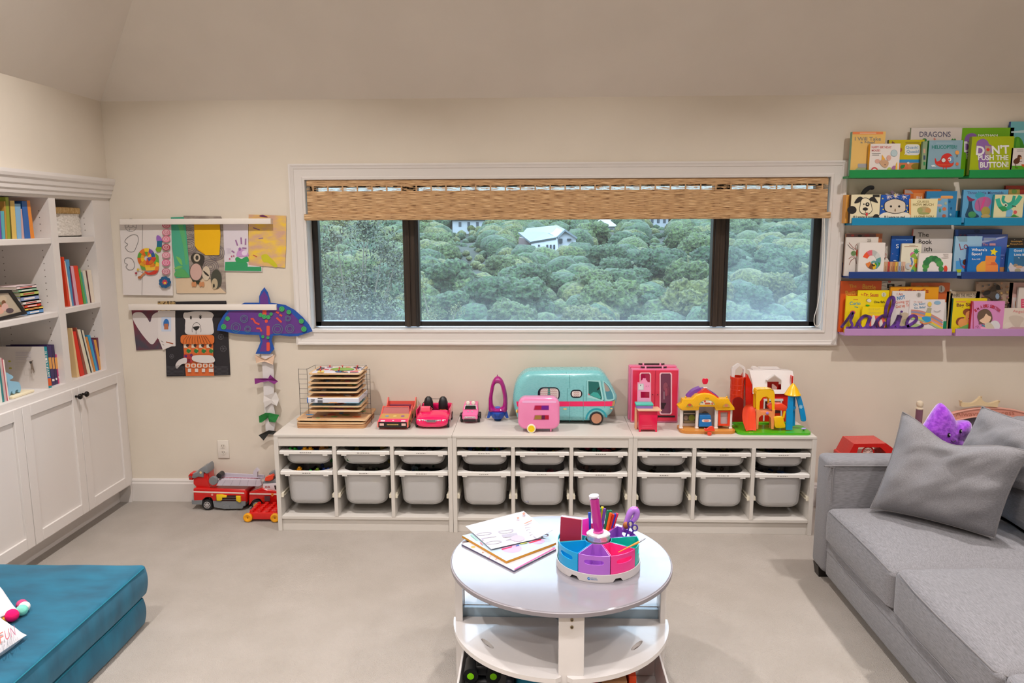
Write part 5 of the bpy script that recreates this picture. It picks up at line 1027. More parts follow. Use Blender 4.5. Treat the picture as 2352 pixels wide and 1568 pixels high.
b = MB(); slab(b, [(1462, 1105), (1670, 1105), (1680, 1180), (1690, 1315), (1448, 1315), (1458, 1180)], Y-.004, .05, '1f78c4'); b.art(PY(Y-.0042), [('O', 1505, 1178, 1675, 1230, 22, 'e8e4e0'), ('E', 1588, 1204, 56, 20, 'd8583c'), ('L', [(1530, 1204), (1646, 1204)], 7, 'e8e4e0'), ('L', [(1460, 1165), (1680, 1165)], 4, '155a9c')], T3); b.build('counter', t, smooth=False)
b = MB(); P = PY(Y-.002); o_ = [(1815, 1015), (2045, 1015), (2030, 1305), (1815, 1300)]; i_ = [(1855, 1045), (1998, 1045), (1990, 1270), (1855, 1270)]
A = [P.at(*zp(T3, *p)) for p in o_]; B = [P.at(*zp(T3, *p)) for p in i_]; b.ring([A, B, [p+V((0, .01, 0)) for p in B], [p+V((0, .01, 0)) for p in A], A], M('e0421c', .3), caps=False); b.build('red_door_frame', t, smooth=False)
b = MB(); b.art(PY(Y+.01), [('R', 1852, 1045, 2000, 1272, 'b8aeb0'), ('R', 1852, 1135, 2000, 1150, 'e0dcdc'), ('R', 1775, 1040, 1800, 1280, '8a6a50')], T3); b.build('door_shelves', t, smooth=False)
yel = M('f0b408', .28, coat=.2); b = MB()
slab(b, smooth2([(1050, 925), (1115, 880), (1140, 800), (1320, 795), (1400, 720), (1500, 690), (1570, 685), (1650, 692), (1750, 735), (1820, 790), (2010, 790), (2050, 860), (2125, 960), (2130, 1000), (2000, 1012), (1780, 1012), (1765, 945), (1440, 945), (1425, 1012), (1130, 1008), (1060, 960)], 1, True), Y-.012, .05, yel, r=.006)
for x in (1197, 1975): p = q3(x, 755, Y+.01); b.sph(tuple(p), .0052, yel, n=12); b.cyl((p.x, p.y, p.z-.010), tuple(p), .003, yel, n=10)
b.build('yellow_roof', t)
b = MB(); b.art(PY(Y-.0122), [('P', ell(1600, 905, 155, 100, 16, PI, 2*PI), 'b8a848'), ('P', ell(1600, 900, 130, 82, 16, PI, 2*PI), 'e8d8c0'), ('E', 1560, 835, 20, 20, 'd84a30'), ('E', 1655, 850, 22, 26, 'e8e4e0'), ('E', 1510, 860, 20, 14, '6a7a8a'), ('R', 1560, 860, 1660, 890, 'c05028'), ('E', 1700, 875, 22, 22, 'c86a50'), ('P', ell(1270, 945, 62, 68, 12, PI, 2*PI), 'a89a40'), ('E', 1270, 905, 34, 26, 'c8503c'), ('P', ell(1965, 945, 72, 68, 12, PI, 2*PI), 'c8a040'), ('E', 1965, 915, 34, 26, 'd07858'),
    ('R', 1565, 770, 1640, 778, '8a6a20')], T3); b.build('roof_stickers', t, smooth=False)
b = MB(); slab(b, [(1300, 790), (1575, 590), (1840, 780), (1820, 790), (1575, 700), (1420, 720), (1330, 790)], Y+.005, .03, 'e0402c'); b.build('red_gable', t, smooth=False)
b = MB(); slab(b, smooth2([(1225, 780), (1270, 700), (1350, 630), (1475, 580), (1480, 620), (1560, 600), (1700, 660), (1830, 760), (1700, 770), (1450, 790)], 2, True), Y+.036, .05, '7a48b0'); b.build('purple_roof', t, smooth=False)
p = q3(1565, 600, Y+.03); b = MB(); b.rbox(p.x-.008, p.x+.008, Y+.02, Y+.04, p.z-.01, p.z+.006, .001, wl); b.rbox(p.x-.011, p.x+.011, Y+.017, Y+.043, p.z+.005, p.z+.010, .002, wl); b.build('cupola', t)
b = MB(); slab(b, smooth2([(1530, 510), (1510, 450), (1525, 408), (1560, 408), (1568, 412), (1600, 404), (1625, 430), (1615, 480), (1595, 512)], 3, True), Y+.026, .007, 'e0103c', r=.002); b.build('red_finial', t)
t = thing('toy_planter', tuple(top(1629, 1000)), 'little orange plastic tub tipped at the front edge before the play market', 'toy')
p = top(1629, 999); b = MB(); b.lathe((p.x, -.43, .5605), [(.009, 0), (.0115, .003), (.012, .013), (.010, .014), (.0112, .015), (.009, .017)], M('f0482a', .25), n=22); b.build('tub', t)
b = MB(); Q = PY(-.431); b.prism([Q.at(*zp(T3, *z_)) for z_ in smooth2([(1560, 1350), (1600, 1365), (1660, 1325), (1720, 1320), (1740, 1360), (1735, 1400), (1570, 1400)], 3, True)], (0, .016, 0), M('f0482a', .25)); b.build('open_lid', t)
# ------------------------------------------------------------------ barn
T4 = (1640, 820, .12118)
def q4(x, y, Y): return PY(Y).at(*zp(T4, x, y))
t = thing('toy_barn', (2.80, -.13, .5605), 'red toy barn with white roof and tall red silo, behind the green playground', 'toy building')
Y = -.20; rdm = M('d8200f', .25, coat=.2); red2 = M('e23a1a', .25, coat=.2); wh = M('e4dedc', .35)
p = q4(435, 600, Y+.04); r = (q4(560, 600, Y+.04).x-q4(300, 600, Y+.04).x)/2; zs = q4(435, 390, Y).z
c_ = V((p.x, Y+.04, .5605)); n = 40
b = MB(); ring_ = []
for rad, z in ((r*1.0, .57), (r, .60), (r*.985, zs-.02), (r*1.06, zs-.012), (r*1.06, zs), (r*.96, zs), (r*.94, zs-.03), (r*.94, .575)):
    ring_.append([c_+V((rad*math.cos(2*PI*k/n), rad*math.sin(2*PI*k/n), z-.5605)) for k in range(n)])
b.ring(ring_, red2, caps=False)
for k in range(7): b.lathe((c_.x, c_.y, .62+k*(zs-.64)/7), [(r*.99, 0), (r*1.012, .001), (r*.99, .002)], red2, n=n)
b.build('silo', t)
b = MB(); hz = q4(455, 755, Y).z; hx = r*.78
arch = [V((c_.x+hx*math.cos(a), Y-.0, .575+max(hz-.575-hx, .01)+hx*math.sin(a))) for a in [PI*k/12 for k in range(13)]]
b.prism([V((v.x, c_.y-r*1.01, v.z)) for v in arch]+[V((c_.x-hx, c_.y-r*1.01, .575)), V((c_.x+hx, c_.y-r*1.01, .575))], (0, r*.5, 0), M('8a0f0c', .4)); b.build('silo_opening', t, smooth=False)
b = MB(); slab(b, [(335, 385), (335, 235), (360, 190), (455, 125), (480, 125), (585, 185), (598, 235), (590, 385), (560, 385), (565, 235), (485, 168), (405, 240), (390, 385)], Y+.03, .022, wh, T4); b.build('silo_arch', t, smooth=False)
b = MB(); xa, xb = q4(720, 700, Y).x, q4(1510, 700, Y).x; slab(b, [(640, 330), (715, 500), (725, 690), (730, 1215), (600, 1040), (600, 400)], Y+.012, .10, rdm, T4)
zr = q4(1000, 690, Y).z; b.box(xa, xb-.004, Y+.01, Y+.016, .575, zr+.003, rdm); b.box(xb-.010, xb-.004, Y+.01, Y+.12, .575, zr+.10, rdm); b.box(xa, xb-.004, Y+.112, Y+.118, .575, zr+.03, rdm); b.box(xa, xb-.004, Y+.01, Y+.118, zr-.004, zr, rdm); b.build('barn_walls', t, smooth=False)
b = MB(); slab(b, [(940, 790), (1312, 790), (1312, 832), (1290, 832), (1285, 1210), (1265, 1210), (1265, 835), (970, 835), (955, 1210), (930, 1210), (945, 832)], Y+.004, .005, wh, T4); b.art(PY(Y+.0095), [('R', 965, 835, 1268, 1060, '4a1512'), ('R', 1070, 835, 1140, 900, '241010')], T4); b.build('barn_door', t, smooth=False)
b = MB(); P = PY(Y); P2 = PY(Y+.03); P3_ = PY(Y+.055)
lo = [(735, 695), (1430, 695)]; 
def roofsec(y_, Yv, x0, x1): return [PY(Yv).at(*zp(T4, x0, y_)), PY(Yv).at(*zp(T4, x1, y_))]
def wallhole():
    # lower roof plane with gabled dormer opening
    o_ = [(735, 695), (730, 500), (690, 330), (668, 252), (1180, 225), (1490, 262), (1505, 340), (1515, 480), (1450, 695)]
    i_ = [(1010, 612), (1010, 440), (1085, 385), (1140, 345), (1160, 345), (1215, 385), (1275, 435), (1275, 612), (1140, 612)]
    A = [PY(Y+.000+.055*(695-y)/445).at(*zp(T4, x, y)) for x, y in o_]; B = [PY(Y+.0+.055*(695-y)/445).at(*zp(T4, x, y)) for x, y in i_]
    bk = V((0, .004, -.002)); b.ring([A, B, [p+bk for p in B], [p+bk for p in A], A], wh, caps=False)
wallhole()
A1 = [PY(Y+.055).at(*zp(T4, x, y)) for x, y in ((668, 252), (1180, 225), (1490, 262))]; b.add(A1+[p+V((0, .06, -.004)) for p in A1], [(0, 1, 4, 3), (1, 2, 5, 4)], wh)
slab(b, [(740, 225), (765, 195), (835, 200), (870, 225), (880, 205), (1240, 205), (1250, 235), (740, 252)], Y+.06, .05, wh, T4); b.build('white_roof', t, smooth=False)
b = MB(); fr = [(1000, 440), (1150, 330), (1285, 430), (1275, 440), (1150, 352), (1010, 450)]; slab(b, fr, Y+.012, .02, wh, T4); b.build('dormer_trim', t, smooth=False)
b = MB(); b.box(q4(1010, 600, Y).x, q4(1275, 600, Y).x, Y+.05, Y+.055, zr, q4(1010, 500, Y).z, M('b81c10', .4)); slab(b, [(1100, 515), (1130, 515), (1195, 570), (1190, 612), (1100, 610)], Y+.03, .01, 'cda79c', T4); b.build('loft', t, smooth=False)
b = MB(); a, c = q4(360, 1190, Y), q4(1500, 1190, Y); b.prism([V((x, y, .5605)) for x, y in rr(a.x, Y-.018, c.x, Y+.13, .03, 5)], (0, 0, .014), M('52b81e', .35)); b.build('green_base', t)
# ------------------------------------------------------------------ playground
t = thing('toy_playground', (2.79, -.38, .5605), 'green based toy playground with orange slide, yellow arch and blue tower', 'toy playground')
Y = -.375; yl2 = M('f4be08', .25, coat=.2); orr = M('ee4a28', .2, coat=.3); pe = M('f0965a', .3); bl2 = M('1492d4', .25, coat=.2); gr = M('45b012', .3, coat=.2)
a, c = q4(415, 1400, Y), q4(1808, 1400, Y)
b = MB(); b.rbox(a.x, a.x+(c.x-a.x)*.5, -.425, -.24, .5605, .573, .005, gr, seg=2) if 0 else b.prism([V((x, y, .5605)) for x, y in rr(a.x, -.425, c.x, -.25, .035, 6)], (0, 0, .0125), gr); b.build('green_base', t, bevel=.004)
zb_ = .573
b = MB(); prof = [(540, 1190), (535, 1050), (575, 960), (660, 915), (745, 905)]
P = PY(Y-.005); L = [P.at(*zp(T4, x, y)) for x, y in smooth2([(740, 905), (650, 915), (575, 960), (540, 1060), (535, 1180), (560, 1290), (590, 1380)], 4)]; R_ = [P.at(*zp(T4, x, y)) for x, y in smooth2([(760, 960), (790, 990), (795, 1060), (790, 1150), (790, 1240), (785, 1310), (780, 1370)], 4)]
n = len(L); rings = []
for i in range(n):
    l, r_ = L[i], R_[min(i, len(R_)-1)]; f = i/(n-1); y0 = -.345+(-.05)*f; row = []
    for k in range(9):
        s_ = k/8; p = l.lerp(r_, s_); row.append(V((p.x, y0+.014*math.sin(PI*s_)-.008, max(p.z, zb_))))
    rings.append(row)
b.ring(rings, orr, caps=False, closed=False); b.ring([[p+V((0, .003, -.001)) for p in r_] for r_ in reversed(rings)], orr, caps=False, closed=False); b.build('slide', t, ang=60)
# yellow arch tower
b = MB(); ol = smooth2([(745, 960), (750, 720), (765, 650), (810, 612), (900, 605), (1060, 605), (1125, 625), (1150, 700), (1148, 1000)], 4)
for Yv in (Y, -.315):
    o_ = [(800, 1000), (800, 680), (825, 620), (1060, 610), (1130, 625), (1152, 700), (1148, 1000), (1100, 1000), (1100, 890), (1075, 800), (1000, 742), (925, 760), (870, 840), (860, 1000)] if Yv == Y else [(745, 960), (750, 720), (765, 650), (810, 612), (1000, 612), (1050, 700), (1050, 960), (1015, 960), (1015, 800), (960, 745), (830, 745), (790, 820), (785, 960)]
    slab(b, o_, Yv, .006, yl2, T4)
A = [PY(Y).at(*zp(T4, x, y)) for x, y in ((800, 700), (805, 650), (825, 620), (900, 606), (1060, 606), (1130, 625), (1152, 700))]; b.ring([A, [p+V((0, .06, 0)) for p in A], [p+V((0, .06, -.003)) for p in A], [p+V((0, 0, -.003)) for p in A], A], yl2, caps=False, closed=False)
p = q4(958, 600, Y+.03); b.sph(tuple(p+V((0, 0, .003))), .005, yl2, n=12); b.build('yellow_arch', t, smooth=False)
b = MB()
slab(b, [(805, 1000), (800, 985), (870, 1005), (900, 1045), (1100, 1045), (1110, 1005), (1160, 990), (1150, 1100), (1130, 1360), (1085, 1360), (1080, 1150), (1030, 1100), (900, 1100), (850, 1150), (838, 1360), (800, 1360)], Y-.002, .008, pe, T4)
a, c = q4(805, 1030, Y), q4(1150, 1030, Y); b.box(a.x, c.x, Y, -.31, a.z-.004, a.z, pe)
for x in (a.x+.002, c.x-.008): b.box(x, x+.006, -.32, -.312, zb_, a.z, pe)
b.build('peach_platform', t, smooth=False)
b = MB(); p = q4(1010, 1058, Y-.004); b.lathe(tuple(p), [(0, -.001), (.0075, -.001), (.0082, .002), (.006, .005), (0, .0055)], M('a884dc', .3), ax=(0, -1, 0), n=12); b.build('purple_dial', t)
b = MB(); slab(b, [(1040, 935), (1090, 890), (1290, 880), (1390, 940), (1390, 1015), (1330, 1022), (1150, 1000), (1130, 960), (1060, 990)], Y+.005, .05, orr, T4, r=.004); b.build('red_canopy', t)
b = MB(); slab(b, smooth2([(1140, 1140), (1250, 1125), (1310, 1140), (1330, 1230), (1355, 1290), (1340, 1340), (1200, 1348), (1160, 1320), (1150, 1230)], 3, True), Y-.008, .020, yl2, T4, r=.004); slab(b, [(1325, 1020), (1360, 1025), (1330, 1160), (1300, 1150)], Y+.005, .01, yl2, T4); b.build('yellow_swing_seat', t)
b = MB(); p = q4(1490, 690, Y+.03); zc = q4(1490, 495, Y+.03).z; z0_ = q4(1490, 715, Y+.03).z; R0 = (q4(1645, 690, Y+.03).x-q4(1335, 690, Y+.03).x)/2
b.lathe((p.x, Y+.03, z0_), [(R0*.8, 0), (R0*.98, .001), (R0, .004), (R0*.9, .009), (R0*.6, (zc-z0_)*.55), (R0*.28, (zc-z0_)*.85), (R0*.08, zc-z0_), (0, zc-z0_+.0005)], yl2, n=30); b.build('yellow_cone_roof', t, label='yellow cone roof')
b = MB(); slab(b, [(1415, 720), (1505, 720), (1500, 960), (1495, 1150), (1485, 1380), (1365, 1380), (1378, 1000), (1400, 960)], Y, .012, bl2, T4); slab(b, [(1505, 720), (1545, 720), (1535, 1300), (1480, 1310)], Y+.045, .008, bl2, T4); b.build('blue_tower', t, smooth=False)
zt = q4(1500, 960, Y).z; b = MB(); cx_ = q4(1490, 950, Y+.028).x; rr_ = .0175
b.ring([[V((cx_+r_*math.cos(2*PI*k/24), Y+.028+r_*math.sin(2*PI*k/24), z)) for k in range(24)] for r_, z in ((.004, zt-.028), (.012, zt-.022), (rr_, zt-.006), (rr_, zt+.002), (rr_-.002, zt+.002), (rr_-.003, zt-.006), (.004, zt-.024))], bl2, caps=False); b.build('blue_lookout', t)
b = MB(); slab(b, smooth2([(1555, 730), (1635, 730), (1680, 850), (1720, 1000), (1742, 1120), (1742, 1210), (1660, 1212), (1640, 1120), (1610, 960), (1580, 830)], 3, True), Y+.02, .012, bl2, T4, r=.003); b.art(PY(Y+.0195), [('S', 1645, 940, 44, '9ad0ec', 7, .6)], T4); b.build('blue_ramp', t)
b = MB(); p = q4(1710, 1290, Y-.0); b.sph((p.x, Y+.005, zb_+.010), .0125, M('a99ad8', .35), sc=(1.1, .7, .45), n=16); b.cyl((p.x, Y+.005, zb_), (p.x, Y+.005, zb_+.008), .004, M('1f8a24')); b.build('lilac_rocker', t)
# ------------------------------------------------------------------ fire engine and brick cart on the carpet
TF = (420, 980, .15303)
t = thing('toy_fire_engine', (-.36, -.10, 0), 'big red toy fire engine with white ladder parked on the carpet beside the storage unit', 'toy fire engine')
Y = -.155; fr = M('cc1410', .2, coat=.4); gy = M('7c8084', .35); lg = M('c8c0cc', .4)
def qf(x, y, Yv=Y): return PY(Yv).at(*zp(TF, x, y))
def fs(m, pts, Y0, D, col, r=0): return slab(m, pts, Y0, D, col, TF, r)
def arch_(x, y, r_, a0=PI, a1=2*PI, n=10): return [(x+r_*math.cos(a0+(a1-a0)*i/n), y+r_*math.sin(a0+(a1-a0)*i/n)) for i in range(n+1)]
b = MB(); fs(b, [(152, 935), (180, 918), (930, 945), (955, 985), (958, 1130), (470, 1118)]+list(reversed(arch_(362, 1150, 100, PI*1.1, PI*1.9)))+[(160, 1110)], Y, .135, fr, r=.008); b.build('trailer_body', t)
b = MB(); fs(b, [(995, 985), (1190, 915), (1240, 940), (1380, 960), (1500, 985), (1600, 990), (1600, 1160), (1230, 1160)]+list(reversed(arch_(1100, 1170, 95, PI*1.1, PI*1.9)))+[(985, 1180)], Y+.004, .13, fr, r=.008); b.build('cab_body', t)
b = MB(); fs(b, [(1200, 860), (1400, 850), (1600, 850), (1600, 985), (1390, 972), (1330, 950), (1195, 940)], Y+.01, .115, 'd8d0d4', r=.005); b.art(PY(Y+.0095), [('T', '03', 1232, 890, 1305, 915, 'a83838', 0, .03), ('P', [(1368, 878), (1500, 878), (1500, 945), (1385, 940)], '2a1a1c')], TF); b.build('white_cab_roof', t)
b = MB(); fs(b, [(1195, 835), (1240, 800), (1380, 790), (1600, 790), (1600, 858), (1200, 862)], Y+.02, .10, gy, r=.004); fs(b, [(1225, 795), (1240, 755), (1330, 722), (1355, 745), (1350, 790), (1300, 815), (1235, 815)], Y+.01, .035, orr, r=.003); fs(b, [(1290, 700), (1370, 665), (1600, 665), (1600, 790), (1330, 790)], Y+.05, .05, gy, r=.003); b.build('light_bar', t)
b = MB(); fs(b, [(130, 1105), (290, 1100), (285, 1165), (140, 1160)], Y-.002, .13, gy); fs(b, [(450, 1115), (940, 1120), (940, 1180), (905, 1190), (890, 1228), (700, 1232), (600, 1228), (470, 1205)], Y-.004, .14, gy); fs(b, [(600, 1190), (640, 1172), (690, 1180), (712, 1232), (610, 1232)], Y-.01, .01, gy); b.build('chassis', t, smooth=False)
for x, lab in ((362, 'wheel'), (1105, 'wheel')):
    r_ = .0325; p = qf(x, 1150, Y-.004); b = MB(); p.z = r_+.001; b.lathe((p.x, Y-.004, p.z), [(r_*.6, 0), (r_*.93, -.001), (r_, .004), (r_, .022), (r_*.9, .025)], M('18181a', .5), ax=(0, 1, 0), n=30); o = b.build('wheel', t)
    b = MB(); b.lathe((p.x, Y-.0052, p.z), [(0, -.002), (r_*.2, -.002), (r_*.3, 0), (r_*.62, -.001), (r_*.66, .001)], M('c8c6c8', .2, .6), ax=(0, 1, 0), n=28)
    for k in range(8): a_ = k*PI/4; b.cyl((p.x+r_*.46*math.cos(a_), Y-.0066, p.z+r_*.46*math.sin(a_)), (p.x+r_*.46*math.cos(a_), Y-.005, p.z+r_*.46*math.sin(a_)), r_*.1, M('2a2a2c'), n=8)
    h = b.build('hub_cap', t); h.parent = o
    b = MB(); b.lathe((p.x, -.045, p.z), [(0, 0), (r_, 0), (r_, .022), (0, .022)], M('18181a', .5), ax=(0, 1, 0), n=24); b.build('wheel', t)
b = MB(); b.art(PY(Y-.0004), [('P', [(150, 960), (922, 985), (922, 1006), (150, 982)], 'e8d4cc'), ('P', [(1000, 990), (1500, 1000), (1500, 1020), (1000, 1012)], 'e8d4cc'), ('E', 440, 1018, 15, 15, 'f0c8b8'), ('E', 440, 1018, 8, 8, 'd84a30'), ('R', 500, 1025, 870, 1120, '3a1416'), ('R', 1225, 1038, 1308, 1115, '5a3a40'), ('P', [(1322, 1000), (1345, 992), (1368, 1000), (1362, 1030), (1345, 1042), (1328, 1030)], 'e8a040'), ('P', [(1332, 1006), (1345, 1002), (1358, 1006), (1345, 1030)], 'd0402c')], TF); b.build('stripes_and_badges', t, smooth=False)
b = MB(); fs(b, [(500, 1020), (580, 1020), (655, 1035), (655, 1060), (590, 1060), (585, 1100), (555, 1112), (505, 1108)], Y-.010, .014, 'ecc81c', r=.002); fs(b, [(795, 1040), (865, 1040), (868, 1130), (845, 1135), (800, 1110)], Y-.010, .014, 'ecc81c', r=.002); b.build('yellow_clamps', t)
b = MB()
for yy in (1052, 1088): a_, c_2 = qf(575, yy, Y-.006), qf(815, yy+4, Y-.006); b.cyl(tuple(a_), tuple(c_2), .0022, M('6a6468', .3, .5), n=10)
b.build('hose_rods', t)
b = MB(); fs(b, [(155, 735), (345, 690), (375, 700), (385, 850), (420, 920), (215, 920), (155, 860)], Y+.02, .09, fr, r=.006); b.build('turret_base', t)
b = MB(); fs(b, [(150, 705), (210, 690), (255, 630), (340, 585), (365, 620), (372, 700), (345, 690), (310, 660), (305, 760), (230, 750), (165, 775), (130, 760)], Y+.012, .10, gy, r=.004); fs(b, [(80, 735), (105, 700), (150, 705), (150, 760), (140, 800), (90, 795)], Y+.03, .06, fr, r=.004); b.art(PY(Y+.0115), [('E', 268, 685, 18, 18, 'e0c090'), ('E', 110, 750, 16, 14, '5a5c60')], TF); b.build('grey_bucket', t)
b = MB(); p = qf(455, 810, Y+.0); b.lathe((p.x, Y-.004, p.z), [(0, 0), (.024, 0), (.026, .003), (.026, .02), (0, .02)], gy, ax=(0, 1, 0), n=26); p = qf(530, 745, Y+.02); b.lathe((p.x, Y+.03, p.z), [(0, 0), (.016, 0), (.016, .05), (0, .05)], M('2c2a2c', .4), ax=(0, 1, 0), n=22); b.build('ladder_hinge', t)
b = MB(); fs(b, [(500, 880), (575, 790), (1160, 795), (1180, 870), (1145, 892)], Y+.0, .012, lg); fs(b, [(555, 690), (1220, 725), (1230, 775), (1100, 775), (570, 750)], Y+.09, .010, lg)
A = [qf(500, 880), qf(1145, 892)]; B_2 = [qf(570, 745, Y+.09), qf(1200, 765, Y+.09)]
for k in range(12):
    f = (k+.5)/12; p = A[0].lerp(A[1], f)+V((0, .006, .012)); q_ = B_2[0].lerp(B_2[1], f); b.tube([p, q_], .003, lg, n=6)
b.prism([A[0]+V((0, .012, .01)), A[1]+V((0, .012, .01)), B_2[1], B_2[0]], (0, 0, .003), M('b4aab8', .5))
for k in range(5): b.art(PY(Y-.0003), [('L', [(590+k*125, 880), (640+k*115, 800)], 3, '8f8794')], TF)
fs(b, [(1045, 750), (1060, 660), (1100, 620), (1140, 660), (1115, 680), (1115, 755)], Y+.03, .02, lg); b.build('ladder', t, smooth=False)
b = MB(); fs(b, [(575, 755), (1130, 768), (1130, 775), (575, 764)], Y+.075, .003, 'b03038'); b.build('red_ladder_line', t, smooth=False)
# brick cart
t = thing('brick_cart', tuple(PZ(0).at(602, 1200)), 'red studded toy cart with yellow wheels in front of the fire engine', 'toy cart')
YC = -.335; a, c = qf(960, 1380, YC), qf(1425, 1380, YC); rw = .0155
zc0, zc1 = rw, qf(1000, 1285, YC).z
x0, x1 = a.x+.010, c.x-.004
crt = M('d81410', .15, coat=.5)
b = MB(); b.rbox(x0, x1, YC+.006, YC+.155, .014, .056, .005, crt); b.build('deck', t)
for i in range(4):
    for j in range(5): b = MB(); b.lathe((x0+.014+i*(x1-x0-.028)/3, YC+.020+j*.030, .056), [(.0115, 0), (.0115, .010), (.010, .012), (0, .0125)], crt, n=16); b.build('stud', t)
for xx in (x0-.004, x1-.012):
    for yy, s_ in ((YC, -1), (YC+.162, 1)):
        b = MB(); b.lathe((xx, yy, .0275), [(0, .002), (.004, .002), (.008, .005), (.020, .007), (.026, .004), (.0272, -.006), (.024, -.012), (0, -.012)], M('eea512', .3), ax=(0, s_, 0), n=28); o = b.build('wheel', t)
        b = MB(); b.cyl((xx, yy+s_*.0022, .0275), (xx, yy+s_*.004, .0275), .0035, M('8a4a1a'), n=10); h = b.build('axle_pin', t); h.parent = o
# ------------------------------------------------------------------ picture ledges with front-facing books
LY = -.108
def ledge(px0, px1, pt, pb, col, label, tall):
    a, c = U(px0, pt, LY), U(px1, pb, LY); m = M(col, .4)
    t = thing('picture_ledge', ((a.x+c.x)/2, LY/2, c.z), label, 'picture ledge', 'coloured picture ledges on the right of the window')
    b = MB(); b.box(a.x, c.x, LY, LY+.010, c.z, a.z, m); b.build('front_lip', t, bevel=.0015)
    b = MB(); b.box(a.x-.001, c.x, LY+.010, -.010, c.z, c.z+.012, m); b.build('ledge_floor', t)
    b = MB(); b.box(a.x-.001, c.x, -.010, -.0005, c.z, c.z+tall, m); b.build('back_rail', t)
    return c.z+.012
LZ = {}
for n_, (x0, x1, x2, yt, yb, col, cname) in enumerate([(1952, 2213, 2228, 390, 407, '0a8c46', 'green'), (1946, 2208, 2217, 500, 516.5, '0b88b6', 'bright blue'), (1951, 2198, 2210, 624, 639, '153a7e', 'navy'), (1941, 2186, 2196, 755, 771, 'bd8fc4', 'lilac')]):
    LZ[n_] = ledge(x0 if n_ != 1 else 1958, x1, yt, yb, col, '%s picture ledge, left one of its pair' % cname, .085)
    ledge(x2, 2470, yt, yb+(1 if n_ else 0), col, '%s picture ledge, right one cut by the picture edge' % cname, .085)
def cover_book(T, rect, Y, th, col, label, items=(), lz=0, spine=None, T2_=None, right=False, h=None, name='picture_book', seated=True):
    x0, y0, x1, y1 = rect; P = PY(Y); a, c = P.at(*zp(T, x0, y0)), P.at(*zp(T, x1, y1))
    zb = LZ[lz]+.0005
    t = thing(name, ((a.x+c.x)/2, Y+th/2, zb), label, 'book', 'books facing out on the coloured ledges')
    cm = M(col, .35); sp = M(spine or col, .4); bt = min(.0022, th*.3)
    b = MB(); b.box(a.x, c.x, Y, Y+bt, zb, a.z, cm); b.box(a.x, c.x, Y+th-bt, Y+th, zb, a.z, cm); b.box(a.x-.0012, a.x+.0005, Y+.0002, Y+th-.0002, zb, a.z, sp); b.art(P, items, T); b.build('cover', t, smooth=False)
    b = MB(); b.box(a.x+.0006, c.x-.003, Y+bt, Y+th-bt, zb+.002, a.z-.003, M('e6dfce', .8)); b.build('page_block', t, smooth=False)
    return t
K = (1920, 270, .12755); K2 = (2180, 270, .09566); K3 = (1920, 410, .18367); K4 = (1920, 510, .12755); K5 = (2160, 510, .0893); K6 = (1900, 630, .13605); K7 = (2140, 630, .10202)
Y1, Y2, Y3 = -.094, -.066, -.038   # front, middle, back rows
# --- green ledge
cover_book(K, (300, 255, 850, 940), Y2, .026, 'ebc270', 'yellow-tan book with orange top band reading I Will Take a Nap', [('R', 300, 255, 850, 300, 'ee8a50'), ('L', [(430, 280), (725, 280)], 12, 'f4e0c0'), ('T', 'I Will Take', 340, 350, 810, 415, '8a8880'), ('T', 'a Nap!', 440, 422, 705, 475, '8a8880'), ('P', [(300, 980), (380, 905), (560, 900), (850, 900), (850, 980)], 'a8b888'), ('O', 390, 830, 560, 900, 20, 'a8a8ac')], 0, spine='7aa890')
cover_book(K, (625, 470, 1130, 950), Y1, .022, 'e8e0da', 'white birthday mouse board book with yellow spine', [('T', 'HAPPY BIRTHDAY', 645, 512, 1000, 555, 'c84a4a'), ('T', 'MOUSE!', 645, 572, 795, 610, 'c84a4a'), ('R', 648, 640, 805, 650, '6a6a6a'), ('R', 652, 670, 775, 679, '6a6a6a'), ('E', 1045, 640, 58, 58, 'b8ccd0'), ('C', 1045, 640, 58, 58, 5, '6a9aa4'), ('E', 745, 785, 45, 40, 'd8a898'), ('E', 950, 725, 42, 48, 'd8a898'), ('P', smooth2([(780, 790), (850, 760), (930, 780), (945, 840), (900, 900), (830, 880)], 4, True), 'c9a07c'), ('P', [(828, 665), (885, 750), (820, 770)], 'ecb040'), ('E', 880, 848, 8, 8, '3a2a24'), ('P', ell(690, 955, 64, 62, 10, PI, 2*PI), 'c83c3c'), ('P', ell(690, 955, 40, 38, 10, PI, 2*PI), 'e8e0da'), ('P', ell(960, 955, 50, 60, 10, PI, 2*PI), 'b8c860'), ('P', ell(1045, 955, 56, 90, 10, PI, 2*PI), 'a86a9a'), ('P', ell(1100, 940, 34, 140, 10, PI*.5, PI*1.5), 'ecc040')], 0, spine='eeaa18')
cover_book(K, (960, 400, 1555, 950), Y2+.004, .020, 'c9b80c', 'olive yellow duck book with a white speech bubble reading Quack Quack', [('O', 1250, 435, 1510, 468, 14, 'a89410'), ('O', 1240, 480, 1515, 675, 60, 'e6e6e0'), ('P', [(1225, 668), (1260, 620), (1300, 660)], 'e6e6e0'), ('T', 'Quack!', 1255, 510, 1480, 570, '6aa0c8'), ('T', 'Quack!', 1270, 585, 1490, 645, '6aa0c8'), ('R', 960, 755, 1545, 812, '2f8fc4'), ('P', [(960, 812), (1300, 812), (1370, 940), (1380, 950), (960, 950)], 'd87a4a'), ('R', 1300, 812, 1545, 950, 'd88a50'), ('E', 1460, 880, 110, 62, '8a7a20'), ('P', smooth2([(1155, 890), (1180, 855), (1240, 850), (1225, 900), (1180, 920)], 3, True), '2a8a40'), ('E', 1298, 818, 20, 20, 'e8e6dc'), ('E', 1298, 818, 7, 7, '202020'), ('E', 1140, 580, 50, 44, 'a86038'), ('P', [(1000, 470), (1010, 425), (1070, 470)], '7a4a28')], 0, spine='6a6410')
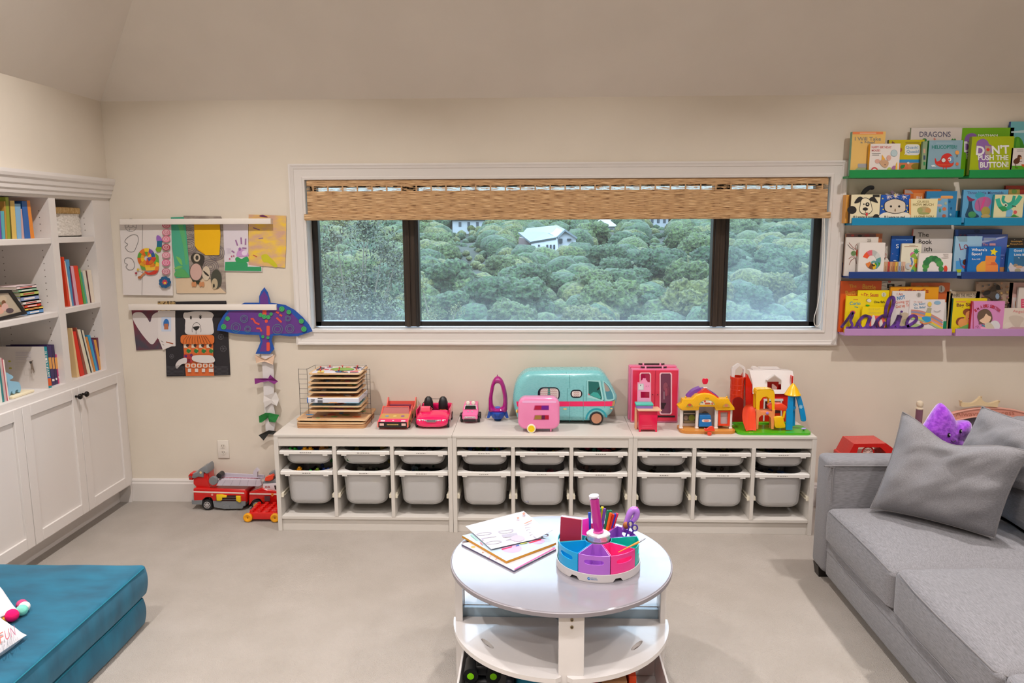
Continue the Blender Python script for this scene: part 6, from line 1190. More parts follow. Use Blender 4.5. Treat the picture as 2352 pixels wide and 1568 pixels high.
cover_book(K, (1360, 185, 2215, 950), Y3, .012, 'd6cdc6', 'tall pale book titled DRAGONS standing at the back of the green ledge', [('T', 'DRAGONS', 1505, 252, 2065, 348, '5a5870'), ('E', 1595, 410, 42, 38, '2f8040'), ('P', [(1750, 380), (1780, 358), (1800, 395), (1770, 410)], 'd88a7a'), ('P', [(2070, 405), (2100, 372), (2120, 400), (2140, 368), (2165, 405)], '4a9050')], 0, spine='8a9a80')
cover_book(K, (1572, 430, 1612, 945), Y1, .018, '8aa07c', 'narrow mixed colour board book between the duck and helicopter books', [('R', 1575, 560, 1610, 640, 'c8a088'), ('R', 1575, 680, 1610, 760, '3a4a6a'), ('R', 1575, 800, 1610, 860, '2a8a50')], 0, spine='6a8a60')
cover_book(K, (1685, 410, 2240, 950), Y1, .022, '86a8b8', 'grey-blue book reading HELICOPTER with a red helicopter and zigzag spine', [('T', 'HELICOPTER!', 1728, 498, 2180, 562, '0f7f74', 0, .025), ('R', 1810, 455, 2110, 464, 'a8c0c8'), ('P', smooth2([(1780, 735), (1800, 745), (1820, 790), (1880, 760), (1910, 690), (1990, 642), (2060, 655), (2110, 720), (2120, 820), (2080, 880), (1980, 900), (1860, 880), (1790, 830)], 4, True), 'cc2a1e'), ('E', 2075, 760, 50, 66, '6a94b8'), ('E', 2045, 750, 30, 34, 'e0dcdc'), ('E', 2035, 755, 16, 18, 'cc2a1e'), ('E', 1935, 768, 40, 40, 'd8d8d4'), ('C', 1935, 768, 40, 40, 8, '9a2018'), ('L', [(1830, 852), (2110, 852)], 10, 'e07040'), ('L', [(1935, 895), (1925, 945)], 12, 'cc2a1e'), ('L', [(1980, 895), (1990, 945)], 12, 'cc2a1e'), ('E', 2178, 630, 36, 38, 'e8a050'), ('R', 2168, 680, 2184, 706, '4a4a50'), ('E', 2178, 835, 26, 30, 'd86a40'), ('P', [(1710, 860), (1760, 850), (1800, 880), (1720, 885)], 'dce4e6')], 0, spine='18905a')
dg_ = [('P', smooth2([(400, 850), (365, 700), (370, 520), (430, 410), (540, 375), (640, 400), (660, 470), (640, 900)], 4, True), '8a5fa8'), ('T', 'NATHAN', 695, 398, 1165, 450, 'e8ecd8', 0, .03), ('T', 'D', 355, 572, 510, 830, 'e6e6e6', 0, .03), ('T', 'P', 405, 850, 505, 990, 'e6e6e6', 0, .03), ('T', 'B', 445, 1030, 545, 1190, 'e6e6e6', 0, .03)]
cover_book(K2, (318, 250, 1470, 1270), Y3, .020, '6fae16', 'big leaf green book standing behind the smaller lime button book', dg_, 0, spine='4a8a14')
cover_book(K2, (560, 455, 1495, 1260), Y1, .026, 'a4b60c', 'lime book reading DONT PUSH THE BUTTON in white letters', [('P', smooth2([(650, 700), (665, 590), (730, 530), (830, 510), (920, 560), (960, 640), (1020, 680), (1020, 830), (950, 900), (950, 1260), (730, 1260), (700, 1000), (640, 800)], 4, True), '8a62a6'), ('P', [(860, 670), (1000, 690), (990, 890), (870, 890)], 'b0a088'), ('T', 'D', 650, 685, 850, 905, 'e8e8e8', .1, .03), ('E', 932, 770, 40, 36, 'd83a26'), ('T', "N'T", 1020, 660, 1440, 875, 'e8e8e8', -.04, .03), ('T', 'PUSH THE', 690, 900, 1420, 1025, 'e8e8e8', 0, .03), ('T', 'BUTTON!', 735, 1060, 1420, 1200, 'e8e8e8', -.02, .03)], 0, spine='8a9a3a')
cover_book(K2, (1490, 95, 2700, 1270), Y3, .018, '6cb4bc', 'tall sky blue book with round green tree, last on the green ledge', [('P', [(1490, 330), (1800, 300), (2300, 340), (2700, 330), (2700, 370), (1490, 365)], 'b8d8dc'), ('P', smooth2([(1500, 740), (1510, 600), (1570, 490), (1640, 460), (1720, 500), (1780, 620), (1785, 740)], 4, True), '3f9420'), ('P', smooth2([(1600, 740), (1610, 600), (1650, 480), (1690, 600), (1690, 740)], 3, True), '5aac28')], 0, spine='1f4a8a')
cover_book(K2, (1505, 730, 2400, 1260), Y1, .016, 'dcd4d0', 'white book with a brown monkey, in front of the tall sky blue one', [('R', 1505, 1155, 2400, 1260, '58a81e'), ('R', 1625, 765, 1780, 777, 'a8a0a0'), ('R', 1625, 800, 1780, 812, 'a8a0a0'), ('P', smooth2([(1640, 930), (1660, 895), (1720, 905), (1740, 960), (1700, 1000), (1690, 1060), (1640, 1110), (1560, 1100), (1540, 1050), (1580, 990), (1630, 970)], 4, True), '5a3018'), ('E', 1718, 970, 26, 30, 'c89870'), ('L', [(1650, 1050), (1745, 1052)], 14, '5a3018'), ('L', [(1570, 1100), (1600, 1150), (1590, 1200), (1650, 1208)], 14, '5a3018'), ('P', ell(1800, 1120, 70, 70, 10, 0, PI), 'c05a20')], 0)
# --- bright blue ledge
for x, c_, lab in ((140, 'e0a048', 'thin orange booklet at the left end of the bright blue ledge'), (172, 'd87a30', 'thin rust orange booklet next to the puppy book')):
    cover_book(K3, (x-4, 202 if x < 150 else 212, x+18, 500), Y2, .05, c_, lab, [], 1, spine=c_)
tb = cover_book(K3, (195, 200, 545, 500), Y1, .024, 'eae0bc', 'cream puppy face board book with a black plush tail on top', [('E', 200, 392, 58, 50, '1c1b1b'), ('P', ell(505, 500, 50, 56, 10, PI, 2*PI), '1c1b1b'), ('P', smooth2([(315, 260), (370, 238), (425, 265), (450, 350), (455, 400), (420, 440), (370, 450), (315, 435), (290, 390), (300, 330)], 4, True), '2a2624'), ('P', smooth2([(322, 265), (370, 245), (420, 272), (443, 350), (448, 398), (415, 432), (370, 442), (320, 428), (297, 388), (307, 330)], 4, True), 'eee4c4'), ('P', smooth2([(228, 305), (260, 250), (300, 225), (335, 245), (300, 290), (260, 308)], 4, True), '1c1b1b'), ('P', smooth2([(412, 255), (470, 225), (520, 290), (520, 305), (470, 290), (430, 275)], 4, True), '1c1b1b'), ('R', 460, 200, 545, 230, '26241f'), ('E', 393, 322, 25, 25, '1c1b1b'), ('E', 393, 320, 9, 9, 'eee4c4'), ('E', 348, 320, 8, 9, '1c1b1b'), ('E', 366, 380, 32, 20, '1c1b1b'), ('L', [(368, 400), (370, 425), (345, 436)], 4, '1c1b1b'), ('L', [(370, 425), (400, 428)], 4, '1c1b1b'), ('P', [(368, 430), (395, 430), (392, 465), (372, 462)], 'd8383c'), ('T', 'If I were a puppy', 215, 462, 505, 500, '2a2826')], 1, spine='3a3430')
b = MB(); P = PY(-.06); b.tube([P.at(*zp(K3, x, y)) for x, y in smooth2([(330, 215), (350, 170), (390, 130), (430, 112), (455, 112)], 4)], lambda f: .010+.003*math.sin(f*PI), M('161516', .95), n=10); p = P.at(*zp(K3, 452, 114)); b.sph(tuple(p), .0125, M('161516', .95), n=12); b.build('plush_tail', tb, label='black plush tail')
tb = cover_book(K3, (560, 202, 908, 500), Y1, .024, '1a55b0', 'blue starry owl board book topped with white feathers', [('S', 585, 250, 13, 'e8d860'), ('S', 575, 345, 13, 'e8d860'), ('S', 590, 385, 12, 'e8d860'), ('S', 875, 385, 13, 'e8d860'), ('S', 740, 205, 20, 'e8d020'), ('S', 890, 340, 12, 'e8d860'), ('S', 895, 410, 12, 'e8d860'), ('P', smooth2([(560, 445), (640, 420), (735, 440), (830, 420), (908, 435), (908, 498), (560, 498)], 2, True), 'ece4d0'), ('P', smooth2([(620, 290), (735, 250), (855, 290), (872, 360), (855, 415), (735, 440), (620, 410), (600, 350)], 4, True), '1f1d1d'), ('P', smooth2([(625, 295), (735, 258), (850, 295), (865, 360), (848, 410), (735, 432), (627, 404), (608, 350)], 4, True), 'd8ccb8'), ('E', 685, 348, 14, 14, '1c1a1a'), ('E', 788, 348, 14, 14, '1c1a1a'), ('P', [(737, 370), (748, 395), (737, 420), (727, 395)], '8a7458'), ('T', 'If I were an owl', 603, 462, 860, 500, '2a2826')], 1, spine='123c80')
b = MB(); rn = random.Random(5); P = PY(-.092); fm = M('dcd2d4', .95)
for cx, cy, s_ in ((655, 225, 60), (750, 215, 50), (850, 225, 60), (700, 175, 45)):
    for k in range(34):
        a_ = rn.uniform(0, 2*PI); l = rn.uniform(.4, 1)*s_; p0 = P.at(*zp(K3, cx, cy), 0); p1 = P.at(*zp(K3, cx+l*math.cos(a_), cy+l*.8*math.sin(a_)), rn.uniform(-.008, .012)); b.tube([p0, p1], lambda f: .0022*(1-f)+.0004, fm if s_ > 48 else M('8a7484', .95), n=5)
b.build('feather_tuft', tb, label='white feather tuft')
cover_book(K3, (915, 252, 1255, 500), Y1, .020, 'eadfae', 'cream book with orange spine reading GUESS HOW MUCH I LOVE YOU', [('R', 915, 252, 938, 500, 'e09a5a'), ('T', 'GUESS', 1015, 275, 1165, 302, '9a8a5a'), ('T', 'HOW MUCH', 962, 310, 1220, 340, '9a8a5a'), ('E', 1100, 398, 85, 50, 'b8a878'), ('E', 1050, 395, 34, 34, 'a0a868'), ('E', 1150, 400, 36, 36, 'c89a60'), ('E', 1100, 435, 70, 12, '98a060'), ('T', 'I LOVE YOU', 982, 460, 1220, 487, '9a8a5a')], 1, spine='e09a5a')
cover_book(K3, (862, 135, 1290, 500), Y3, .016, 'cf6a2c', 'burnt orange book reading SH at the back of the bright blue ledge', [('P', [(862, 140), (935, 150), (972, 190), (862, 185)], 'a89a98'), ('R', 970, 180, 1085, 250, 'e08a48'), ('T', 'SH', 1002, 222, 1072, 250, 'f0e6dc', 0, .03)], 1)
cover_book(K3, (1138, 158, 1490, 500), Y2, .018, '2a80b4', 'sky blue patterned book with fish shapes beside the guess book', [('R', 1180, 240, 1400, 500, '7ab0d4'), ('O', 1310, 215, 1465, 250, 15, 'e0a060'), ('E', 1290, 260, 28, 14, 'e09040'), ('E', 1290, 335, 34, 16, 'd8b8b0'), ('E', 1355, 380, 26, 22, 'd87a50'), ('E', 1350, 465, 24, 20, 'b86a50'), ('E', 1300, 395, 14, 24, '4a9a70'), ('E', 1370, 310, 16, 20, 'a8b8a0'), ('E', 1420, 285, 12, 14, '1a5a8a'), ('E', 1440, 370, 12, 14, '1a5a8a'), ('E', 1430, 450, 12, 14, '9ad0e0')], 1, spine='1a5a8a')
cover_book(K3, (1600, 140, 2125, 495), Y2, .018, '5fa8d4', 'light blue book with a mermaid tail and pink shell, bright blue ledge', [('T', 'Three Little Mermaids', 1640, 160, 2095, 195, '4a5a8a'), ('E', 1800, 210, 60, 40, '38a0b8'), ('P', smooth2([(1640, 215), (1690, 245), (1735, 265), (1700, 290), (1720, 400), (1790, 480), (1620, 480), (1650, 360), (1660, 290)], 3, True), '1d4a68'), ('P', smooth2([(1640, 215), (1690, 245), (1740, 262), (1690, 285), (1655, 275)], 3, True), '8a3058'), ('P', smooth2([(1740, 300), (1780, 250), (1860, 225), (1925, 250), (1940, 300), (1880, 380), (1800, 410), (1740, 380)], 3, True), 'b86a9a'), ('L', [(1810, 400), (1860, 240)], 26, 'd84a90'), ('L', [(1800, 400), (1780, 270)], 12, '9a5a90'), ('E', 1870, 410, 56, 60, 'b0a050'), ('E', 1700, 450, 50, 40, '4a9a60'), ('E', 1870, 470, 60, 24, 'c8b070')], 1, spine='3a7aa8')
cover_book(K3, (1992, 200, 2328, 500), Y1, .018, 'e4dfb0', 'cream book with a curled turquoise crocodile shape', [('L', smooth2([(2020, 250), (2050, 340), (2110, 380), (2180, 350), (2260, 290), (2310, 215)], 5), 56, '3ab89a'), ('L', smooth2([(2100, 215), (2090, 280), (2150, 320), (2210, 290), (2230, 215)], 5), 38, '2fa890'), ('E', 2120, 332, 26, 24, 'd8e8d0'), ('E', 2122, 332, 12, 12, '1a3a34'), ('P', [(2030, 360), (2110, 340), (2150, 400), (2080, 410)], '2a9a5a'), ('P', [(2130, 400), (2190, 380), (2210, 400), (2200, 478), (2120, 478)], '7ab8e0'), ('L', [(2200, 340), (2250, 350)], 10, '3a4a4a'), ('E', 2240, 420, 22, 22, 'd85a60'), ('P', [(2180, 478), (2220, 445), (2290, 478)], '3a9a40')], 1, spine='2ab0b0')
cover_book(K3, (2128, 88, 2600, 500), Y3, .016, 'a8362c', 'dark red book at the back right of the bright blue ledge', [('R', 2160, 130, 2300, 205, 'b8a050'), ('E', 2230, 160, 34, 30, '7aa050')], 1, spine='7a1c18')
cover_book(K3, (2335, 195, 2700, 500), Y1+.002, .02, '1a7ab0', 'deep blue book cut by the picture edge on the bright blue ledge', [('R', 2345, 220, 2700, 240, '8ac0e0')], 1)
# --- navy ledge
colg = nodemat('collage_cover', '8a5a48', 'c8a888', nscale=70, rough=.6, bump=0, ramp=(.42, .58))
t = cover_book(K4, (185, 208, 790, 905), Y3, .014, 'b06a48', 'brown and orange collage picture book, back left of the navy ledge', [('R', 720, 212, 788, 370, 'c87848'), ('R', 190, 212, 720, 270, '7a5a58'), ('E', 300, 240, 30, 18, 'b85048'), ('E', 430, 245, 40, 20, '403a38'), ('E', 560, 240, 50, 20, 'a84a48'), ('R', 185, 868, 430, 905, '8a98b8'), ('R', 230, 868, 300, 885, 'e0c040')], 2, spine='9a7a68')
cover_book(K4, (190, 272, 725, 895), Y2, .010, 'ddd6ce', 'white book with a red and green spider with thin legs', [('L', [(235, 370), (300, 450), (350, 490)], 9, '8a3a2a'), ('L', [(385, 385), (345, 440), (360, 500)], 10, '7a3424'), ('L', [(210, 400), (260, 460), (330, 500)], 8, '4a4038'), ('L', [(230, 660), (270, 625), (340, 625)], 8, '8a3a2a'), ('L', [(235, 770), (270, 690), (340, 640)], 9, '7a3424'), ('L', [(350, 640), (365, 740), (410, 775)], 9, '6a3428'), ('E', 315, 560, 46, 46, '6a8a58'), ('P', smooth2([(365, 510), (400, 490), (440, 495), (440, 640), (390, 630), (362, 590)], 4, True), 'd84420'), ('E', 300, 550, 6, 6, '2a3a28'), ('E', 325, 575, 6, 6, '2a3a28'), ('T', '25', 560, 300, 630, 350, '9a9288')], 2, spine='c8c0b8')
wd = ['e8542a', 'd86a78', 'b8bcb8', 'd0d4d0', '5a9a98', '2f9a2a', 'e8bc10', '7a4a28', 'e08038']
its = [('T', "The World's Chameleon", 505, 400, 810, 416, '8a7a74'), ('T', 'in Our Yard', 575, 430, 730, 444, '8a7a74')]
for i in range(9):
    a0 = -PI*.9+i*.62; a1 = a0+.62; f = lambda a, r: (655+r*1.0*math.cos(a), 690+r*1.12*math.sin(a)); R0 = 178-i*5; R1 = 92-i*5
    its.append(('P', [f(a0, R0), f((a0+a1)/2, R0-2), f(a1, R0-5), f(a1, R1-5), f((a0+a1)/2, R1-2), f(a0, R1)], wd[i]))
its += [('L', smooth2([(640, 740), (660, 710), (720, 715), (750, 770), (720, 830)], 4), 30, '5a9a98'), ('L', smooth2([(655, 755), (670, 785), (700, 775)], 4), 20, '20201e')]
cover_book(K4, (432, 370, 855, 900), Y1, .018, 'e6e0da', 'white book with a ring of coloured wedges on the navy ledge', its[2:], 2, spine='e0dad2')
t = thing('clock_book', tuple(U(2022, 640, -.05)), 'round white toy clock board peeking from behind the coloured wedge book', 'book', 'books facing out on the coloured ledges')
p = PY(-.055).at(*zp(K4, 795, 560)); rc = .062; p.z = LZ[2]+.0005+rc
p.z = max(p.z, PY(-.055).at(*zp(K4, 795, 560)).z); 
b = MB(); b.lathe((p.x, -.055, LZ[2]+.0005+.0595), [(0, -.0), (.0545, 0), (.0595, .003), (.0595, .012), (0, .012)], M('e2dcd2', .45), ax=(0, 1, 0), n=40); b.art(PY(-.0555), [('C', 795, 560, 135, 150, 10, 'b8b0a4'), ('T', '12', 862, 560, 910, 640, 'b85a4a', .1), ('T', '1', 862, 640, 885, 668, '5a4a44')], K4); b.build('clock_face', t)
cover_book(K4, (1010, 248, 1395, 700), Y3, .012, '0b52a8', 'cobalt blue book reading S with white stars, behind the sea creature book', [('L', [(1080, 318), (1370, 318)], 10, '6a9ad0'), ('T', 'S', 1082, 395, 1130, 470, 'e8ecf0'), ('E', 1270, 330, 6, 6, 'c8d8f0'), ('E', 1020, 570, 7, 7, 'd8a0c0'), ('E', 1100, 600, 6, 6, 'c8d8f0'), ('E', 1060, 690, 30, 8, 'c8d8f0')], 2, spine='083a80')
cover_book(K4, (1195, 385, 1505, 900), Y2, .016, 'e6e2cc', 'cream book with a rainbow coloured sea creature', [('L', [(1230, 442), (1480, 442)], 9, '9a6a4a'), ('L', [(1320, 418), (1430, 418)], 8, 'b0a080'), ('E', 1380, 590, 44, 50, 'd86aa0'), ('P', smooth2([(1340, 620), (1400, 640), (1420, 720), (1380, 800), (1350, 870), (1380, 900), (1500, 900), (1500, 720), (1460, 640), (1410, 560)], 4, True), '8ab840'), ('L', [(1350, 640), (1372, 720), (1360, 780)], 26, '5a7ab8'), ('E', 1440, 700, 40, 40, 'e0c030'), ('E', 1450, 780, 36, 40, 'd8683a'), ('P', star(1445, 525, 60, 8, .5), '3a9a50'), ('E', 1300, 790, 52, 60, 'c8ccd0'), ('E', 1340, 785, 22, 20, 'e0905a'), ('E', 1375, 880, 30, 30, '2a8a9a')], 2, spine='d0cbb0')
for i, (xa, xb, c_, nm) in enumerate(((868, 930, 'c09a78', 'tan'), (932, 968, 'c03a30', 'red'), (970, 1020, 'c8946a', 'camel'), (1022, 1064, 'b87848', 'caramel'), (1066, 1106, 'd8b040', 'yellow'), (1108, 1125, 'c8a080', 'sand'), (1127, 1170, '9ab0c8', 'pale blue'), (1172, 1198, 'd0b49a', 'beige'), (1200, 1240, 'cfa890', 'pinkish beige'))):
    P = PY(-.090); a, c = P.at(*zp(K4, xa, 715)), P.at(*zp(K4, xb, 900)); t = thing('mini_book', ((a.x+c.x)/2, -.08, LZ[2]+.0005), '%s miniature book in the row of tiny spines on the navy ledge' % nm, 'book', 'miniature books on the navy ledge')
    b = MB(); b.rbox(a.x, c.x, -.090, -.068, LZ[2]+.0005, a.z, .0012, M(c_, .5), seg=2); b.art(PY(-.0904), [('L', [((xa+xb)/2, 790), ((xa+xb)/2, 870)], 9, '7a5048')] if xb-xa > 25 else [], K4); b.build('cover', t)
cover_book(K4, (1400, 125, 2075, 905), Y3, .016, 'cdc8c4', 'large white book reading The Book with, behind the green arch book', [('T', 'The', 1478, 185, 1672, 265, '2c2a28'), ('T', 'Book', 1490, 312, 1730, 393, '2c2a28'), ('T', 'ith', 1592, 445, 1728, 525, '2c2a28')], 2, spine='d87a70')
cover_book(K4, (1505, 560, 2068, 905), Y1, .014, 'e8e2de', 'white book with a generic green leafy arch and red berry', [('E', 1605, 860, 44, 38, '3f8a50')]+[('E', 1745+130*math.cos(a_), 790+135*math.sin(a_), 62, 54, c_) for a_, c_ in zip([PI*1.0, PI*1.15, PI*1.3, PI*1.45, PI*1.6, PI*1.75, PI*1.9], ['4a9a4a', '2f7a44', '2a7a48', '38854a', '2a7040', '3a8a4c', '4a9a50'])]+[('E', 1890, 840, 44, 50, '3f8a4c'), ('E', 1970, 840, 34, 60, 'd8432a'), ('R', 1925, 575, 2022, 583, 'b0a8a4'), ('R', 1940, 605, 2022, 613, 'b0a8a4'), ('R', 1895, 635, 2026, 643, 'b0a8a4')], 2)
cover_book(K5, (350, 185, 1490, 1290), Y3, .020, '0c3c7c', 'dark navy tall book with purple spine on the navy ledge', [('E', 940, 230, 80, 44, '063060'), ('L', [(490, 340), (540, 325)], 14, 'c04a5a'), ('L', [(600, 330), (680, 340)], 14, 'c04a5a')], 2, spine='7a4a90')
cover_book(K5, (395, 362, 1000, 1290), Y2, .014, '9ac4e0', 'pale blue book reading Lo with a child stretching up', [('P', [(420, 362), (690, 362), (690, 500), (480, 500)], '8aa8b8'), ('P', [(395, 1000), (700, 950), (720, 1290), (395, 1290)], '4aa0e0'), ('T', 'Lo', 490, 530, 700, 700, '9a2a3a', -.2, -.004), ('P', smooth2([(480, 930), (510, 940), (530, 1060), (600, 1140), (700, 1170), (700, 1215), (610, 1200), (520, 1130), (490, 1000)], 3, True), '4a6aa8'), ('E', 640, 1030, 72, 76, '5a2a1c'), ('P', smooth2([(560, 1110), (620, 1130), (710, 1190), (690, 1215), (590, 1180)], 3, True), 'c84a5a'), ('P', [(400, 1215), (545, 1215), (520, 1290), (430, 1290)], 'b8cc1a'), ('E', 730, 1270, 30, 20, 'c8b870')], 2, spine='3a8ab0')
cover_book(K5, (700, 315, 1645, 1290), Y2+.016, .010, '4c68b8', 'periwinkle blue song book with silver title, behind the yellow star book', [('P', smooth2([(700, 640), (900, 520), (1200, 460), (1640, 360), (1640, 400), (1200, 510), (900, 580), (720, 680)], 2, True), 'a8b4dc'), ('R', 890, 350, 950, 470, '9aa8b8'), ('R', 1010, 400, 1060, 480, '9aa8b8'), ('R', 1110, 400, 1430, 470, '8a9ab8'), ('T', 'To The', 955, 540, 1215, 600, 'd8a0a8'), ('R', 1260, 545, 1415, 600, 'd8a0a8'), ('R', 1520, 1155, 1660, 1285, 'd8945a'), ('E', 1580, 935, 12, 12, 'c8d0f0'), ('R', 1500, 830, 1640, 880, '6a80c8')], 2)
cover_book(K5, (740, 630, 1505, 1290), Y1, .020, '0870c0', "royal blue book with white title, yellow star and orange box on the navy ledge", [('T', "Where's", 800, 670, 1195, 745, 'eef0f4', 0, .02), ('T', 'Spot?', 800, 780, 1070, 870, 'eef0f4', 0, .02), ('T', 'Eric Hill', 810, 932, 1020, 972, 'dce4ee'), ('S', 1370, 765, 105, 'f2dc1c', 5, .5, -1.4), ('P', [(1165, 865), (1435, 875), (1400, 1010), (1475, 1100), (1475, 1290), (1150, 1290), (1130, 1110)], 'ee8e44'), ('P', [(1150, 1100), (1290, 1080), (1300, 1030), (1400, 1030), (1475, 1105)], 'd86a38'), ('P', [(930, 1120), (1060, 1010), (1160, 990), (1150, 1290), (930, 1290), (915, 1180)], 'eaaa3c')], 2, spine='0a4a98')
cover_book(K5, (1650, 412, 2400, 1290), Y3, .014, '2a2824', 'black bedtime book with golden title and a crescent moon', [('E', 1720, 570, 62, 62, 'd8c860'), ('E', 1745, 545, 52, 52, '2a2824'), ('T', 'Goodnight', 1812, 475, 2105, 520, 'd8a85a'), ('T', 'Sleepyheads', 1790, 540, 2125, 590, 'd8a85a'), ('E', 1680, 450, 6, 6, 'e0e0d8'), ('E', 2115, 450, 7, 7, 'e0e0d8'), ('E', 1905, 450, 5, 5, 'e0e0d8')], 2)
cover_book(K5, (1775, 668, 2500, 1290), Y1, .024, '1a7cc0', 'blue book reading Good and Little over a snowy night picture', [('T', 'Good', 1890, 695, 2100, 760, 'e8ecf0', 0, .02), ('T', 'N', 2140, 695, 2180, 760, 'e8ecf0', 0, .02), ('T', 'Little', 1895, 808, 2080, 866, 'e8ecf0', 0, .02), ('T', 'B', 2105, 808, 2150, 866, 'e8ecf0', 0, .02), ('R', 1890, 885, 2400, 1130, '2f6a94'), ('P', smooth2([(1785, 1290), (1790, 1040), (1850, 1090), (1930, 1130), (2100, 1140), (2300, 1130), (2400, 1290)], 2, True), 'cfc8cc'), ('E', 1930, 1110, 60, 40, '9a8a74'), ('E', 2020, 1150, 90, 34, 'd0a888'), ('P', ell(2015, 910, 20, 20, 10, .3, 3.6), 'e8eef4'), ('E', 1980, 1240, 80, 50, 'a8a080')], 2, spine='0c5a94')
# --- lilac ledge
cover_book(K6, (240, 112, 865, 925), Y3, .014, 'd8581c', 'orange book reading The Butter Battle at the left of the lilac ledge', [('T', 'The', 375, 168, 492, 225, 'e0a838', -.05), ('T', 'Battle', 595, 168, 820, 250, 'e0a838', .08, .02), ('T', 'Butter', 308, 262, 560, 348, 'e0a838', -.12, .02)], 3, spine='b84818')
cover_book(K6, (862, 115, 1285, 600), Y3+.002, .010, 'd2ccc0', 'black and white comic style book behind the lilac ledge row', [('O', 1010, 160, 1135, 235, 12, '24221f'), ('E', 1070, 200, 30, 26, '8a8880'), ('L', [(870, 220), (930, 190), (1000, 200)], 7, '2a2826'), ('L', [(900, 150), (1000, 130), (1020, 150)], 7, '2a2826'), ('E', 1050, 125, 26, 18, 'b0584a'), ('P', [(1170, 195), (1255, 170), (1255, 200)], '3a3834'), ('E', 1040, 300, 40, 50, '35322f'), ('E', 1040, 305, 22, 26, 'd2ccc0')], 3)
cover_book(K6, (330, 365, 620, 925), Y2, .012, 'eed41c', 'yellow book reading Curious in teal, left on the lilac ledge', [('T', 'Curio', 380, 458, 560, 515, '1896b0', 0, .02), ('L', [(440, 425), (520, 425)], 9, 'd85a3a'), ('L', [(460, 545), (520, 555)], 12, '1896b0'), ('E', 430, 640, 46, 34, 'e86a4a')], 3)
cover_book(K6, (527, 270, 1030, 925), Y2+.010, .012, 'f0da0a', 'bright yellow book reading One fish with a round white emblem', [('T', 'By', 568, 325, 605, 360, 'd86a28'), ('T', 'Dr. Seuss', 620, 312, 865, 375, 'c8482c', 0, .02), ('T', 'One fish', 785, 445, 970, 485, '24221e', 0, .02), ('E', 955, 340, 40, 38, 'd8d4b8'), ('R', 950, 310, 960, 370, '5a6a5a'), ('P', smooth2([(640, 520), (680, 508), (718, 522), (680, 540)], 3, True), '3aa82a'), ('P', smooth2([(660, 430), (700, 412), (745, 440), (720, 470), (680, 460)], 3, True), 'e4e0d0'), ('L', [(610, 462), (660, 430), (700, 405)], 6, '5a5a50')], 3)
cover_book(K6, (600, 548, 975, 925), Y1+.006, .010, 'f2d608', 'yellow and coral board book with pale lettering behind the purple name sign', [('T', 'BLUE HAT,', 700, 570, 905, 612, 'd8c048'), ('T', 'GREEN HAT', 695, 630, 910, 668, 'd8c048'), ('R', 690, 695, 975, 925, 'e8605a'), ('P', smooth2([(750, 720), (800, 700), (815, 900), (750, 900)], 3, True), 'e4dcd4'), ('P', smooth2([(880, 790), (920, 760), (940, 890), (890, 890)], 3, True), 'e4dcd4')], 3)
cover_book(K6, (1072, 208, 1828, 925), Y2, .014, 'e09a0c', "amber book with rust red title lettering behind the white NOT book, lilac ledge", [('T', "Clifford's", 1205, 238, 1712, 312, 'a83a1c', 0, .02), ('R', 1072, 800, 1200, 925, '1a90d0'), ('R', 1072, 700, 1200, 800, 'e88a20')], 3, spine='b87808')
cover_book(K6, (1418, 142, 2010, 925), Y3, .014, 'c8602a', 'rust orange book with round white emblem and green foot, back of the lilac ledge', [('E', 1925, 245, 62, 60, 'd0ccc4'), ('R', 1918, 200, 1930, 285, '5a5a54'), ('E', 1545, 205, 60, 16, 'c8a078'), ('E', 1670, 205, 50, 16, 'c8a078'), ('R', 1600, 468, 2010, 788, 'dcd8d4'), ('R', 1940, 788, 2010, 925, '0f9a68')], 3, spine='b8a870')
cover_book(K6, (1110, 280, 1605, 925), Y2-.016, .010, 'e0dad8', 'white book reading I Am NOT Going to Get Up', [('T', 'I Am', 1178, 308, 1278, 355, 'b05a48'), ('T', 'NOT', 1178, 360, 1315, 425, '2a86c0', -.15, .03), ('T', 'Going to', 1150, 440, 1378, 495, 'd87a68', -.12), ('T', 'Get up To', 1155, 500, 1395, 570, 'd87a68', -.15), ('E', 1545, 345, 38, 40, 'b8b2ac'), ('R', 1540, 315, 1550, 375, '4a4a46'), ('P', smooth2([(1200, 720), (1300, 640), (1400, 700), (1400, 900), (1200, 900)], 3, True), 'c8b8a0'), ('E', 1320, 800, 60, 50, 'b0a880')], 3)
its = [('T', 'Dr. Seuss', 1465, 450, 1605, 475, 'c89080'), ('T', 'Oh, Baby!', 1455, 482, 1655, 530, '4a90b8', -.1), ('T', 'Go, Baby!', 1468, 538, 1660, 585, '4a90b8', -.1), ('E', 1860, 478, 58, 32, '8ab4d0')]
for k, c_ in enumerate(('c88a80', '8a90b0', 'e0905a', 'c89ab0', 'ecc838', 'a8c890')): its.append(('L', smooth2([(1415, 605+k*28), (1550, 618+k*28), (1700, 660+k*30), (1830, 720+k*32), (1945, 790+k*30)], 4), 28, c_))
its += [('P', [(1690, 560), (1760, 565), (1740, 700), (1750, 790), (1650, 780), (1640, 690)], 'a8a890'), ('P', [(1660, 645), (1755, 655), (1750, 705), (1645, 695)], 'ecd030'), ('P', smooth2([(1590, 735), (1640, 710), (1740, 725), (1735, 790), (1660, 800)], 3, True), '2a9ad0'), ('L', smooth2([(1560, 790), (1640, 830), (1760, 800)], 4), 20, 'e08848'), ('E', 1725, 500, 34, 40, 'e8c858'), ('L', smooth2([(1790, 610), (1850, 630), (1910, 605)], 3), 7, '8a8a90'), ('P', ell(1500, 925, 110, 90, 10, PI, 2*PI), 'a8c080')]
cover_book(K6, (1402, 425, 1950, 925), Y1+.004, .010, 'e2dcdc', 'white baby book with rainbow bands on the lilac ledge', its, 3)
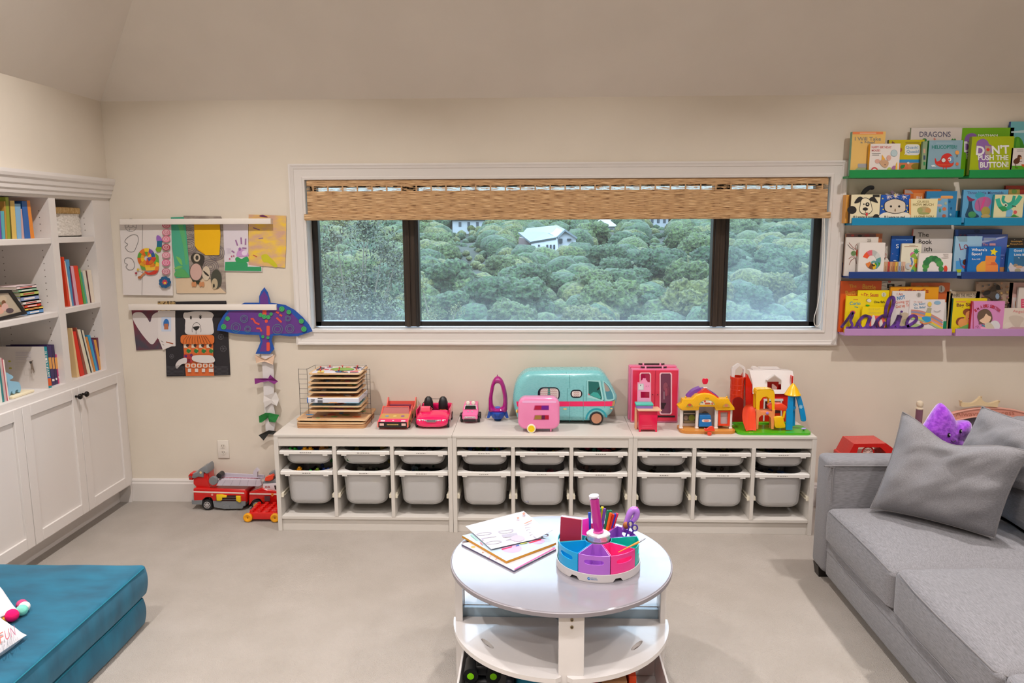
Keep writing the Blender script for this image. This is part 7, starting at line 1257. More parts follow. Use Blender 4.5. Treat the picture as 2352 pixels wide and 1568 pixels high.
# purple script sign
t = thing('name_sign', tuple(U(2030, 755, -.10)), 'purple painted wooden name sign in joined script standing on the lilac ledge', 'sign')
b = MB(); pm = nodemat('purple_stain', '3a1c50', '6a3aa0', nscale=22, rough=.5, bump=0)
strokes = [([(235, 900), (330, 780), (400, 680), (440, 640), (430, 700), (400, 780), (425, 850), (400, 895), (330, 905)], 40), ([(330, 905), (480, 900), (520, 820), (580, 740), (640, 700), (700, 710), (735, 720)], 46), ([(560, 880), (540, 800), (600, 720), (680, 700)], 40), ([(735, 715), (700, 800), (680, 870), (720, 905)], 52), ([(560, 870), (600, 910), (660, 880), (700, 800)], 34), ([(720, 905), (790, 880), (850, 780), (920, 710), (980, 690)], 44), ([(850, 860), (840, 780), (900, 720)], 40), ([(850, 860), (880, 905), (940, 880), (980, 800)], 36),
    ([(985, 740), (1000, 560), (1050, 420), (1110, 385), (1130, 440), (1110, 540), (1060, 680), (1030, 800), (1040, 900)], 52), ([(1040, 900), (1100, 890), (1170, 800), (1215, 690)], 50), ([(1240, 690), (1205, 800), (1190, 870), (1230, 900)], 60), ([(1230, 900), (1320, 890), (1420, 840), (1500, 780), (1510, 720), (1450, 695), (1380, 740), (1350, 830), (1390, 900), (1480, 910), (1560, 890), (1625, 850)], 44), ([(320, 905), (900, 912), (1300, 912), (1540, 905)], 26)]
Ps = PY(-.0962)
for k, (pts, w) in enumerate(strokes):
    s_ = smooth2(pts, 5); A, B = strip(s_, w); yo = .00002*k
    for q0 in range(len(A)-1):
        pass
    F_ = [Ps.at(*zp(K6, *p), yo) for p in A]; G_ = [Ps.at(*zp(K6, *p), yo) for p in B]; bk = V((0, .006, 0))
    b.ring([[f, g, g+bk, f+bk] for f, g in zip(F_, G_)], pm)
p = Ps.at(*zp(K6, 1260, 630)); b.lathe((p.x, -.0964, p.z), [(0, 0), (.0062, 0), (.0062, .006), (0, .006)], pm, ax=(0, 1, 0), n=20); b.build('script_letters', t, smooth=False)
lilac = 3
cover_book(K7, (345, 385, 402, 1235), Y3, .012, 'bca070', 'narrow tan book between the two lilac ledge groups', [], 3, spine='c8b48a')
cover_book(K7, (430, 382, 1012, 1250), Y3, .016, 'c9b9a4', 'beige book reading WHERE THE WILD TH, right lilac ledge', [('R', 430, 382, 1012, 425, 'b8a690'), ('T', 'WHERE THE WILD TH', 445, 435, 1000, 508, '4a423a', 0, .015)], 3, spine='d0c8b8')
cover_book(K7, (495, 540, 1185, 1262), Y2, .014, 'e6d010', 'yellow book reading Big Si with two curled-up baby shapes', [('R', 545, 598, 775, 628, 'e09a48'), ('T', 'Big', 562, 655, 725, 752, '6a2038', 0, .02), ('T', 'Si', 765, 640, 868, 715, '6a2038', 0, .02), ('E', 800, 850, 100, 80, '8a4a2c'), ('P', smooth2([(780, 850), (900, 830), (900, 1100), (790, 1080), (760, 960)], 3, True), 'e09a58'), ('P', smooth2([(540, 1080), (580, 990), (680, 960), (740, 975), (620, 1030), (590, 1140)], 3, True), '8a4430'), ('E', 690, 1090, 100, 100, 'e8a058'), ('E', 832, 990, 9, 14, '3a2420'), ('P', smooth2([(575, 1210), (640, 1190), (840, 1110), (870, 1180), (860, 1255), (590, 1255)], 3, True), '78b860'), ('P', [(830, 1120), (885, 1080), (885, 1255), (850, 1255)], 'e8a0a0')], 3, spine='1a6a5a')
its = [('E', 1030+((k*137) % 690), 190+((k*89) % 560), 26, 24, ['8a6a5a', 'c89a78', '6a6a6a', 'a87a5a', 'b89a60', '9a6a70'][k % 6]) for k in range(46)]
cover_book(K7, (1018, 165, 1740, 1250), Y3, .016, 'a8917c', 'busy crowd-patterned book with a dark dog shape, right lilac ledge', its+[('P', smooth2([(1120, 450), (1170, 370), (1280, 350), (1320, 290), (1390, 250), (1420, 215), (1480, 235), (1530, 330), (1490, 350), (1440, 330), (1430, 380), (1480, 420), (1540, 520), (1460, 585), (1360, 575), (1250, 500), (1160, 480)], 4, True), '4a4038'), ('E', 1465, 290, 50, 60, '1a1818'), ('P', smooth2([(1120, 450), (1170, 370), (1290, 360), (1280, 430), (1190, 460)], 3, True), '1f1a1c'), ('E', 1450, 490, 44, 64, '8aa0b8'), ('T', 'rs', 1565, 665, 1745, 765, '2a2624', 0, .02)], 3)
import string
pts_ = [('T', c_, x-22, y-34, x+22, y+34, 'b8304a', r_) for c_, x, y, r_ in (('I', 985, 812, -.7), ("M", 1040, 770, -.5), ('A', 1112, 730, -.35), ('B', 1180, 712, -.12), ('I', 1218, 706, 0), ('G', 1255, 708, .1), ('S', 1330, 715, .2), ('I', 1370, 726, .3), ('S', 1405, 740, .35), ('T', 1445, 760, .45), ('E', 1485, 785, .55), ('R', 1520, 818, .7))]
cover_book(K7, (925, 605, 1592, 1262), Y1, .018, 'd88cc4', "pink book reading I'M A BIG SISTER with a girl and baby", [('R', 925, 605, 940, 1262, 'a81038')]+pts_+[('P', smooth2([(1020, 960), (1050, 840), (1160, 780), (1260, 790), (1330, 860), (1360, 980), (1340, 1050), (1290, 1090), (1100, 1110), (1050, 1110), (1060, 1060)], 4, True), '6a5444'), ('P', smooth2([(1065, 1040), (1160, 970), (1215, 880), (1260, 920), (1330, 960), (1290, 1060), (1200, 1110)], 3, True), 'ecc8a8'), ('E', 1410, 1160, 120, 125, 'dcdce0'), ('P', smooth2([(1180, 1120), (1300, 1080), (1400, 1200), (1380, 1262), (1200, 1262)], 3, True), 'cfc6b0'), ('P', [(1115, 1115), (1190, 1150), (1190, 1180), (1130, 1160)], '3a90a8'), ('P', smooth2([(1090, 1180), (1180, 1180), (1260, 1262), (1120, 1262)], 3, True), 'e8a8c0'), ('L', [(970, 1170), (1040, 1150)], 7, '7a3040'), ('L', [(1010, 1205), (1050, 1160)], 7, '7a3040')], 3, spine='b81040')
cover_book(K7, (1760, 185, 2400, 1250), Y3, .020, 'd8b0a8', 'dusty pink book with red spine near the picture edge, lilac ledge', [('R', 1820, 520, 1950, 760, 'd8ccc8'), ('P', smooth2([(1880, 620), (1930, 560), (1940, 760), (1880, 760)], 2, True), 'c88a5a')], 3, spine='7a1820')
cover_book(K7, (1975, 290, 2600, 1250), Y2, .014, 'd8cfc8', 'white book with raspberry panel cut by the picture edge, lilac ledge', [('R', 2010, 550, 2600, 760, 'd84a70'), ('L', [(2040, 600), (2070, 600)], 14, 'e8d8d8'), ('L', [(2040, 650), (2070, 650)], 14, 'e8d8d8'), ('L', [(2040, 700), (2070, 700)], 14, 'e8d8d8')], 3)
cover_book(K7, (1640, 762, 2500, 1262), Y1, .020, 'dcd0c4', 'cream dancing mouse book with red spine, front of the lilac ledge', [('T', 'Angelina', 1825, 805, 2190, 885, 'd88a88', .08), ('P', smooth2([(1740, 960), (1850, 920), (2000, 940), (2078, 1000), (2000, 1120), (1960, 1220), (1850, 1160), (1800, 1100), (1760, 1040)], 3, True), 'cdbfb2'), ('E', 1720, 1160, 90, 84, 'e2d8cc'), ('P', [(1640, 1245), (1800, 1180), (2400, 1200), (2400, 1262), (1640, 1262)], 'c8a0a8')], 3, spine='8a1c20')
# ------------------------------------------------------------------ sofa
LIN = nodemat('grey_linen', '6b6a6d', '8b8a8e', scale=(10, 130, 130), nscale=4, detail=6, rough=.95, bump=.35, bdist=.002, sheen=.15, bscale=260, ramp=(.3, .7))
LIN2 = nodemat('grey_linen_cross', '6b6a6d', '8b8a8e', scale=(130, 10, 130), nscale=4, detail=6, rough=.95, bump=.35, bdist=.002, sheen=.15, bscale=260, ramp=(.3, .7))
PIP = M('7c7a7c', .9)
sofa = thing('sofa', (3.3, -2.0, 0), 'grey linen sofa with three seat cushions along the right side of the room', 'sofa')
AX, AY0, AY1, AZ = 2.845, -1.035, -.885, .612
b = MB(); b.rbox(AX, 3.80, AY0, AY1, .055, AZ, .028, LIN, seg=4); b.build('arm', sofa)
def piping(m, pts, closed=False, r=.0035): m.tube(smooth2(pts, 3, closed)+([smooth2(pts, 3, closed)[0]] if closed else []), r, PIP, n=6)
b = MB(); piping(b, [(AX+.022, AY0-.001, .42), (AX+.022, AY0-.001, AZ-.05), (AX+.030, AY0-.001, AZ-.032), (AX+.05, AY0-.001, AZ-.024), (3.78, AY0-.001, AZ-.024)]); b.build('piping', sofa)
b = MB(); b.rbox(AX, 3.80, -3.25, -3.10, .055, AZ, .028, LIN, seg=4); b.build('arm', sofa)
b = MB(); b.rbox(AX+.012, 3.72, -3.10, AY0, .055, .225, .012, LIN2, seg=2); b.tube([(AX+.0115, -3.09, .178), (AX+.0115, AY0-.004, .178)], .002, PIP, n=6); b.build('base', sofa)
b = MB(); b.rbox(3.72, 3.92, -3.25, AY1, .055, .80, .04, LIN, seg=4); b.build('back_frame', sofa)
for x in (AX+.01, 3.70):
    for y in (-3.24, AY1-.075): b = MB(); b.ring([[V((x+i, y+i, z)), V((x+.07-i, y+i, z)), V((x+.07-i, y+.07-i, z)), V((x+i, y+.07-i, z))] for z, i in ((0, .008), (.056, 0))], M('1c1714', .4)); b.build('foot', sofa, smooth=False)
def cushion_fn(x0, x1, y0, y1, z0, z1, crown, seed, sag=(0, 0)):
    def f(v):
        u = (v.x-(x0+x1)/2)/((x1-x0)/2); w = (v.y-(y0+y1)/2)/((y1-y0)/2); t = (v.z-z0)/(z1-z0)
        k = max(0, 1-u*u)*max(0, 1-w*w); n = noise.noise(v*9+V((seed, 0, 0)))*.006+noise.noise(V((v.x*30, v.y*8, v.z*30))+V((seed*3, 0, 0)))*.0035
        v.z += t*(crown*k**.5+n*1.2)+t*sag[0]*max(0, -w)**2+t*sag[1]*max(0, w)**2
        bl = .016*(1-(2*t-1)**2); v.x += bl*u*(1-w*w)+n*.5; v.y += bl*w*(1-u*u)*.3; return v
    return f
for i, (y0, y1, sg, dz) in enumerate(((-1.705, -1.037, (-.022, -.012), 0), (-2.375, -1.712, (-.015, .006), .006), (-3.095, -2.382, (0, .006), .006))):
    b = MB(); z1 = .398+dz; b.rbox(2.842, 3.66, y0, y1, .226, z1, .030, LIN2, seg=3, sub=9, fn=cushion_fn(2.842, 3.66, y0, y1, .226, z1, .034, i*3.7, sg))
    o = b.build('seat_cushion', sofa, ang=70)
    m = MB(); f = cushion_fn(2.842, 3.66, y0, y1, .226, z1, .034, i*3.7, sg)
    for zz, dd in ((z1-.010, .006), (.238, .006)):
        pts = [f(V((x, y, zz))) for x, y in [(3.4, y0+dd), (2.95, y0+dd), (2.87, y0+dd+.002), (2.848, y0+.035), (2.843, (y0*3+y1)/4), (2.843, (y0+y1)/2), (2.843, (y0+3*y1)/4), (2.848, y1-.035), (2.87, y1-dd-.002), (2.95, y1-dd), (3.4, y1-dd)]]
        m.tube([tuple(p) for p in pts], .003, PIP, n=6)
    c = m.build('piping', sofa); c.parent = o
for i, (y0, y1) in enumerate(((-1.70, -1.05), (-2.37, -1.71), (-3.09, -2.38))):
    b = MB()
    def lean(v, y0=y0, y1=y1, i=i):
        t = (v.z-.43)/.42; w = (v.y-(y0+y1)/2)/((y1-y0)/2); s_ = (v.x-3.48)/.22
        v.x += .10*t-(1-s_)*.05*max(0, 1-w*w)*max(0, 1-(2*t-1)**2)+noise.noise(v*8+V((i, 2, 0)))*.010; return v
    b.rbox(3.48, 3.66, y0, y1, .43, .83, .06, LIN2, seg=4, sub=6, fn=lean); b.build('back_cushion', sofa, ang=70)
# ------------------------------------------------------------------ loose pillows
def pillow(name, corners, th, mat, label, n=22, seed=0, wr=.010, pinch=.06, piped=True, cat='pillow', belly=0, chop=0):
    """corners: bottom-left, bottom-right, top-right, top-left as seen"""
    A, B, C, D = [V(c) for c in corners]; N_ = ((B-A).cross(D-A)).normalized()
    def P(u, v, s_):
        cu = max(0, 1-(2*u-1)**2); cv = max(0, 1-(2*v-1)**2); uu = u+(.5-u)*pinch*cv; vv = (v+(.5-v)*pinch*cu)*(1-chop*v**3*math.exp(-((u-.45)/.26)**2))
        p = (A*(1-uu)+B*uu)*(1-vv)+(D*(1-uu)+C*uu)*vv
        h = (cu*cv)**.42*th/2*(1+.25*belly*(.5-v))
        q = noise.noise(V((u*4+seed, v*4, s_)))*wr*2+noise.noise(V(((u-v)*9+seed, (u+v)*3, s_)))*wr; q *= min(1, 6*min(u, 1-u, v, 1-v)+.1)
        return p+N_*(s_*h+q)
    m = MB(); vs = []; fs = []
    for s_ in (1, -1):
        o = len(vs); vs += [P(i/n, j/n, s_) for j in range(n+1) for i in range(n+1)]
        for j in range(n):
            for i in range(n):
                f = (o+j*(n+1)+i, o+j*(n+1)+i+1, o+(j+1)*(n+1)+i+1, o+(j+1)*(n+1)+i); fs.append(f if s_ > 0 else f[::-1])
    m.add(vs, fs, mat); t = thing(name, tuple((A+B)/2), label, cat); m.build('pillow_body', t, ang=80)
    if piped:
        m = MB(); e_ = [P(k/16, 0, 0) for k in range(16)]+[P(1, k/16, 0) for k in range(16)]+[P(1-k/16, 1, 0) for k in range(16)]+[P(0, 1-k/16, 0) for k in range(17)]
        m.tube(e_, .0035, PIP if mat in (LIN, LIN2) else mat, n=6); m.build('piped_edge', t)
    return t, P
pz = PZ(.425)
pillow('throw_pillow', (PZ(.44).at(2000, 1166), PZ(.44).at(2284, 1236), PX(3.42).at(2366, 1036), PY(-1.10).at(2074, 944)), .20, LIN, 'large grey linen throw pillow leaning on the sofa arm at the far end', seed=3, wr=.014, belly=1, chop=.15)
pillow('throw_pillow', (PY(-1.12).at(2178, 1085), PX(3.50).at(2440, 1150), PX(3.56).at(2430, 985), PY(-1.08).at(2256, 934)), .13, LIN, 'pale grey pillow behind the large throw pillow against the sofa back', seed=8, wr=.010)
# purple plush star
t = thing('plush_star', (3.53, -.96, .62), 'purple plush star with small black eyes perched behind the throw pillow', 'plush toy')
PUR = nodemat('purple_plush', '8a2cc0', 'a84cd8', nscale=60, rough=1, bump=.8, bdist=.004, sheen=.8)
Ps = PY(-.94); so = smooth2([(2162, 925), (2182, 945), (2196, 966), (2225, 966), (2228, 984), (2212, 1010), (2222, 1040), (2205, 1058), (2175, 1046), (2140, 1050), (2125, 1040), (2132, 1010), (2120, 985), (2130, 965), (2146, 940)], 4, True)
O = [Ps.at(x, y) for x, y in so]; cc = sum(O, V((0, 0, 0)))/len(O); rings = []
for k in range(9):
    a_ = PI*k/8; sc = math.sin(a_)**.6 if 0 < k < 8 else .02; rings.append([V((cc.x+(p.x-cc.x)*sc, cc.y-.055*math.cos(a_)*(1 if sc < .9 else 1), cc.z+(p.z-cc.z)*sc)) for p in O])
b = MB(); b.ring(rings, PUR); b.build('star_body', t, ang=80)
for x, y in ((2180, 999), (2207, 990)):
    p = PY(-.998).at(x, y); b = MB(); b.sph((p.x, -.997, p.z), .0085, M('121014', .15), sc=(.8, .6, 1.25), n=12); b.sph((p.x+.001, -1.0025, p.z+.002), .003, M('e8e4ea', .3), n=8); b.build('eye', t)
b = MB(); b.tube(smooth2([tuple(PY(-1.0).at(x, y)) for x, y in ((2184, 1011), (2189, 1015), (2196, 1011))], 4), .0018, M('2a1030'), n=6); b.build('mouth', t)
# toddler bed headboard behind the sofa
t = thing('toddler_bed', (4.15, -.3, 0), 'pink toddler bed with arched headboard, cream crown and purple bedpost, behind the sofa', 'bed')
Pw = PY(-.06); PK = M('d89484', .4)
def wv(x, y): return Pw.at(x, y)
arc = smooth2([(2112, 985), (2150, 962), (2205, 945), (2260, 937), (2320, 940), (2380, 956), (2440, 985)], 5); arc2 = smooth2([(2115, 1012), (2160, 978), (2210, 962), (2260, 955), (2320, 958), (2380, 974), (2440, 1005)], 5)
b = MB(); A = [wv(*p) for p in arc]; B = [wv(*p) for p in arc2]; bk = V((0, .03, 0)); b.ring([[p, q, q+bk, p+bk] for p, q in zip(A, B)], PK); b.tube(A, .006, M('e2a898', .4), n=8); b.tube(B, .005, M('e2a898', .4), n=8)
b.build('headboard_arch', t, ang=60)
b = MB(); q = [wv(*p) for p in arc2]; b.prism([p+V((0, .012, 0)) for p in q]+[V((q[-1].x, -.048, .05)), V((q[0].x, -.048, .05))], (0, .012, 0), M('4a4250', .5)); b.build('headboard_panel', t, smooth=False)
b = MB(); b.text('Always a Princess', PY(-.0612).at(2195, 960), PY(-.0612).at(2330, 956), PY(-.0612).at(2195, 946), M('b06a58'), 0); b.build('lettering', t, smooth=False)
b = MB(); b.prism([PY(-.07).at(x, y) for x, y in smooth2([(2212, 935), (2208, 926), (2206, 920), (2212, 924), (2232, 926), (2246, 918), (2254, 911), (2258, 920), (2275, 926), (2296, 920), (2292, 930), (2288, 935), (2250, 931)], 3, True)], (0, .02, 0), M('dfc8a0', .4))
for x, y in ((2208, 921), (2254, 911), (2295, 921)): p = PY(-.07).at(x, y); b.sph(tuple(p), .005, M('cdb48c', .4), n=10)
b.build('crown', t, smooth=False, label='cream moulded crown')
p = wv(2107, 925); b = MB(); b.cyl((p.x, -.09, 0), (p.x, -.09, p.z-.028), .019, M('7d5468', .4), n=24); b.build('bedpost', t, label='purple bedpost')
b = MB(); b.lathe((p.x, -.09, p.z-.030), [(.020, 0), (.021, .006), (.013, .012), (.018, .020), (.0205, .030), (.017, .043), (.008, .050), (0, .051)], M('e2d4bc', .3), n=24); b.build('bedpost_knob', t, label='cream ball knob')
b = MB(); b.rbox(p.x, 4.6, -.80, -.09, .10, .22, .02, PK, seg=2); b.build('bed_frame', t); b = MB(); b.rbox(p.x+.03, 4.57, -.78, -.12, .22, .30, .03, M('e0d8d8', .9), seg=3); b.build('mattress', t)
# red ride-on behind the sofa arm
t = thing('red_toy_wagon', (3.37, -.32, 0), 'red plastic toy wagon showing just above the sofa arm near the wall', 'toy wagon')
Pr = PY(-.30); rm = M('cf2420', .25, coat=.3); b = MB(); slab(b, [(1940, 1060), (1962, 1019), (2036, 1018), (2052, 1030), (2056, 1062), (2040, 1062), (2034, 1038), (2022, 1027), (1972, 1027), (1962, 1062)], -.30, .16, rm, (0, 0, 1)); zt = Pr.at(2000, 1050).z
a_, c_ = Pr.at(1940, 1060), Pr.at(2056, 1060); b.rbox(a_.x, c_.x, -.31, -.13, .09, zt, .01, rm); b.build('wagon_body', t, smooth=False)
b = MB(); p = Pr.at(1995, 1040); b.tube([(p.x+.032*math.cos(k*PI/12), -.29, p.z+.032*math.sin(k*PI/12)) for k in range(25)], .004, M('b81c18', .3), n=6)
for k in range(5): a = k*PI/5; b.tube([(p.x-.03*math.cos(a), -.29, p.z-.03*math.sin(a)), (p.x+.03*math.cos(a), -.29, p.z+.03*math.sin(a))], .0015, M('e8c8c0', .4), n=6)
b.build('spoked_ring', t)
for x in (a_.x+.04, c_.x-.04):
    for y in (-.31, -.13): b = MB(); b.lathe((x, y, .051), [(0, -.012), (.05, -.012), (.05, .012), (0, .012)], M('1c1c1e', .5), ax=(0, 1, 0), n=24); b.build('wheel', t)
# ------------------------------------------------------------------ teal foam play sofa
TEAL = nodemat('teal_velvet', '00536e', '036a88', scale=(1, 2.2, 1), nscale=5, detail=7, rough=.75, bump=.25, bdist=.004, sheen=.12, ramp=(.35, .65))
t = thing('foam_play_sofa', (-.6, -2.2, 0), 'low teal velvet foam play sofa of two stacked slabs at the lower left', 'play sofa')
for z0, z1, ins, sd in ((.002, .132, .012, 0), (.134, .268, 0, 5)):
    def f(v, z0=z0, z1=z1, sd=sd):
        t_ = (v.z-z0)/(z1-z0); bl = .010*(1-(2*t_-1)**2); 
        v.x += bl*(1 if v.x > -.6 else -1)+noise.noise(v*3.5+V((sd, 0, 0)))*.008; v.y += bl*(1 if v.y > -2.2 else -1)*.8+noise.noise(v*3.5+V((0, sd, 1)))*.006; v.z += t_*noise.noise(V((v.x*4, v.y*4, sd)))*.006; return v
    b = MB(); b.rbox(-.985, -.185-ins, -3.2, -1.455-ins, z0, z1, .014, TEAL, seg=3, sub=12, fn=f); o = b.build('foam_slab', t, ang=70)
    m = MB(); m.tube([(-.98, -1.462-ins, z1-.006), (-.20-ins, -1.462-ins, z1-.006), (-.182-ins, -1.475-ins, z1-.006), (-.178-ins, -2.3, z1-.006), (-.182-ins, -3.19, z1-.006)], .003, M('0f7086', .8), n=6); c = m.build('piped_seam', t); c.parent = o
WC = nodemat('white_canvas', 'dcdade', 'e6e4e8', nscale=6, rough=.9, bump=.4, bdist=.002, bscale=220)
t, P_ = pillow('pompom_pillow', (PZ(.31).at(-120, 1480), PZ(.30).at(40, 1400), PZ(.33).at(-22, 1312), PZ(.33).at(-190, 1380)), .13, WC, 'white pillow edged with coloured pompoms on the teal play sofa', seed=1, wr=.004, piped=False)
PP = [(50, 1388, 'c84a7c', .020), (56, 1393, 'ece6e0', .020), (50, 1401, '7ed4c0', .021), (27, 1413, 'ee0a68', .024), (9, 1421, 'eaa838', .016), (-12, 1424, '7ed4c0', .02), (36, 1378, 'e8d040', .014)]
for x, y, c_, r_ in PP[:5]:
    p = PZ(.268+r_).at(x, y); b = MB(); b.sph(tuple(p), r_, nodemat('pompom_'+c_, c_, c_, nscale=80, rough=1, bump=.9, bdist=.003), sc=(1, 1, .95), n=18); b.build('pompom', t)
t, P_ = pillow('lettered_pillow', (PZ(.30).at(-100, 1575), PZ(.285).at(62, 1458), PZ(.32).at(-12, 1408), PZ(.31).at(-190, 1500)), .09, WC, 'white pillow lettered FUN on the teal play sofa, nearer the camera', seed=2, wr=.003, piped=False)
Pt = PZ(.335); b = MB()
def onp(x, y):
    p = Pt.at(x, y); return p
for ch, x, y, c_ in (('F', 3, 1463, 'c86a60'), ('U', 16, 1456, 'b05a6a'), ('N', 29, 1449, 'a06a80')):
    b.text(ch, onp(x-3, y+15), onp(x+7, y+9), onp(x-6, y-8), M(c_, .8), 0)
b.build('lettering', t, smooth=False, label='pink letters FUN')
# ------------------------------------------------------------------ round activity table
TX, TY, TR, TZ = 1.575, -1.845, .400, .50
t = tb_ = thing('activity_table', (TX, TY, 0), 'round glossy white play table with grey edge and two levels of shelves', 'table')
GW = nodemat('glossy_white_laminate', '89868d', '908d94', nscale=3, rough=.11, bump=.05, bdist=.001, bscale=60)
WT = M('dedad8', .25, coat=.3)
b = MB(); b.lathe((TX, TY, TZ-.020), [(0, 0), (TR-.006, 0), (TR-.001, .004), (TR, .010), (TR-.001, .016), (TR-.005, .020), (0, .020)], GW, n=96); b.build('tabletop', t)
b = MB(); b.lathe((TX, TY, TZ-.0175), [(TR-.001, 0), (TR+.0006, .001), (TR+.0006, .014), (TR-.001, .015)], M('8f8a90', .35), n=96); b.build('edge_band', t, label='grey edge band')
sc_ = [(TX+.022, TY-.385, 0), (TX, TY+.385, 90), (TX-.375, TY, 1), (TX+.375, TY, 1)]
b = MB(); b.rbox(TX-.018, TX+.064, TY-.372, TY-.352, 0, TZ-.0205, .003, WT)
for z in (.462, .437): b.cyl((TX+.024, TY-.372, z), (TX+.024, TY-.3745, z), .0055, M('8a7a5c', .3, .9), n=14); b.cyl((TX+.024, TY-.3745, z), (TX+.024, TY-.3748, z), .003, M('2a2622', .5), n=8)
b.build('leg', t)
b = MB(); b.rbox(TX-.05, TX+.035, TY+.352, TY+.372, 0, TZ-.0205, .003, WT); b.build('leg', t)
for sx in (-1, 1): b = MB(); b.rbox(TX+sx*.36, TX+sx*.38, TY-.042, TY+.042, 0, TZ-.0205, .003, WT); b.build('leg', t)
BW = M('a3bccf', .3, coat=.3); b = MB(); b.box(TX-.359, TX+.359, TY-.004, TY+.012, .235, .302, BW); b.box(TX-.006, TX+.010, TY-.351, TY-.005, .05, .252, BW); b.box(TX-.006, TX+.010, TY+.013, TY+.351, .05, .252, BW); b.build('cross_rail', t, label='pale blue cross rail and dividers')
b = MB(); b.ring([[V((TX+.37*math.cos(a*PI/32), TY+.37*math.sin(a*PI/32), z)) for a in range(64)] for z in (.035, .050)], WT); b.build('bottom_shelf', t)
def quarter(a0, a1, z, R, th, slot, off=(0, 0)):
    """quarter disc with a hand slot"""
    g = .010; m_ = (a0+a1)/2; cx, cy = TX+g*1.4*math.cos(m_)+off[0], TY+g*1.4*math.sin(m_)+off[1]
    outer = [(cx, cy)]+[(cx+R*math.cos(a0+(a1-a0)*k/24), cy+R*math.sin(a0+(a1-a0)*k/24)) for k in range(25)]
    hx, hy = cx+R*.80*math.cos(slot), cy+R*.80*math.sin(slot); ta = slot+PI/2
    so = [(hx+.038*math.copysign(1, math.cos(a))*.0+(.038*math.cos(ta)*math.cos(a)+.009*math.cos(slot)*math.sin(a)), hy+.038*math.sin(ta)*math.cos(a)+.009*math.sin(slot)*math.sin(a)) for a in [2*PI*k/24 for k in range(24)]]
    def rs(P, n=96):
        out = []; m = len(P)
        for k in range(n):
            an = -PI+2*PI*k/n; dx, dy = math.cos(an), math.sin(an); best = (hx, hy)
            for i in range(m):
                (x1, y1), (x2, y2) = P[i], P[(i+1) % m]; ex, ey = x2-x1, y2-y1; det = dx*(-ey)+dy*ex
                if abs(det) < 1e-12: continue
                px_, py_ = x1-hx, y1-hy; t_ = (px_*(-ey)+py_*ex)/det; s_ = (dx*py_-dy*px_)/det
                if t_ > 0 and -1e-6 <= s_ <= 1+1e-6: best = (hx+dx*t_, hy+dy*t_)
            out.append(best)
        return out
    O, I = rs(outer), rs(so)
    b = MB(); T_ = lambda L, zz: [V((x, y, zz)) for x, y in L]
    b.ring([T_(O, z), T_(O, z+th), T_(I, z+th), T_(I, z), T_(O, z)], WT, caps=False); return b.build('quarter_shelf', tb_, smooth=False)
quarter(PI, PI*1.5, .253, .382, .016, PI*1.20); quarter(PI*1.5, PI*2, .253, .382, .016, PI*1.80)
quarter(0, PI*.5, .290, .375, .014, PI*.25, (0, .006)); quarter(PI*.5, PI, .290, .375, .014, PI*.75, (0, .006))
# open boxes below with toys
for sx, lab in ((-1, 'left'), (1, 'right')):
    x0, x1 = sorted((TX+sx*.355, TX+sx*.030)); y0, y1 = TY-.325, TY-.03
    if sx > 0: x0 += .02
    t = thing('table_bin', ((x0+x1)/2, (y0+y1)/2, .0505), 'white open bin under the front %s shelf of the round table' % lab, 'bin')
    b = MB(); w = .008; z0, z1 = .0505, .185
    b.box(x0, x1, y0, y1, z0, z0+w, WT); b.box(x0, x0+w, y0, y1, z0+w, z1, WT); b.box(x1-w, x1, y0, y1, z0+w, z1, WT); b.box(x0+w, x1-w, y0, y0+w, z0+w, z1, WT); b.box(x0+w, x1-w, y1-w, y1, z0+w, z1, WT); b.build('bin_body', t, bevel=.002)
t = thing('toy_binoculars', (1.30, TY-.20, .06), 'black toy binoculars with glowing green lenses in the left bin of the round table', 'binoculars')
blk = M('17191c', .35); 
b = MB()
for x in (1.262, 1.340): b.cyl((x, TY-.235, .175), (x, TY-.15, .175), .026, blk, n=22); b.cyl((x, TY-.15, .175), (x, TY-.10, .172), .020, blk, n=20)
b.rbox(1.275, 1.327, TY-.215, TY-.12, .160, .200, .010, blk); b.cyl((1.301, TY-.17, .195), (1.301, TY-.17, .212), .008, blk, n=12); b.rbox(1.25, 1.35, TY-.22, TY-.10, .06, .150, .02, blk); b.build('binocular_body', t)
for x in (1.262, 1.340): b = MB(); b.lathe((x, TY-.2355, .175), [(0, 0), (.011, 0), (.012, .002), (0, .003)], M('8ae010', .3), ax=(0, -1, 0), n=20); b.build('lens', t)
def cube_thing(nm, x0, x1, y0, y1, z0, z1, col, lab, cat, r=.006): b = MB(); b.rbox(x0, x1, y0, y1, z0, z1, r, M(col, .4)); return tag(b.build(nm), lab, cat)
cube_thing('blue_toy_case', 1.415, 1.525, TY-.27, TY-.10, .0595, .178, '2a9cc8', 'sky blue toy case with black patch in the left bin of the round table', 'toy', .02)
b = MB(); b.rbox(1.385, 1.412, TY-.28, TY-.12, .0595, .19, .010, M('1c2030', .4)); tag(b.build('dark_toy'), 'dark navy toy beside the sky blue case in the left bin', 'toy')
cube_thing('red_book', 1.640, 1.692, TY-.29, TY-.12, .0595, .188, 'c01024', 'dark red box standing in the right bin of the round table', 'box', .002)
cube_thing('cardboard_box', 1.705, 1.790, TY-.28, TY-.12, .0595, .192, 'c08e62', 'small brown cardboard carton in the right bin of the round table', 'carton', .002)
cube_thing('orange_toy', 1.797, 1.822, TY-.27, TY-.12, .0595, .205, 'e0481c', 'upright orange-red toy panel in the right bin of the round table', 'toy', .003)
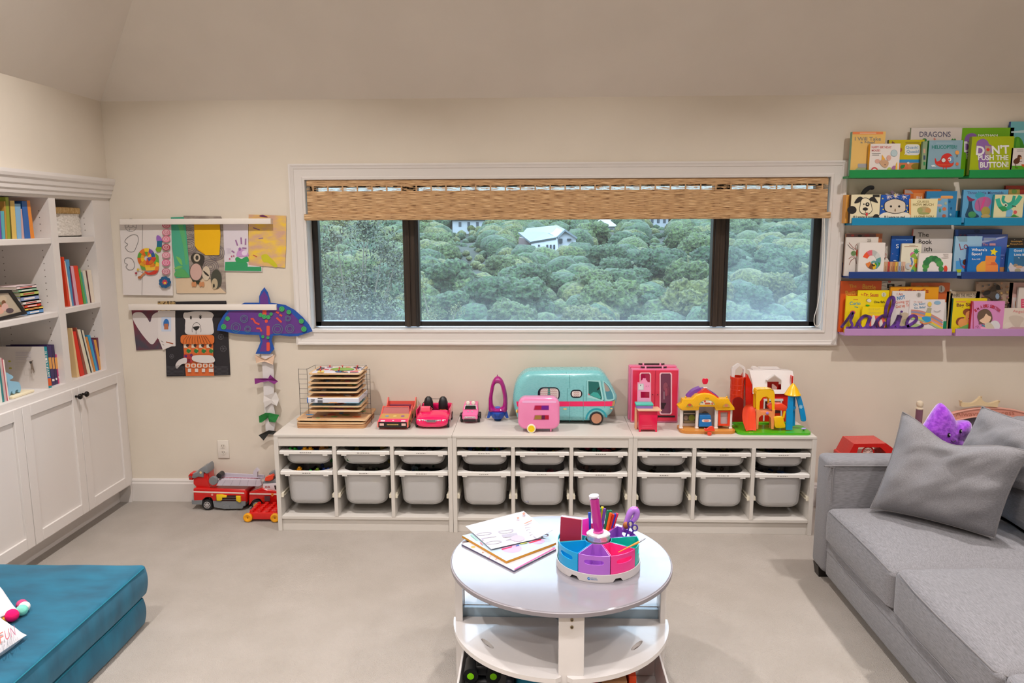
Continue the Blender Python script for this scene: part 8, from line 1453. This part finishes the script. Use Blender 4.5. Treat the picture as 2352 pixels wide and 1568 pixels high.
# ------------------------------------------------------------------ papers on the table
def flat(px, z, th, col, lab, name, cat, items=(), edge=None, T=(0, 0, 1), bend=None):
    P = PZ(z+th); t = thing(name, tuple(PZ(z).at(*px[0])), lab, cat)
    q = [P.at(*zp(T, *p)) for p in px]; b = MB()
    if bend: 
        A, B, C, D = q; n = 14; vs = []
        for s_ in (0, -.0012):
            for j in range(n+1):
                for i in range(n+1):
                    u, v = i/n, j/n; p = (A*(1-u)+B*u)*(1-v)+(D*(1-u)+C*u)*v; p = p+V((0, 0, bend(u, v)+s_)); vs.append(p)
        m_ = (n+1)**2; fs = []
        for j in range(n):
            for i in range(n): a_ = j*(n+1)+i; fs += [(a_, a_+1, a_+n+2, a_+n+1), (m_+a_+n+1, m_+a_+n+2, m_+a_+1, m_+a_)]
        b.add(vs, fs, M(col, .45)); b.build('cover', t, ang=70); 
    else:
        b.prism(q, (0, 0, -th), M(edge or col, .5), mf=M(col, .4)); b.art(P, items, T, off0=.0003); b.build('cover', t, smooth=False)
    return t
L6 = (1060, 1160, .10204)
flat([(0, 870), (60, 800), (1200, 640), (2110, 930), (2110, 990), (1180, 1470), (640, 1220)][0:1]+[(1180, 1470), (2130, 980), (1150, 560)], TZ+.0003, .006, 'c9c0c2', 'white and pink activity book at the bottom of the pile on the round table', 'activity_book', 'book', [('E', 260, 940, 50, 24, 'd8a050'), ('E', 480, 1065, 24, 12, '9a7a68'), ('L', [(610, 1190), (660, 1140)], 14, 'd88aa0'), ('L', [(760, 1230), (800, 1200)], 14, 'c07a60'), ('L', [(1190, 1450), (2110, 960)], 22, 'd84c98')], edge='5c5878', T=L6)
flat([(15, 680), (1010, 1255), (2130, 840), (1100, 420)], TZ+.0072, .009, 'a9bccb', 'pale blue book with gold gingham edge, middle of the pile on the round table', 'activity_book', 'book', [('E', 1130, 975, 230, 95, 'b99dc0'), ('E', 1720, 810, 150, 60, 'b99dc0'), ('P', [(900, 985), (1140, 925), (1130, 950), (910, 1010)], 'd82858'), ('P', [(1500, 845), (1780, 765), (1800, 785), (1540, 860)], 'd83050'), ('P', [(1215, 915), (1290, 890), (1300, 910), (1230, 930)], '3a60b0'), ('L', [(210, 670), (360, 800)], 26, '8ac0a8'), ('L', [(420, 840), (480, 900)], 18, 'd86a78'), ('L', [(1320, 880), (1480, 850)], 18, 'b8c060')], edge='c88c18', T=L6)
tt = flat([(90, 490), (670, 1010), (2060, 690), (1400, 150)], TZ+.0175, .001, 'c9c7cd', 'white colouring sheet of outline letters with one corner curling up, on the round table', 'colouring_sheet', 'paper', T=L6, bend=lambda u, v: .004+.045*max(0, u*0+v-.72)**1.2*max(0, u-.55)*5)
Pq = PZ(TZ+.0235); b = MB()
for ch, x, y, w_, h_, r_ in (('O', 500, 610, 190, 36, 0), ('O', 720, 800, 200, 42, 0), ('L', 620, 715, 180, 40, 0), ('D', 1000, 560, 180, 40, 0), ('I', 1080, 640, 180, 34, 0), ('N', 1150, 700, 180, 40, 0), ('R', 1620, 480, 190, 40, 0), ('R', 1700, 590, 190, 40, 0), ('B', 1790, 665, 180, 44, 0)):
    b.text(ch, Pq.at(*zp(L6, x-w_, y+20)), Pq.at(*zp(L6, x-w_+30, y+h_+50)), Pq.at(*zp(L6, x+w_*.9, y-24)), M('a09ba8', .5), .0)
b.poly([Pq.at(*zp(L6, x, y), .0002) for x, y in ell(1265, 745, 160, 68, 24)], M('bfa6c2', .5)); b.build('outline_letters', tt, smooth=False)
b = MB(); Pr_ = PZ(TZ+.032)
for q in ([(1365, 190), (1405, 145), (1445, 185), (1400, 225)], [(1235, 285), (1275, 255), (1310, 290), (1270, 312)], [(1400, 410), (1580, 330), (1585, 352), (1420, 425)]): b.poly([Pr_.at(*zp(L6, *p)) for p in q], M('e27a60', .5))
b.build('coral_print', tt, smooth=False)
# ------------------------------------------------------------------ rotating organiser
CX, CY, CR = 1.707, -1.895, .148; zo = TZ+.001
org = thing('art_organizer', (CX, CY, TZ), 'round rotating art organizer with eight coloured wedge bins on the table', 'organizer')
b = MB(); n = 96
def baseR(a):  # feet notches in the skirt
    return [a]
rg = []
for k in range(n):
    a = 2*PI*k/n; notch = .012 if (k*6//n != ((k+3)*6//n) and (k % 16) > 12) else 0
    rg.append((a, max(0, notch)))
R0 = [V((CX+CR*1.01*math.cos(a), CY+CR*1.01*math.sin(a), zo+h)) for a, h in rg]; R1 = [V((CX+CR*1.01*math.cos(a), CY+CR*1.01*math.sin(a), zo+.027)) for a, h in rg]; R2 = [V((CX+CR*.985*math.cos(a), CY+CR*.985*math.sin(a), zo+.027)) for a, h in rg]; R3 = [V((CX+CR*.985*math.cos(a), CY+CR*.985*math.sin(a), zo+.016)) for a, h in rg]
R4 = [V((CX+CR*.985*math.cos(a), CY+CR*.985*math.sin(a), zo+h)) for a, h in rg]
WB = M('cfcacb', .3); b.ring([R4, R0, R1, R2, R3], WB, caps=False); b.poly(R3, WB); b.ring([[V((p.x, p.y, zo+.0158)) for p in R3], R4], WB, caps=False); b.build('turntable_base', org)
# emblem and name strokes on the skirt
b = MB()
def sk(th, z, off=.0006): a = -PI/2+th; return V((CX+(CR*1.01+off)*math.cos(a), CY+(CR*1.01+off)*math.sin(a), zo+z))
b.poly([sk(-.29+.035*math.cos(k*PI/8), .013+.005*math.sin(k*PI/8)) for k in range(16)], M('1a6ac0')); b.poly([sk(-.285+.018*math.cos(k*PI/5), .014+.0025*math.sin(k*PI/5), .001) for k in range(10)], M('9ac8ec'))
for row, txt, wd_ in ((.0145, 'Learning', .13), (.0095, 'Resources', .15)):
    vs, fs, _ = textgeo(txt, .02); b.add([sk(-.24+x*wd_, row+y*.0042, .0008) for x, y in vs], fs, M('2a74b8'))
b.build('emblem', org, smooth=False)
def wedge(a0, a1, col, lab):
    m = M(col, .3, coat=.15); zi, zt = zo+.0165, zo+.092; g = .010; r0, r1, th = .046, CR*.975, .0025
    def out(ins, z, n=12):
        a, c = a0+g+ins/r1, a1-g-ins/r1; ai, ci = a0+g*1.5+ins/r0, a1-g*1.5-ins/r0
        return [V((CX+(r1-ins)*math.cos(a+(c-a)*k/n), CY+(r1-ins)*math.sin(a+(c-a)*k/n), z)) for k in range(n+1)]+[V((CX+(r0+ins)*math.cos(ci+(ai-ci)*k/4), CY+(r0+ins)*math.sin(ci+(ai-ci)*k/4), z)) for k in range(5)]
    n = 12; L0, L1, L2, L3 = out(0, zi), out(0, zt), out(th, zt), out(th, zi+th); b = MB(); N = len(L0); fs = []
    for j, (A, B) in enumerate(((L0, L1), (L1, L2), (L2, L3))):
        for i in range(N):
            k = (i+1) % N
            if j != 1 and i < n: continue      # outer arc wall is built with its hand slot below
            b.add([A[i], A[k], B[k], B[i]], [(0, 1, 2, 3)], m)
    b.poly(list(reversed(L0)), m); b.poly(L3, m)
    # arc wall with slot
    A0, A1 = a0+g, a1-g; am = (A0+A1)/2; hw_, hh, zc = .235, .0085, zi+.052
    so = []; re = []
    for k in range(40):
        an = 2*PI*k/40; c, s_ = math.cos(an), math.sin(an)
        so.append((am+hw_*math.copysign(abs(c)**.5, c), zc+hh*math.copysign(abs(s_)**.7, s_)))
        q = max(abs(c), abs(s_)); re.append((am+(A1-A0)/2*c/q, (zi+zt)/2+(zt-zi)/2*s_/q))
    def W3(L, r): return [V((CX+r*math.cos(a), CY+r*math.sin(a), z)) for a, z in L]
    def mid(L, M_, f): return [(x*(1-f)+X*f, y*(1-f)+Y*f) for (x, y), (X, Y) in zip(L, M_)]
    b.ring([W3(re, r1), W3(mid(re, so, .5), r1), W3(so, r1), W3(so, r1-th), W3(mid(re, so, .5), r1-th), W3(re, r1-th)], m, caps=False)
    b.build('wedge_bin', org, label=lab+' wedge bin', ang=50)
for k, (c_, lab) in enumerate((('b06ad0', 'purple'), ('ee3c92', 'hot pink'), ('14b8ac', 'turquoise'), ('9a5cc8', 'violet'), ('e8509a', 'pink'), ('e838b4', 'magenta'), ('1ca4b0', 'teal'), ('14a2dc', 'bright blue'))):
    a = -PI/2+math.radians(-33+45*k); wedge(a, a+math.radians(45), c_, lab)
CH = M('c8c6cc', .12, .9); b = MB(); b.lathe((CX, CY, zo+.016), [(.030, 0), (.038, .02), (.040, .078), (.042, .082), (.042, .098), (.0385, .100)], M('d6d6da', .15, .5), n=40); b.lathe((CX, CY, zo+.1155), [(.0385, 0), (.036, .002), (0, .002)], M('d6d2d8', .2), n=40)
for k, (an, c_) in enumerate(((-1.75, 'c01890'), (-1.35, 'd82a4a'), (-1.1, 'b04058'), (-2.3, '7ad0d8'), (-2.45, '3a9a9c'))): b.cyl((CX+.0405*math.cos(an), CY+.0405*math.sin(an), zo+.10), (CX+.0412*math.cos(an), CY+.0412*math.sin(an), zo+.10), .003, M(c_, .3), n=10)
b.build('centre_cup', org, label='silvery centre cup with coloured tabs')
pt_ = PY(CY).at(1364, 1137); t = thing('glitter_wand', (CX, CY, zo+.118), 'tall magenta clear tube standing in the middle of the organizer', 'wand')
bt_ = V((CX, CY, zo+.118)); d_ = (pt_-bt_); b = MB(); b.lathe(tuple(bt_), [(.0165, 0), (.0165, d_.length-.012)], M('c01890', .12, coat=.6, alpha=.93), ax=tuple(d_), n=28); b.build('tube', t)
b = MB(); b.lathe(tuple(bt_+d_.normalized()*(d_.length-.012)), [(.0168, .005), (.018, .006), (.018, .011), (.017, .012), (0, .0122)], M('e4dce8', .2), ax=tuple(d_), n=28); b.build('end_cap', t); b = MB(); b.lathe(tuple(bt_), [(.0168, 0), (.019, .001), (.019, .006), (.0168, .007)], M('e060b0', .2), ax=tuple(d_), n=28); b.build('end_cap', t)
# things in the wedges
def pen(px, py, xb, yb, col, lab, r=.0052, tipc=None, Y=None):
    p = PY(Y if Y is not None else CY+.09).at(px, py); q = V((CX+xb, CY+yb, zo+.021)); t = thing('marker', tuple(q), lab, 'marker', 'markers in the back wedge of the organizer')
    b = MB(); d = (p-q); b.lathe(tuple(q), [(r*.7, 0), (r, .01), (r, d.length-.012)], M(col, .35), ax=tuple(d), n=14); b.build('barrel', t)
    b = MB(); b.lathe(tuple(q+d.normalized()*(d.length-.0118)), [(r*1.06, 0), (r*1.06, .010), (r*.8, .0118)], M(tipc or col, .3), ax=tuple(d), n=14); b.build('cap', t)
for px, py, xb, yb, c_, nm in ((1354, 1176, -.022, .085, '1c50c4', 'royal blue marker left of the magenta tube'), (1379, 1166, .002, .082, '1c8a54', 'green marker touching the magenta tube'), (1384, 1163, .007, .095, 'ecd418', 'yellow marker behind the green one'), (1389, 1167, .012, .088, '7044a8', 'violet marker right of the yellow one'), (1397, 1171, .02, .084, '127a58', 'dark green marker, left of two alike'), (1403, 1171, .026, .092, '1a8a60', 'dark green marker, right of two alike'), (1403, 1177, .024, .078, 'f0641c', 'orange marker leaning right'), (1409, 1180, .031, .084, 'd8341c', 'red marker next to the orange one'), (1413, 1179, .036, .090, '2a3cc0', 'indigo marker between two red ones'), (1418, 1178, .042, .094, 'e0304c', 'crimson marker at the right end of the bunch')): pen(px, py, xb, yb, c_, nm, Y=CY+yb+.02)
t = thing('notebook', (CX-.085, CY+.02, zo+.02), 'small dark red notebook standing in the left teal wedge of the organizer', 'notebook')
Pn = PY(CY+.005); q = [Pn.at(1288, 1200), Pn.at(1336, 1195-.0)]; nb = [Pn.at(x, y) for x, y in ((1284, 1232), (1334, 1226), (1336, 1194), (1288, 1187))]; nb[0].z = nb[1].z = zo+.022
b = MB(); b.prism(nb, (0, .003, 0), M('a82848', .5)); b.prism([p+V((.004, .012, .002)) for p in nb], (0, .002, 0), M('b8b4d8', .5)); b.build('cover', t, smooth=False); b = MB(); b.prism([p+V((.003, .003, .001)) for p in nb], (0, .009, 0), M('eceaf2', .7)); b.build('page_block', t, smooth=False)
t = thing('craft_card', (CX-.03, CY+.09, zo+.02), 'bright magenta card standing in the back left wedge of the organizer', 'card'); Pn = PY(CY+.075)
b = MB(); q = [Pn.at(x, y) for x, y in ((1336, 1215), (1354, 1212), (1352, 1190), (1338, 1193))]; q[0].z = q[1].z = zo+.022; b.prism(q, (0, .002, 0), M('f43cc8', .5)); b.build('card_sheet', t, smooth=False)
t = thing('paintbrush', (CX+.05, CY-.08, zo+.08), 'orange handled paintbrush lying across the pink wedge of the organizer', 'paintbrush')
p0 = PY(-1.99).at(1420, 1268); p1 = PY(-1.97).at(1468, 1244); p2 = PY(-1.965).at(1483, 1236); b = MB(); b.tube([p0, p0.lerp(p1, .6), p1], lambda f: .0016+.0024*f, M('f08a28', .3), n=10); b.build('handle', t); b = MB(); b.tube([p1, p1.lerp(p2, .4), p2], lambda f: .0038-.0022*f, M('8a8a92', .3, .6), n=10); b.build('ferrule', t)
t = thing('craft_scissors', (CX+.10, CY+.05, zo+.02), 'purple handled craft scissors in the violet wedge of the organizer', 'scissors'); Pn = PY(CY+.04)
for x, y in ((1448, 1203), (1458, 1212)): 
    p = Pn.at(x, y); b = MB(); b.tube([(p.x+.0095*math.cos(k*PI/8), p.y, p.z+.011*math.sin(k*PI/8)) for k in range(17)], .0028, M('4a2a98', .3), n=8); b.tube([(p.x-.004, p.y, p.z-.010), (CX+.085, CY+.04, zo+.03)], .003, M('4a2a98', .3), n=8); b.build('finger_loop', t)
t = thing('toy_wand', (CX+.09, CY+.06, zo+.02), 'lilac plastic toy wand with drooping end in the violet wedge of the organizer', 'toy'); Pn = PY(CY+.07); lm = M('b47ce0', .2, coat=.4)
b = MB(); pts = smooth2([tuple(Pn.at(x, y)) for x, y in ((1431, 1216), (1440, 1195), (1447, 1178), (1456, 1170), (1462, 1176), (1460, 1188), (1452, 1198))], 5); b.tube(pts, lambda f: .006+.006*math.sin(f*PI)+.002*f, lm, n=12); b.build('wand_body', t)
b = MB(); p = Pn.at(1462, 1167); b.sph(tuple(p), .006, M('f060a8', .3), n=10); p = Pn.at(1466, 1182); b.sph(tuple(p), .005, M('f0a890', .4), sc=(1.3, 1, .6), n=10); b.build('wand_tips', t); p = Pn.at(1438, 1204); b = MB(); b.sph((p.x, p.y-.008, p.z), .0125, M('a8622c', .5), sc=(1, .8, 1.1), n=14); tag(b.build('brown_bead'), 'brown round bead in front of the lilac wand', 'bead')
# ------------------------------------------------------------------ outside: wooded hillside across the valley
def tz(y, x=0): return -13.5+(y-40)*.062 if y > 40 else -13.5-(40-y)*.06
b = MB(); n = 24; vs = []; fs = []
for j in range(n+1):
    for i in range(n+1):
        x = -220+i*480/n; y = 14+j*300/n; vs.append((x, y, tz(y)+noise.noise(V((x*.02, y*.02, 0)))*3))
for j in range(n):
    for i in range(n): a = j*(n+1)+i; fs.append((a, a+1, a+n+2, a+n+1))
b.add(vs, fs, nodemat('scrub_ground', '0e140a', '1c2412', nscale=.4, rough=1, bump=0)); struct(b.build('floor_outside'))
def leafmat(nm, c1, c2):
    return nodemat(nm, c1, c2, nscale=2.4, detail=10, rough=.9, bump=1, bdist=.5, ramp=(.35, .65))
LM = [leafmat('foliage_a', '181f12', '46582c'), leafmat('foliage_b', '141c14', '38502e'), leafmat('foliage_c', '1f2612', '565c2e'), leafmat('foliage_d', '121a14', '304a2a')]
def crown(seed, mat):
    rn = random.Random(seed); m = MB()
    for k in range(15):
        if k == 0: c, r = V((0, 0, 5.2)), 2.9
        else: a = rn.uniform(0, 2*PI); e_ = rn.uniform(-.3, 1.2); c = V((2.7*math.cos(a)*math.cos(e_*.8), 2.7*math.sin(a)*math.cos(e_*.8), 5.0+2.2*math.sin(e_))); r = rn.uniform(1.1, 1.9)
        bm = bmesh.new(); bmesh.ops.create_icosphere(bm, subdivisions=4, radius=1)
        for v in bm.verts:
            d = v.co.normalized(); q = 1+.28*noise.noise(d*2.3+V((seed*3+k, 0, 0)))+.22*noise.noise(d*6+V((k, seed, 0)))+.18*noise.noise(d*13+V((k, 0, seed)))+.13*noise.noise(d*34); v.co = c+d*r*q
        m.add([v.co.copy() for v in bm.verts], [tuple(v.index for v in f.verts) for f in bm.faces], mat); bm.free()
    m.cyl((0, 0, -1), (0, 0, 4.5), .35, M('6a5c4c', .9), r1=.2, n=8)
    return m
rn = random.Random(11); bases = []
for k in range(6):
    o = crown(k, LM[k % 4]).build('broadleaf_tree', ang=180); bases.append(o); o.location = (0, 0, 0)
# meshes were centred on their bounding box; their base sits at the object origin
GT = 'rounded green trees covering the far hillside'; LT = 'rounded green tree among the woodland covering the far hillside'
HS = [(26.5, 190), (3, 235)]
cnt = 0; rows = [(44, 7.5, .8), (52, 8.0, .80), (62, 9, .9), (74, 10, .95), (88, 11, 1), (104, 12, 1.05), (122, 13, 1.1), (142, 14, 1.15), (164, 15, 1.2), (190, 17, 1.25), (220, 19, 1.3), (255, 22, 1.4)]
for y, stp, s in rows:
    x = 1.48+(y+4.4)*(-.335)-stp*.5
    while x < 1.48+(y+4.4)*.46+stp:
        px = x+rn.uniform(-.35, .35)*stp; py = y+rn.uniform(-.3, .3)*stp*.8; skip = False
        dx = (px-1.48)/(py+4.45)
        if 115 < py < 198 and -.035 < dx < .068: skip = True
        if 140 < py < 260 and (abs(dx+.089) < .026 or abs(dx-.0925) < .018 or abs(dx-.162) < .019): skip = True
        src = bases[rn.randrange(6)]
        if not skip:
            o = src if src.location.length == 0 else src.copy()
            if o is not src: COL.objects.link(o)
            k = s*.88*rn.uniform(.8, 1.2); o.scale = (k, k*1.0, k*rn.uniform(.75, .95)); o.rotation_euler = (0, 0, rn.uniform(0, 6.28)); o.location = (px, py, tz(py)-3.0*k+rn.uniform(-.5, .5)); tag(o, LT, 'tree', GT); cnt += 1
        x += stp*.76*rn.uniform(.62, .85)
bm0 = bmesh.new(); bmesh.ops.create_icosphere(bm0, subdivisions=2, radius=1); iv = [v.co.copy() for v in bm0.verts]; jf = [tuple(v.index for v in f.verts) for f in bm0.faces]; bm0.free()
b = MB()
for k in range(1500):
    y = 40+230*rn.random()**.8; x = 1.48+(y+4.4)*rn.uniform(-.34, .47); r = rn.uniform(1.2, 2.4)*(.7+y/200)
    if abs(y-164) < 12 and abs((x-1.48)/(y+4.45)-.015) < .06: r *= .6
    dx = (x-1.48)/(y+4.45)
    if y > 120 and (abs(dx+.089) < .03 or abs(dx-.0925) < .022 or abs(dx-.162) < .022): r *= .35
    o_ = V((x, y, tz(y)+r*.5)); b.add([o_+V((v.x*r, v.y*r, v.z*r*.9))*(1+.35*noise.noise(v*2.2+V((k, 0, 0)))+.2*noise.noise(v*6+V((0, k, 0)))) for v in iv], jf, LM[k % 4])
o = b.build('undergrowth', ang=180); o['kind'] = 'stuff'; tag(o, 'dense scrub and bushes filling the hillside between the trees', 'undergrowth')
# two trees standing close to the house
def leafy(name, cx, cy, z0, H, R, nl, mats, lab, seed, sz=.09, cz=None):
    rn = random.Random(seed); t = thing(name, (cx, cy, z0), lab, 'tree'); m = MB(); bm_ = M('5a5648', .9); tips = []
    for k in range(16):
        a = rn.uniform(0, 2*PI); h = rn.uniform(.45, 1)*H; r = R*rn.uniform(.3, .95)
        p0 = V((cx, cy, z0+h*.25)); p3 = V((cx+r*math.cos(a), cy+r*math.sin(a), z0+h)); p1 = p0.lerp(p3, .4)+V((0, 0, .08*H)); m.tube(smooth2([tuple(p0), tuple(p1), tuple(p3)], 4), lambda f: .05*(1-f)+.008, bm_, n=6); tips += [p1, p0.lerp(p3, .7), p3]
    m.tube([(cx, cy, z0-1), (cx, cy, z0+H*.5)], .10, bm_, n=8); m.build('trunk', t)
    m = MB(); vs = []; fs = []; per = nl//len(mats)
    for mi_, mt in enumerate(mats):
        vs = []; fs = []
        for k in range(per):
            c = rn.choice(tips); d = V((rn.gauss(0, 1), rn.gauss(0, 1), rn.gauss(0, .8))).normalized()*R*rn.uniform(.02, .42); p = c+d
            u = V((rn.gauss(0, 1), rn.gauss(0, 1), rn.gauss(0, 1))).normalized(); w = u.orthogonal().normalized(); s_ = sz*rn.uniform(.6, 1.3); o = len(vs)
            vs += [p-u*s_, p+w*s_*.45, p+u*s_, p-w*s_*.45]; fs.append((o, o+1, o+2, o+3))
        m.add(vs, fs, mt)
    m.build('foliage', t, smooth=False)
leafy('leafy_tree', -2.85, 13.5, -4.6, 6.3, 1.5, 24000, [M('2a331e', .7), M('424c2e', .7), M('1a2216', .7)], 'fine leaved tree close outside the left window pane', 3, .042)
leafy('leafy_bush', -1.35, 17.5, -3.8, 3.9, .72, 7000, [M('4e5220', .7), M('3a401a', .7)], 'yellow-green treetop just outside the lower left of the middle pane', 9, .04)
# houses
def house(name, X, Y, px0, px1, lab, parts, roofc='8c9698'):
    t = thing(name, (X, Y, tz(Y)), lab, 'house')
    return t
HY = 160.0; PH = PY(HY)
t = thing('hillside_house', tuple(PH.at(1275, 600)), 'big white house with grey gabled roofs among the trees on the far hillside', 'house')
wmat = M('a8acb0', .8); gm = M('5a6468', .7)
def hs(m, pts, dy, D, mt): m.prism([PY(HY+dy).at(x, y) for x, y in pts], (0, D, 0), mt)
b = MB(); hs(b, [(1220, 568), (1220, 555), (1280, 540), (1283, 598), (1240, 590), (1222, 580)], 0, 9, wmat); hs(b, [(1278, 545), (1298, 528), (1322, 545), (1324, 575), (1332, 580), (1332, 603), (1284, 598)], 1, 8, wmat); b.build('white_walls', t, smooth=False)
b = MB(); hs(b, [(1190, 575), (1192, 545), (1222, 552), (1222, 582)], 2, 8, M('5c504e', .8)); b.build('brick_wing', t, smooth=False)
b = MB(); 
for dx, sl in ((0, [(1190, 533), (1252, 533), (1278, 545), (1218, 555)]), (1, [(1210, 524), (1278, 517), (1300, 527), (1282, 545), (1262, 535), (1200, 535)])): b.prism([PY(HY+(5 if y < 540 else -.5)+dx*2).at(x, y) for x, y in sl], (0, .3, -.4), gm if dx == 0 else M('9ca2a8', .5))
b.prism([PY(HY).at(x, y) for x, y in ((1278, 545), (1298, 526), (1326, 545), (1326, 549), (1298, 531), (1280, 549))], (0, 9, 0), gm); b.build('roof', t, smooth=False)
for (x0, y0, x1, y1) in ((1255, 562, 1259, 572), (1263, 562, 1267, 572), (1271, 562, 1275, 572), (1236, 562, 1240, 566), (1285, 548, 1292, 558), (1303, 548, 1312, 552), (1288, 565, 1294, 574), (1300, 585, 1304, 594), (1308, 585, 1312, 594), (1316, 585, 1320, 594), (1324, 585, 1328, 594)):
    b = MB(); a, c = PY(HY-.25).at(x0, y0), PY(HY-.25).at(x1, y1); b.box(a.x, c.x, HY-.25, HY-.05+1.0, c.z, a.z, M('1c252c', .3)); b.build('window', t, smooth=False)
b = MB(); hs(b, [(1332, 590), (1352, 592), (1352, 596), (1332, 598)], 0, 3, M('8a8686', .8)); hs(b, [(1240, 590), (1284, 590), (1284, 599), (1250, 600)], -.5, 1, wmat); b.build('deck', t, smooth=False)
for i, (xx, yy, w, h, Y, lab) in enumerate(((1075, 505, 72, 22, 250, 'pale distant house peeping under the blind above the middle pane trees'), (1390, 520, 44, 16, 240, 'low pale house with hipped roof right of the big white house'), (1510, 497, 50, 14, 255, 'distant pale house at the top right of the middle pane'))):
    P = PY(Y); t = thing('distant_house', tuple(P.at(xx, yy+h)), lab, 'house'); b = MB(); a, c = P.at(xx-w/2, yy), P.at(xx+w/2, yy+h)
    b.box(a.x, c.x, Y, Y+8, c.z-3, a.z, M('8e9294', .8)); b.build('walls', t, smooth=False)
    b = MB(); mx = (a.x+c.x)/2; b.ring([[V((a.x-1, Y-1, a.z)), V((c.x+1, Y-1, a.z)), V((c.x+1, Y+9, a.z)), V((a.x-1, Y+9, a.z))], [V((mx-1.5, Y+3.5, a.z+2.2)), V((mx+1.5, Y+3.5, a.z+2.2)), V((mx+1.5, Y+4.5, a.z+2.2)), V((mx-1.5, Y+4.5, a.z+2.2))]], M('74787a', .7)); b.build('roof', t, smooth=False)
    for k in range(3): b = MB(); x = a.x+(c.x-a.x)*(.2+k*.28); b.box(x, x+.9, Y-.1, Y+.1, a.z-2.2, a.z-.7, M('2e363c', .4)); b.build('window', t, smooth=False)
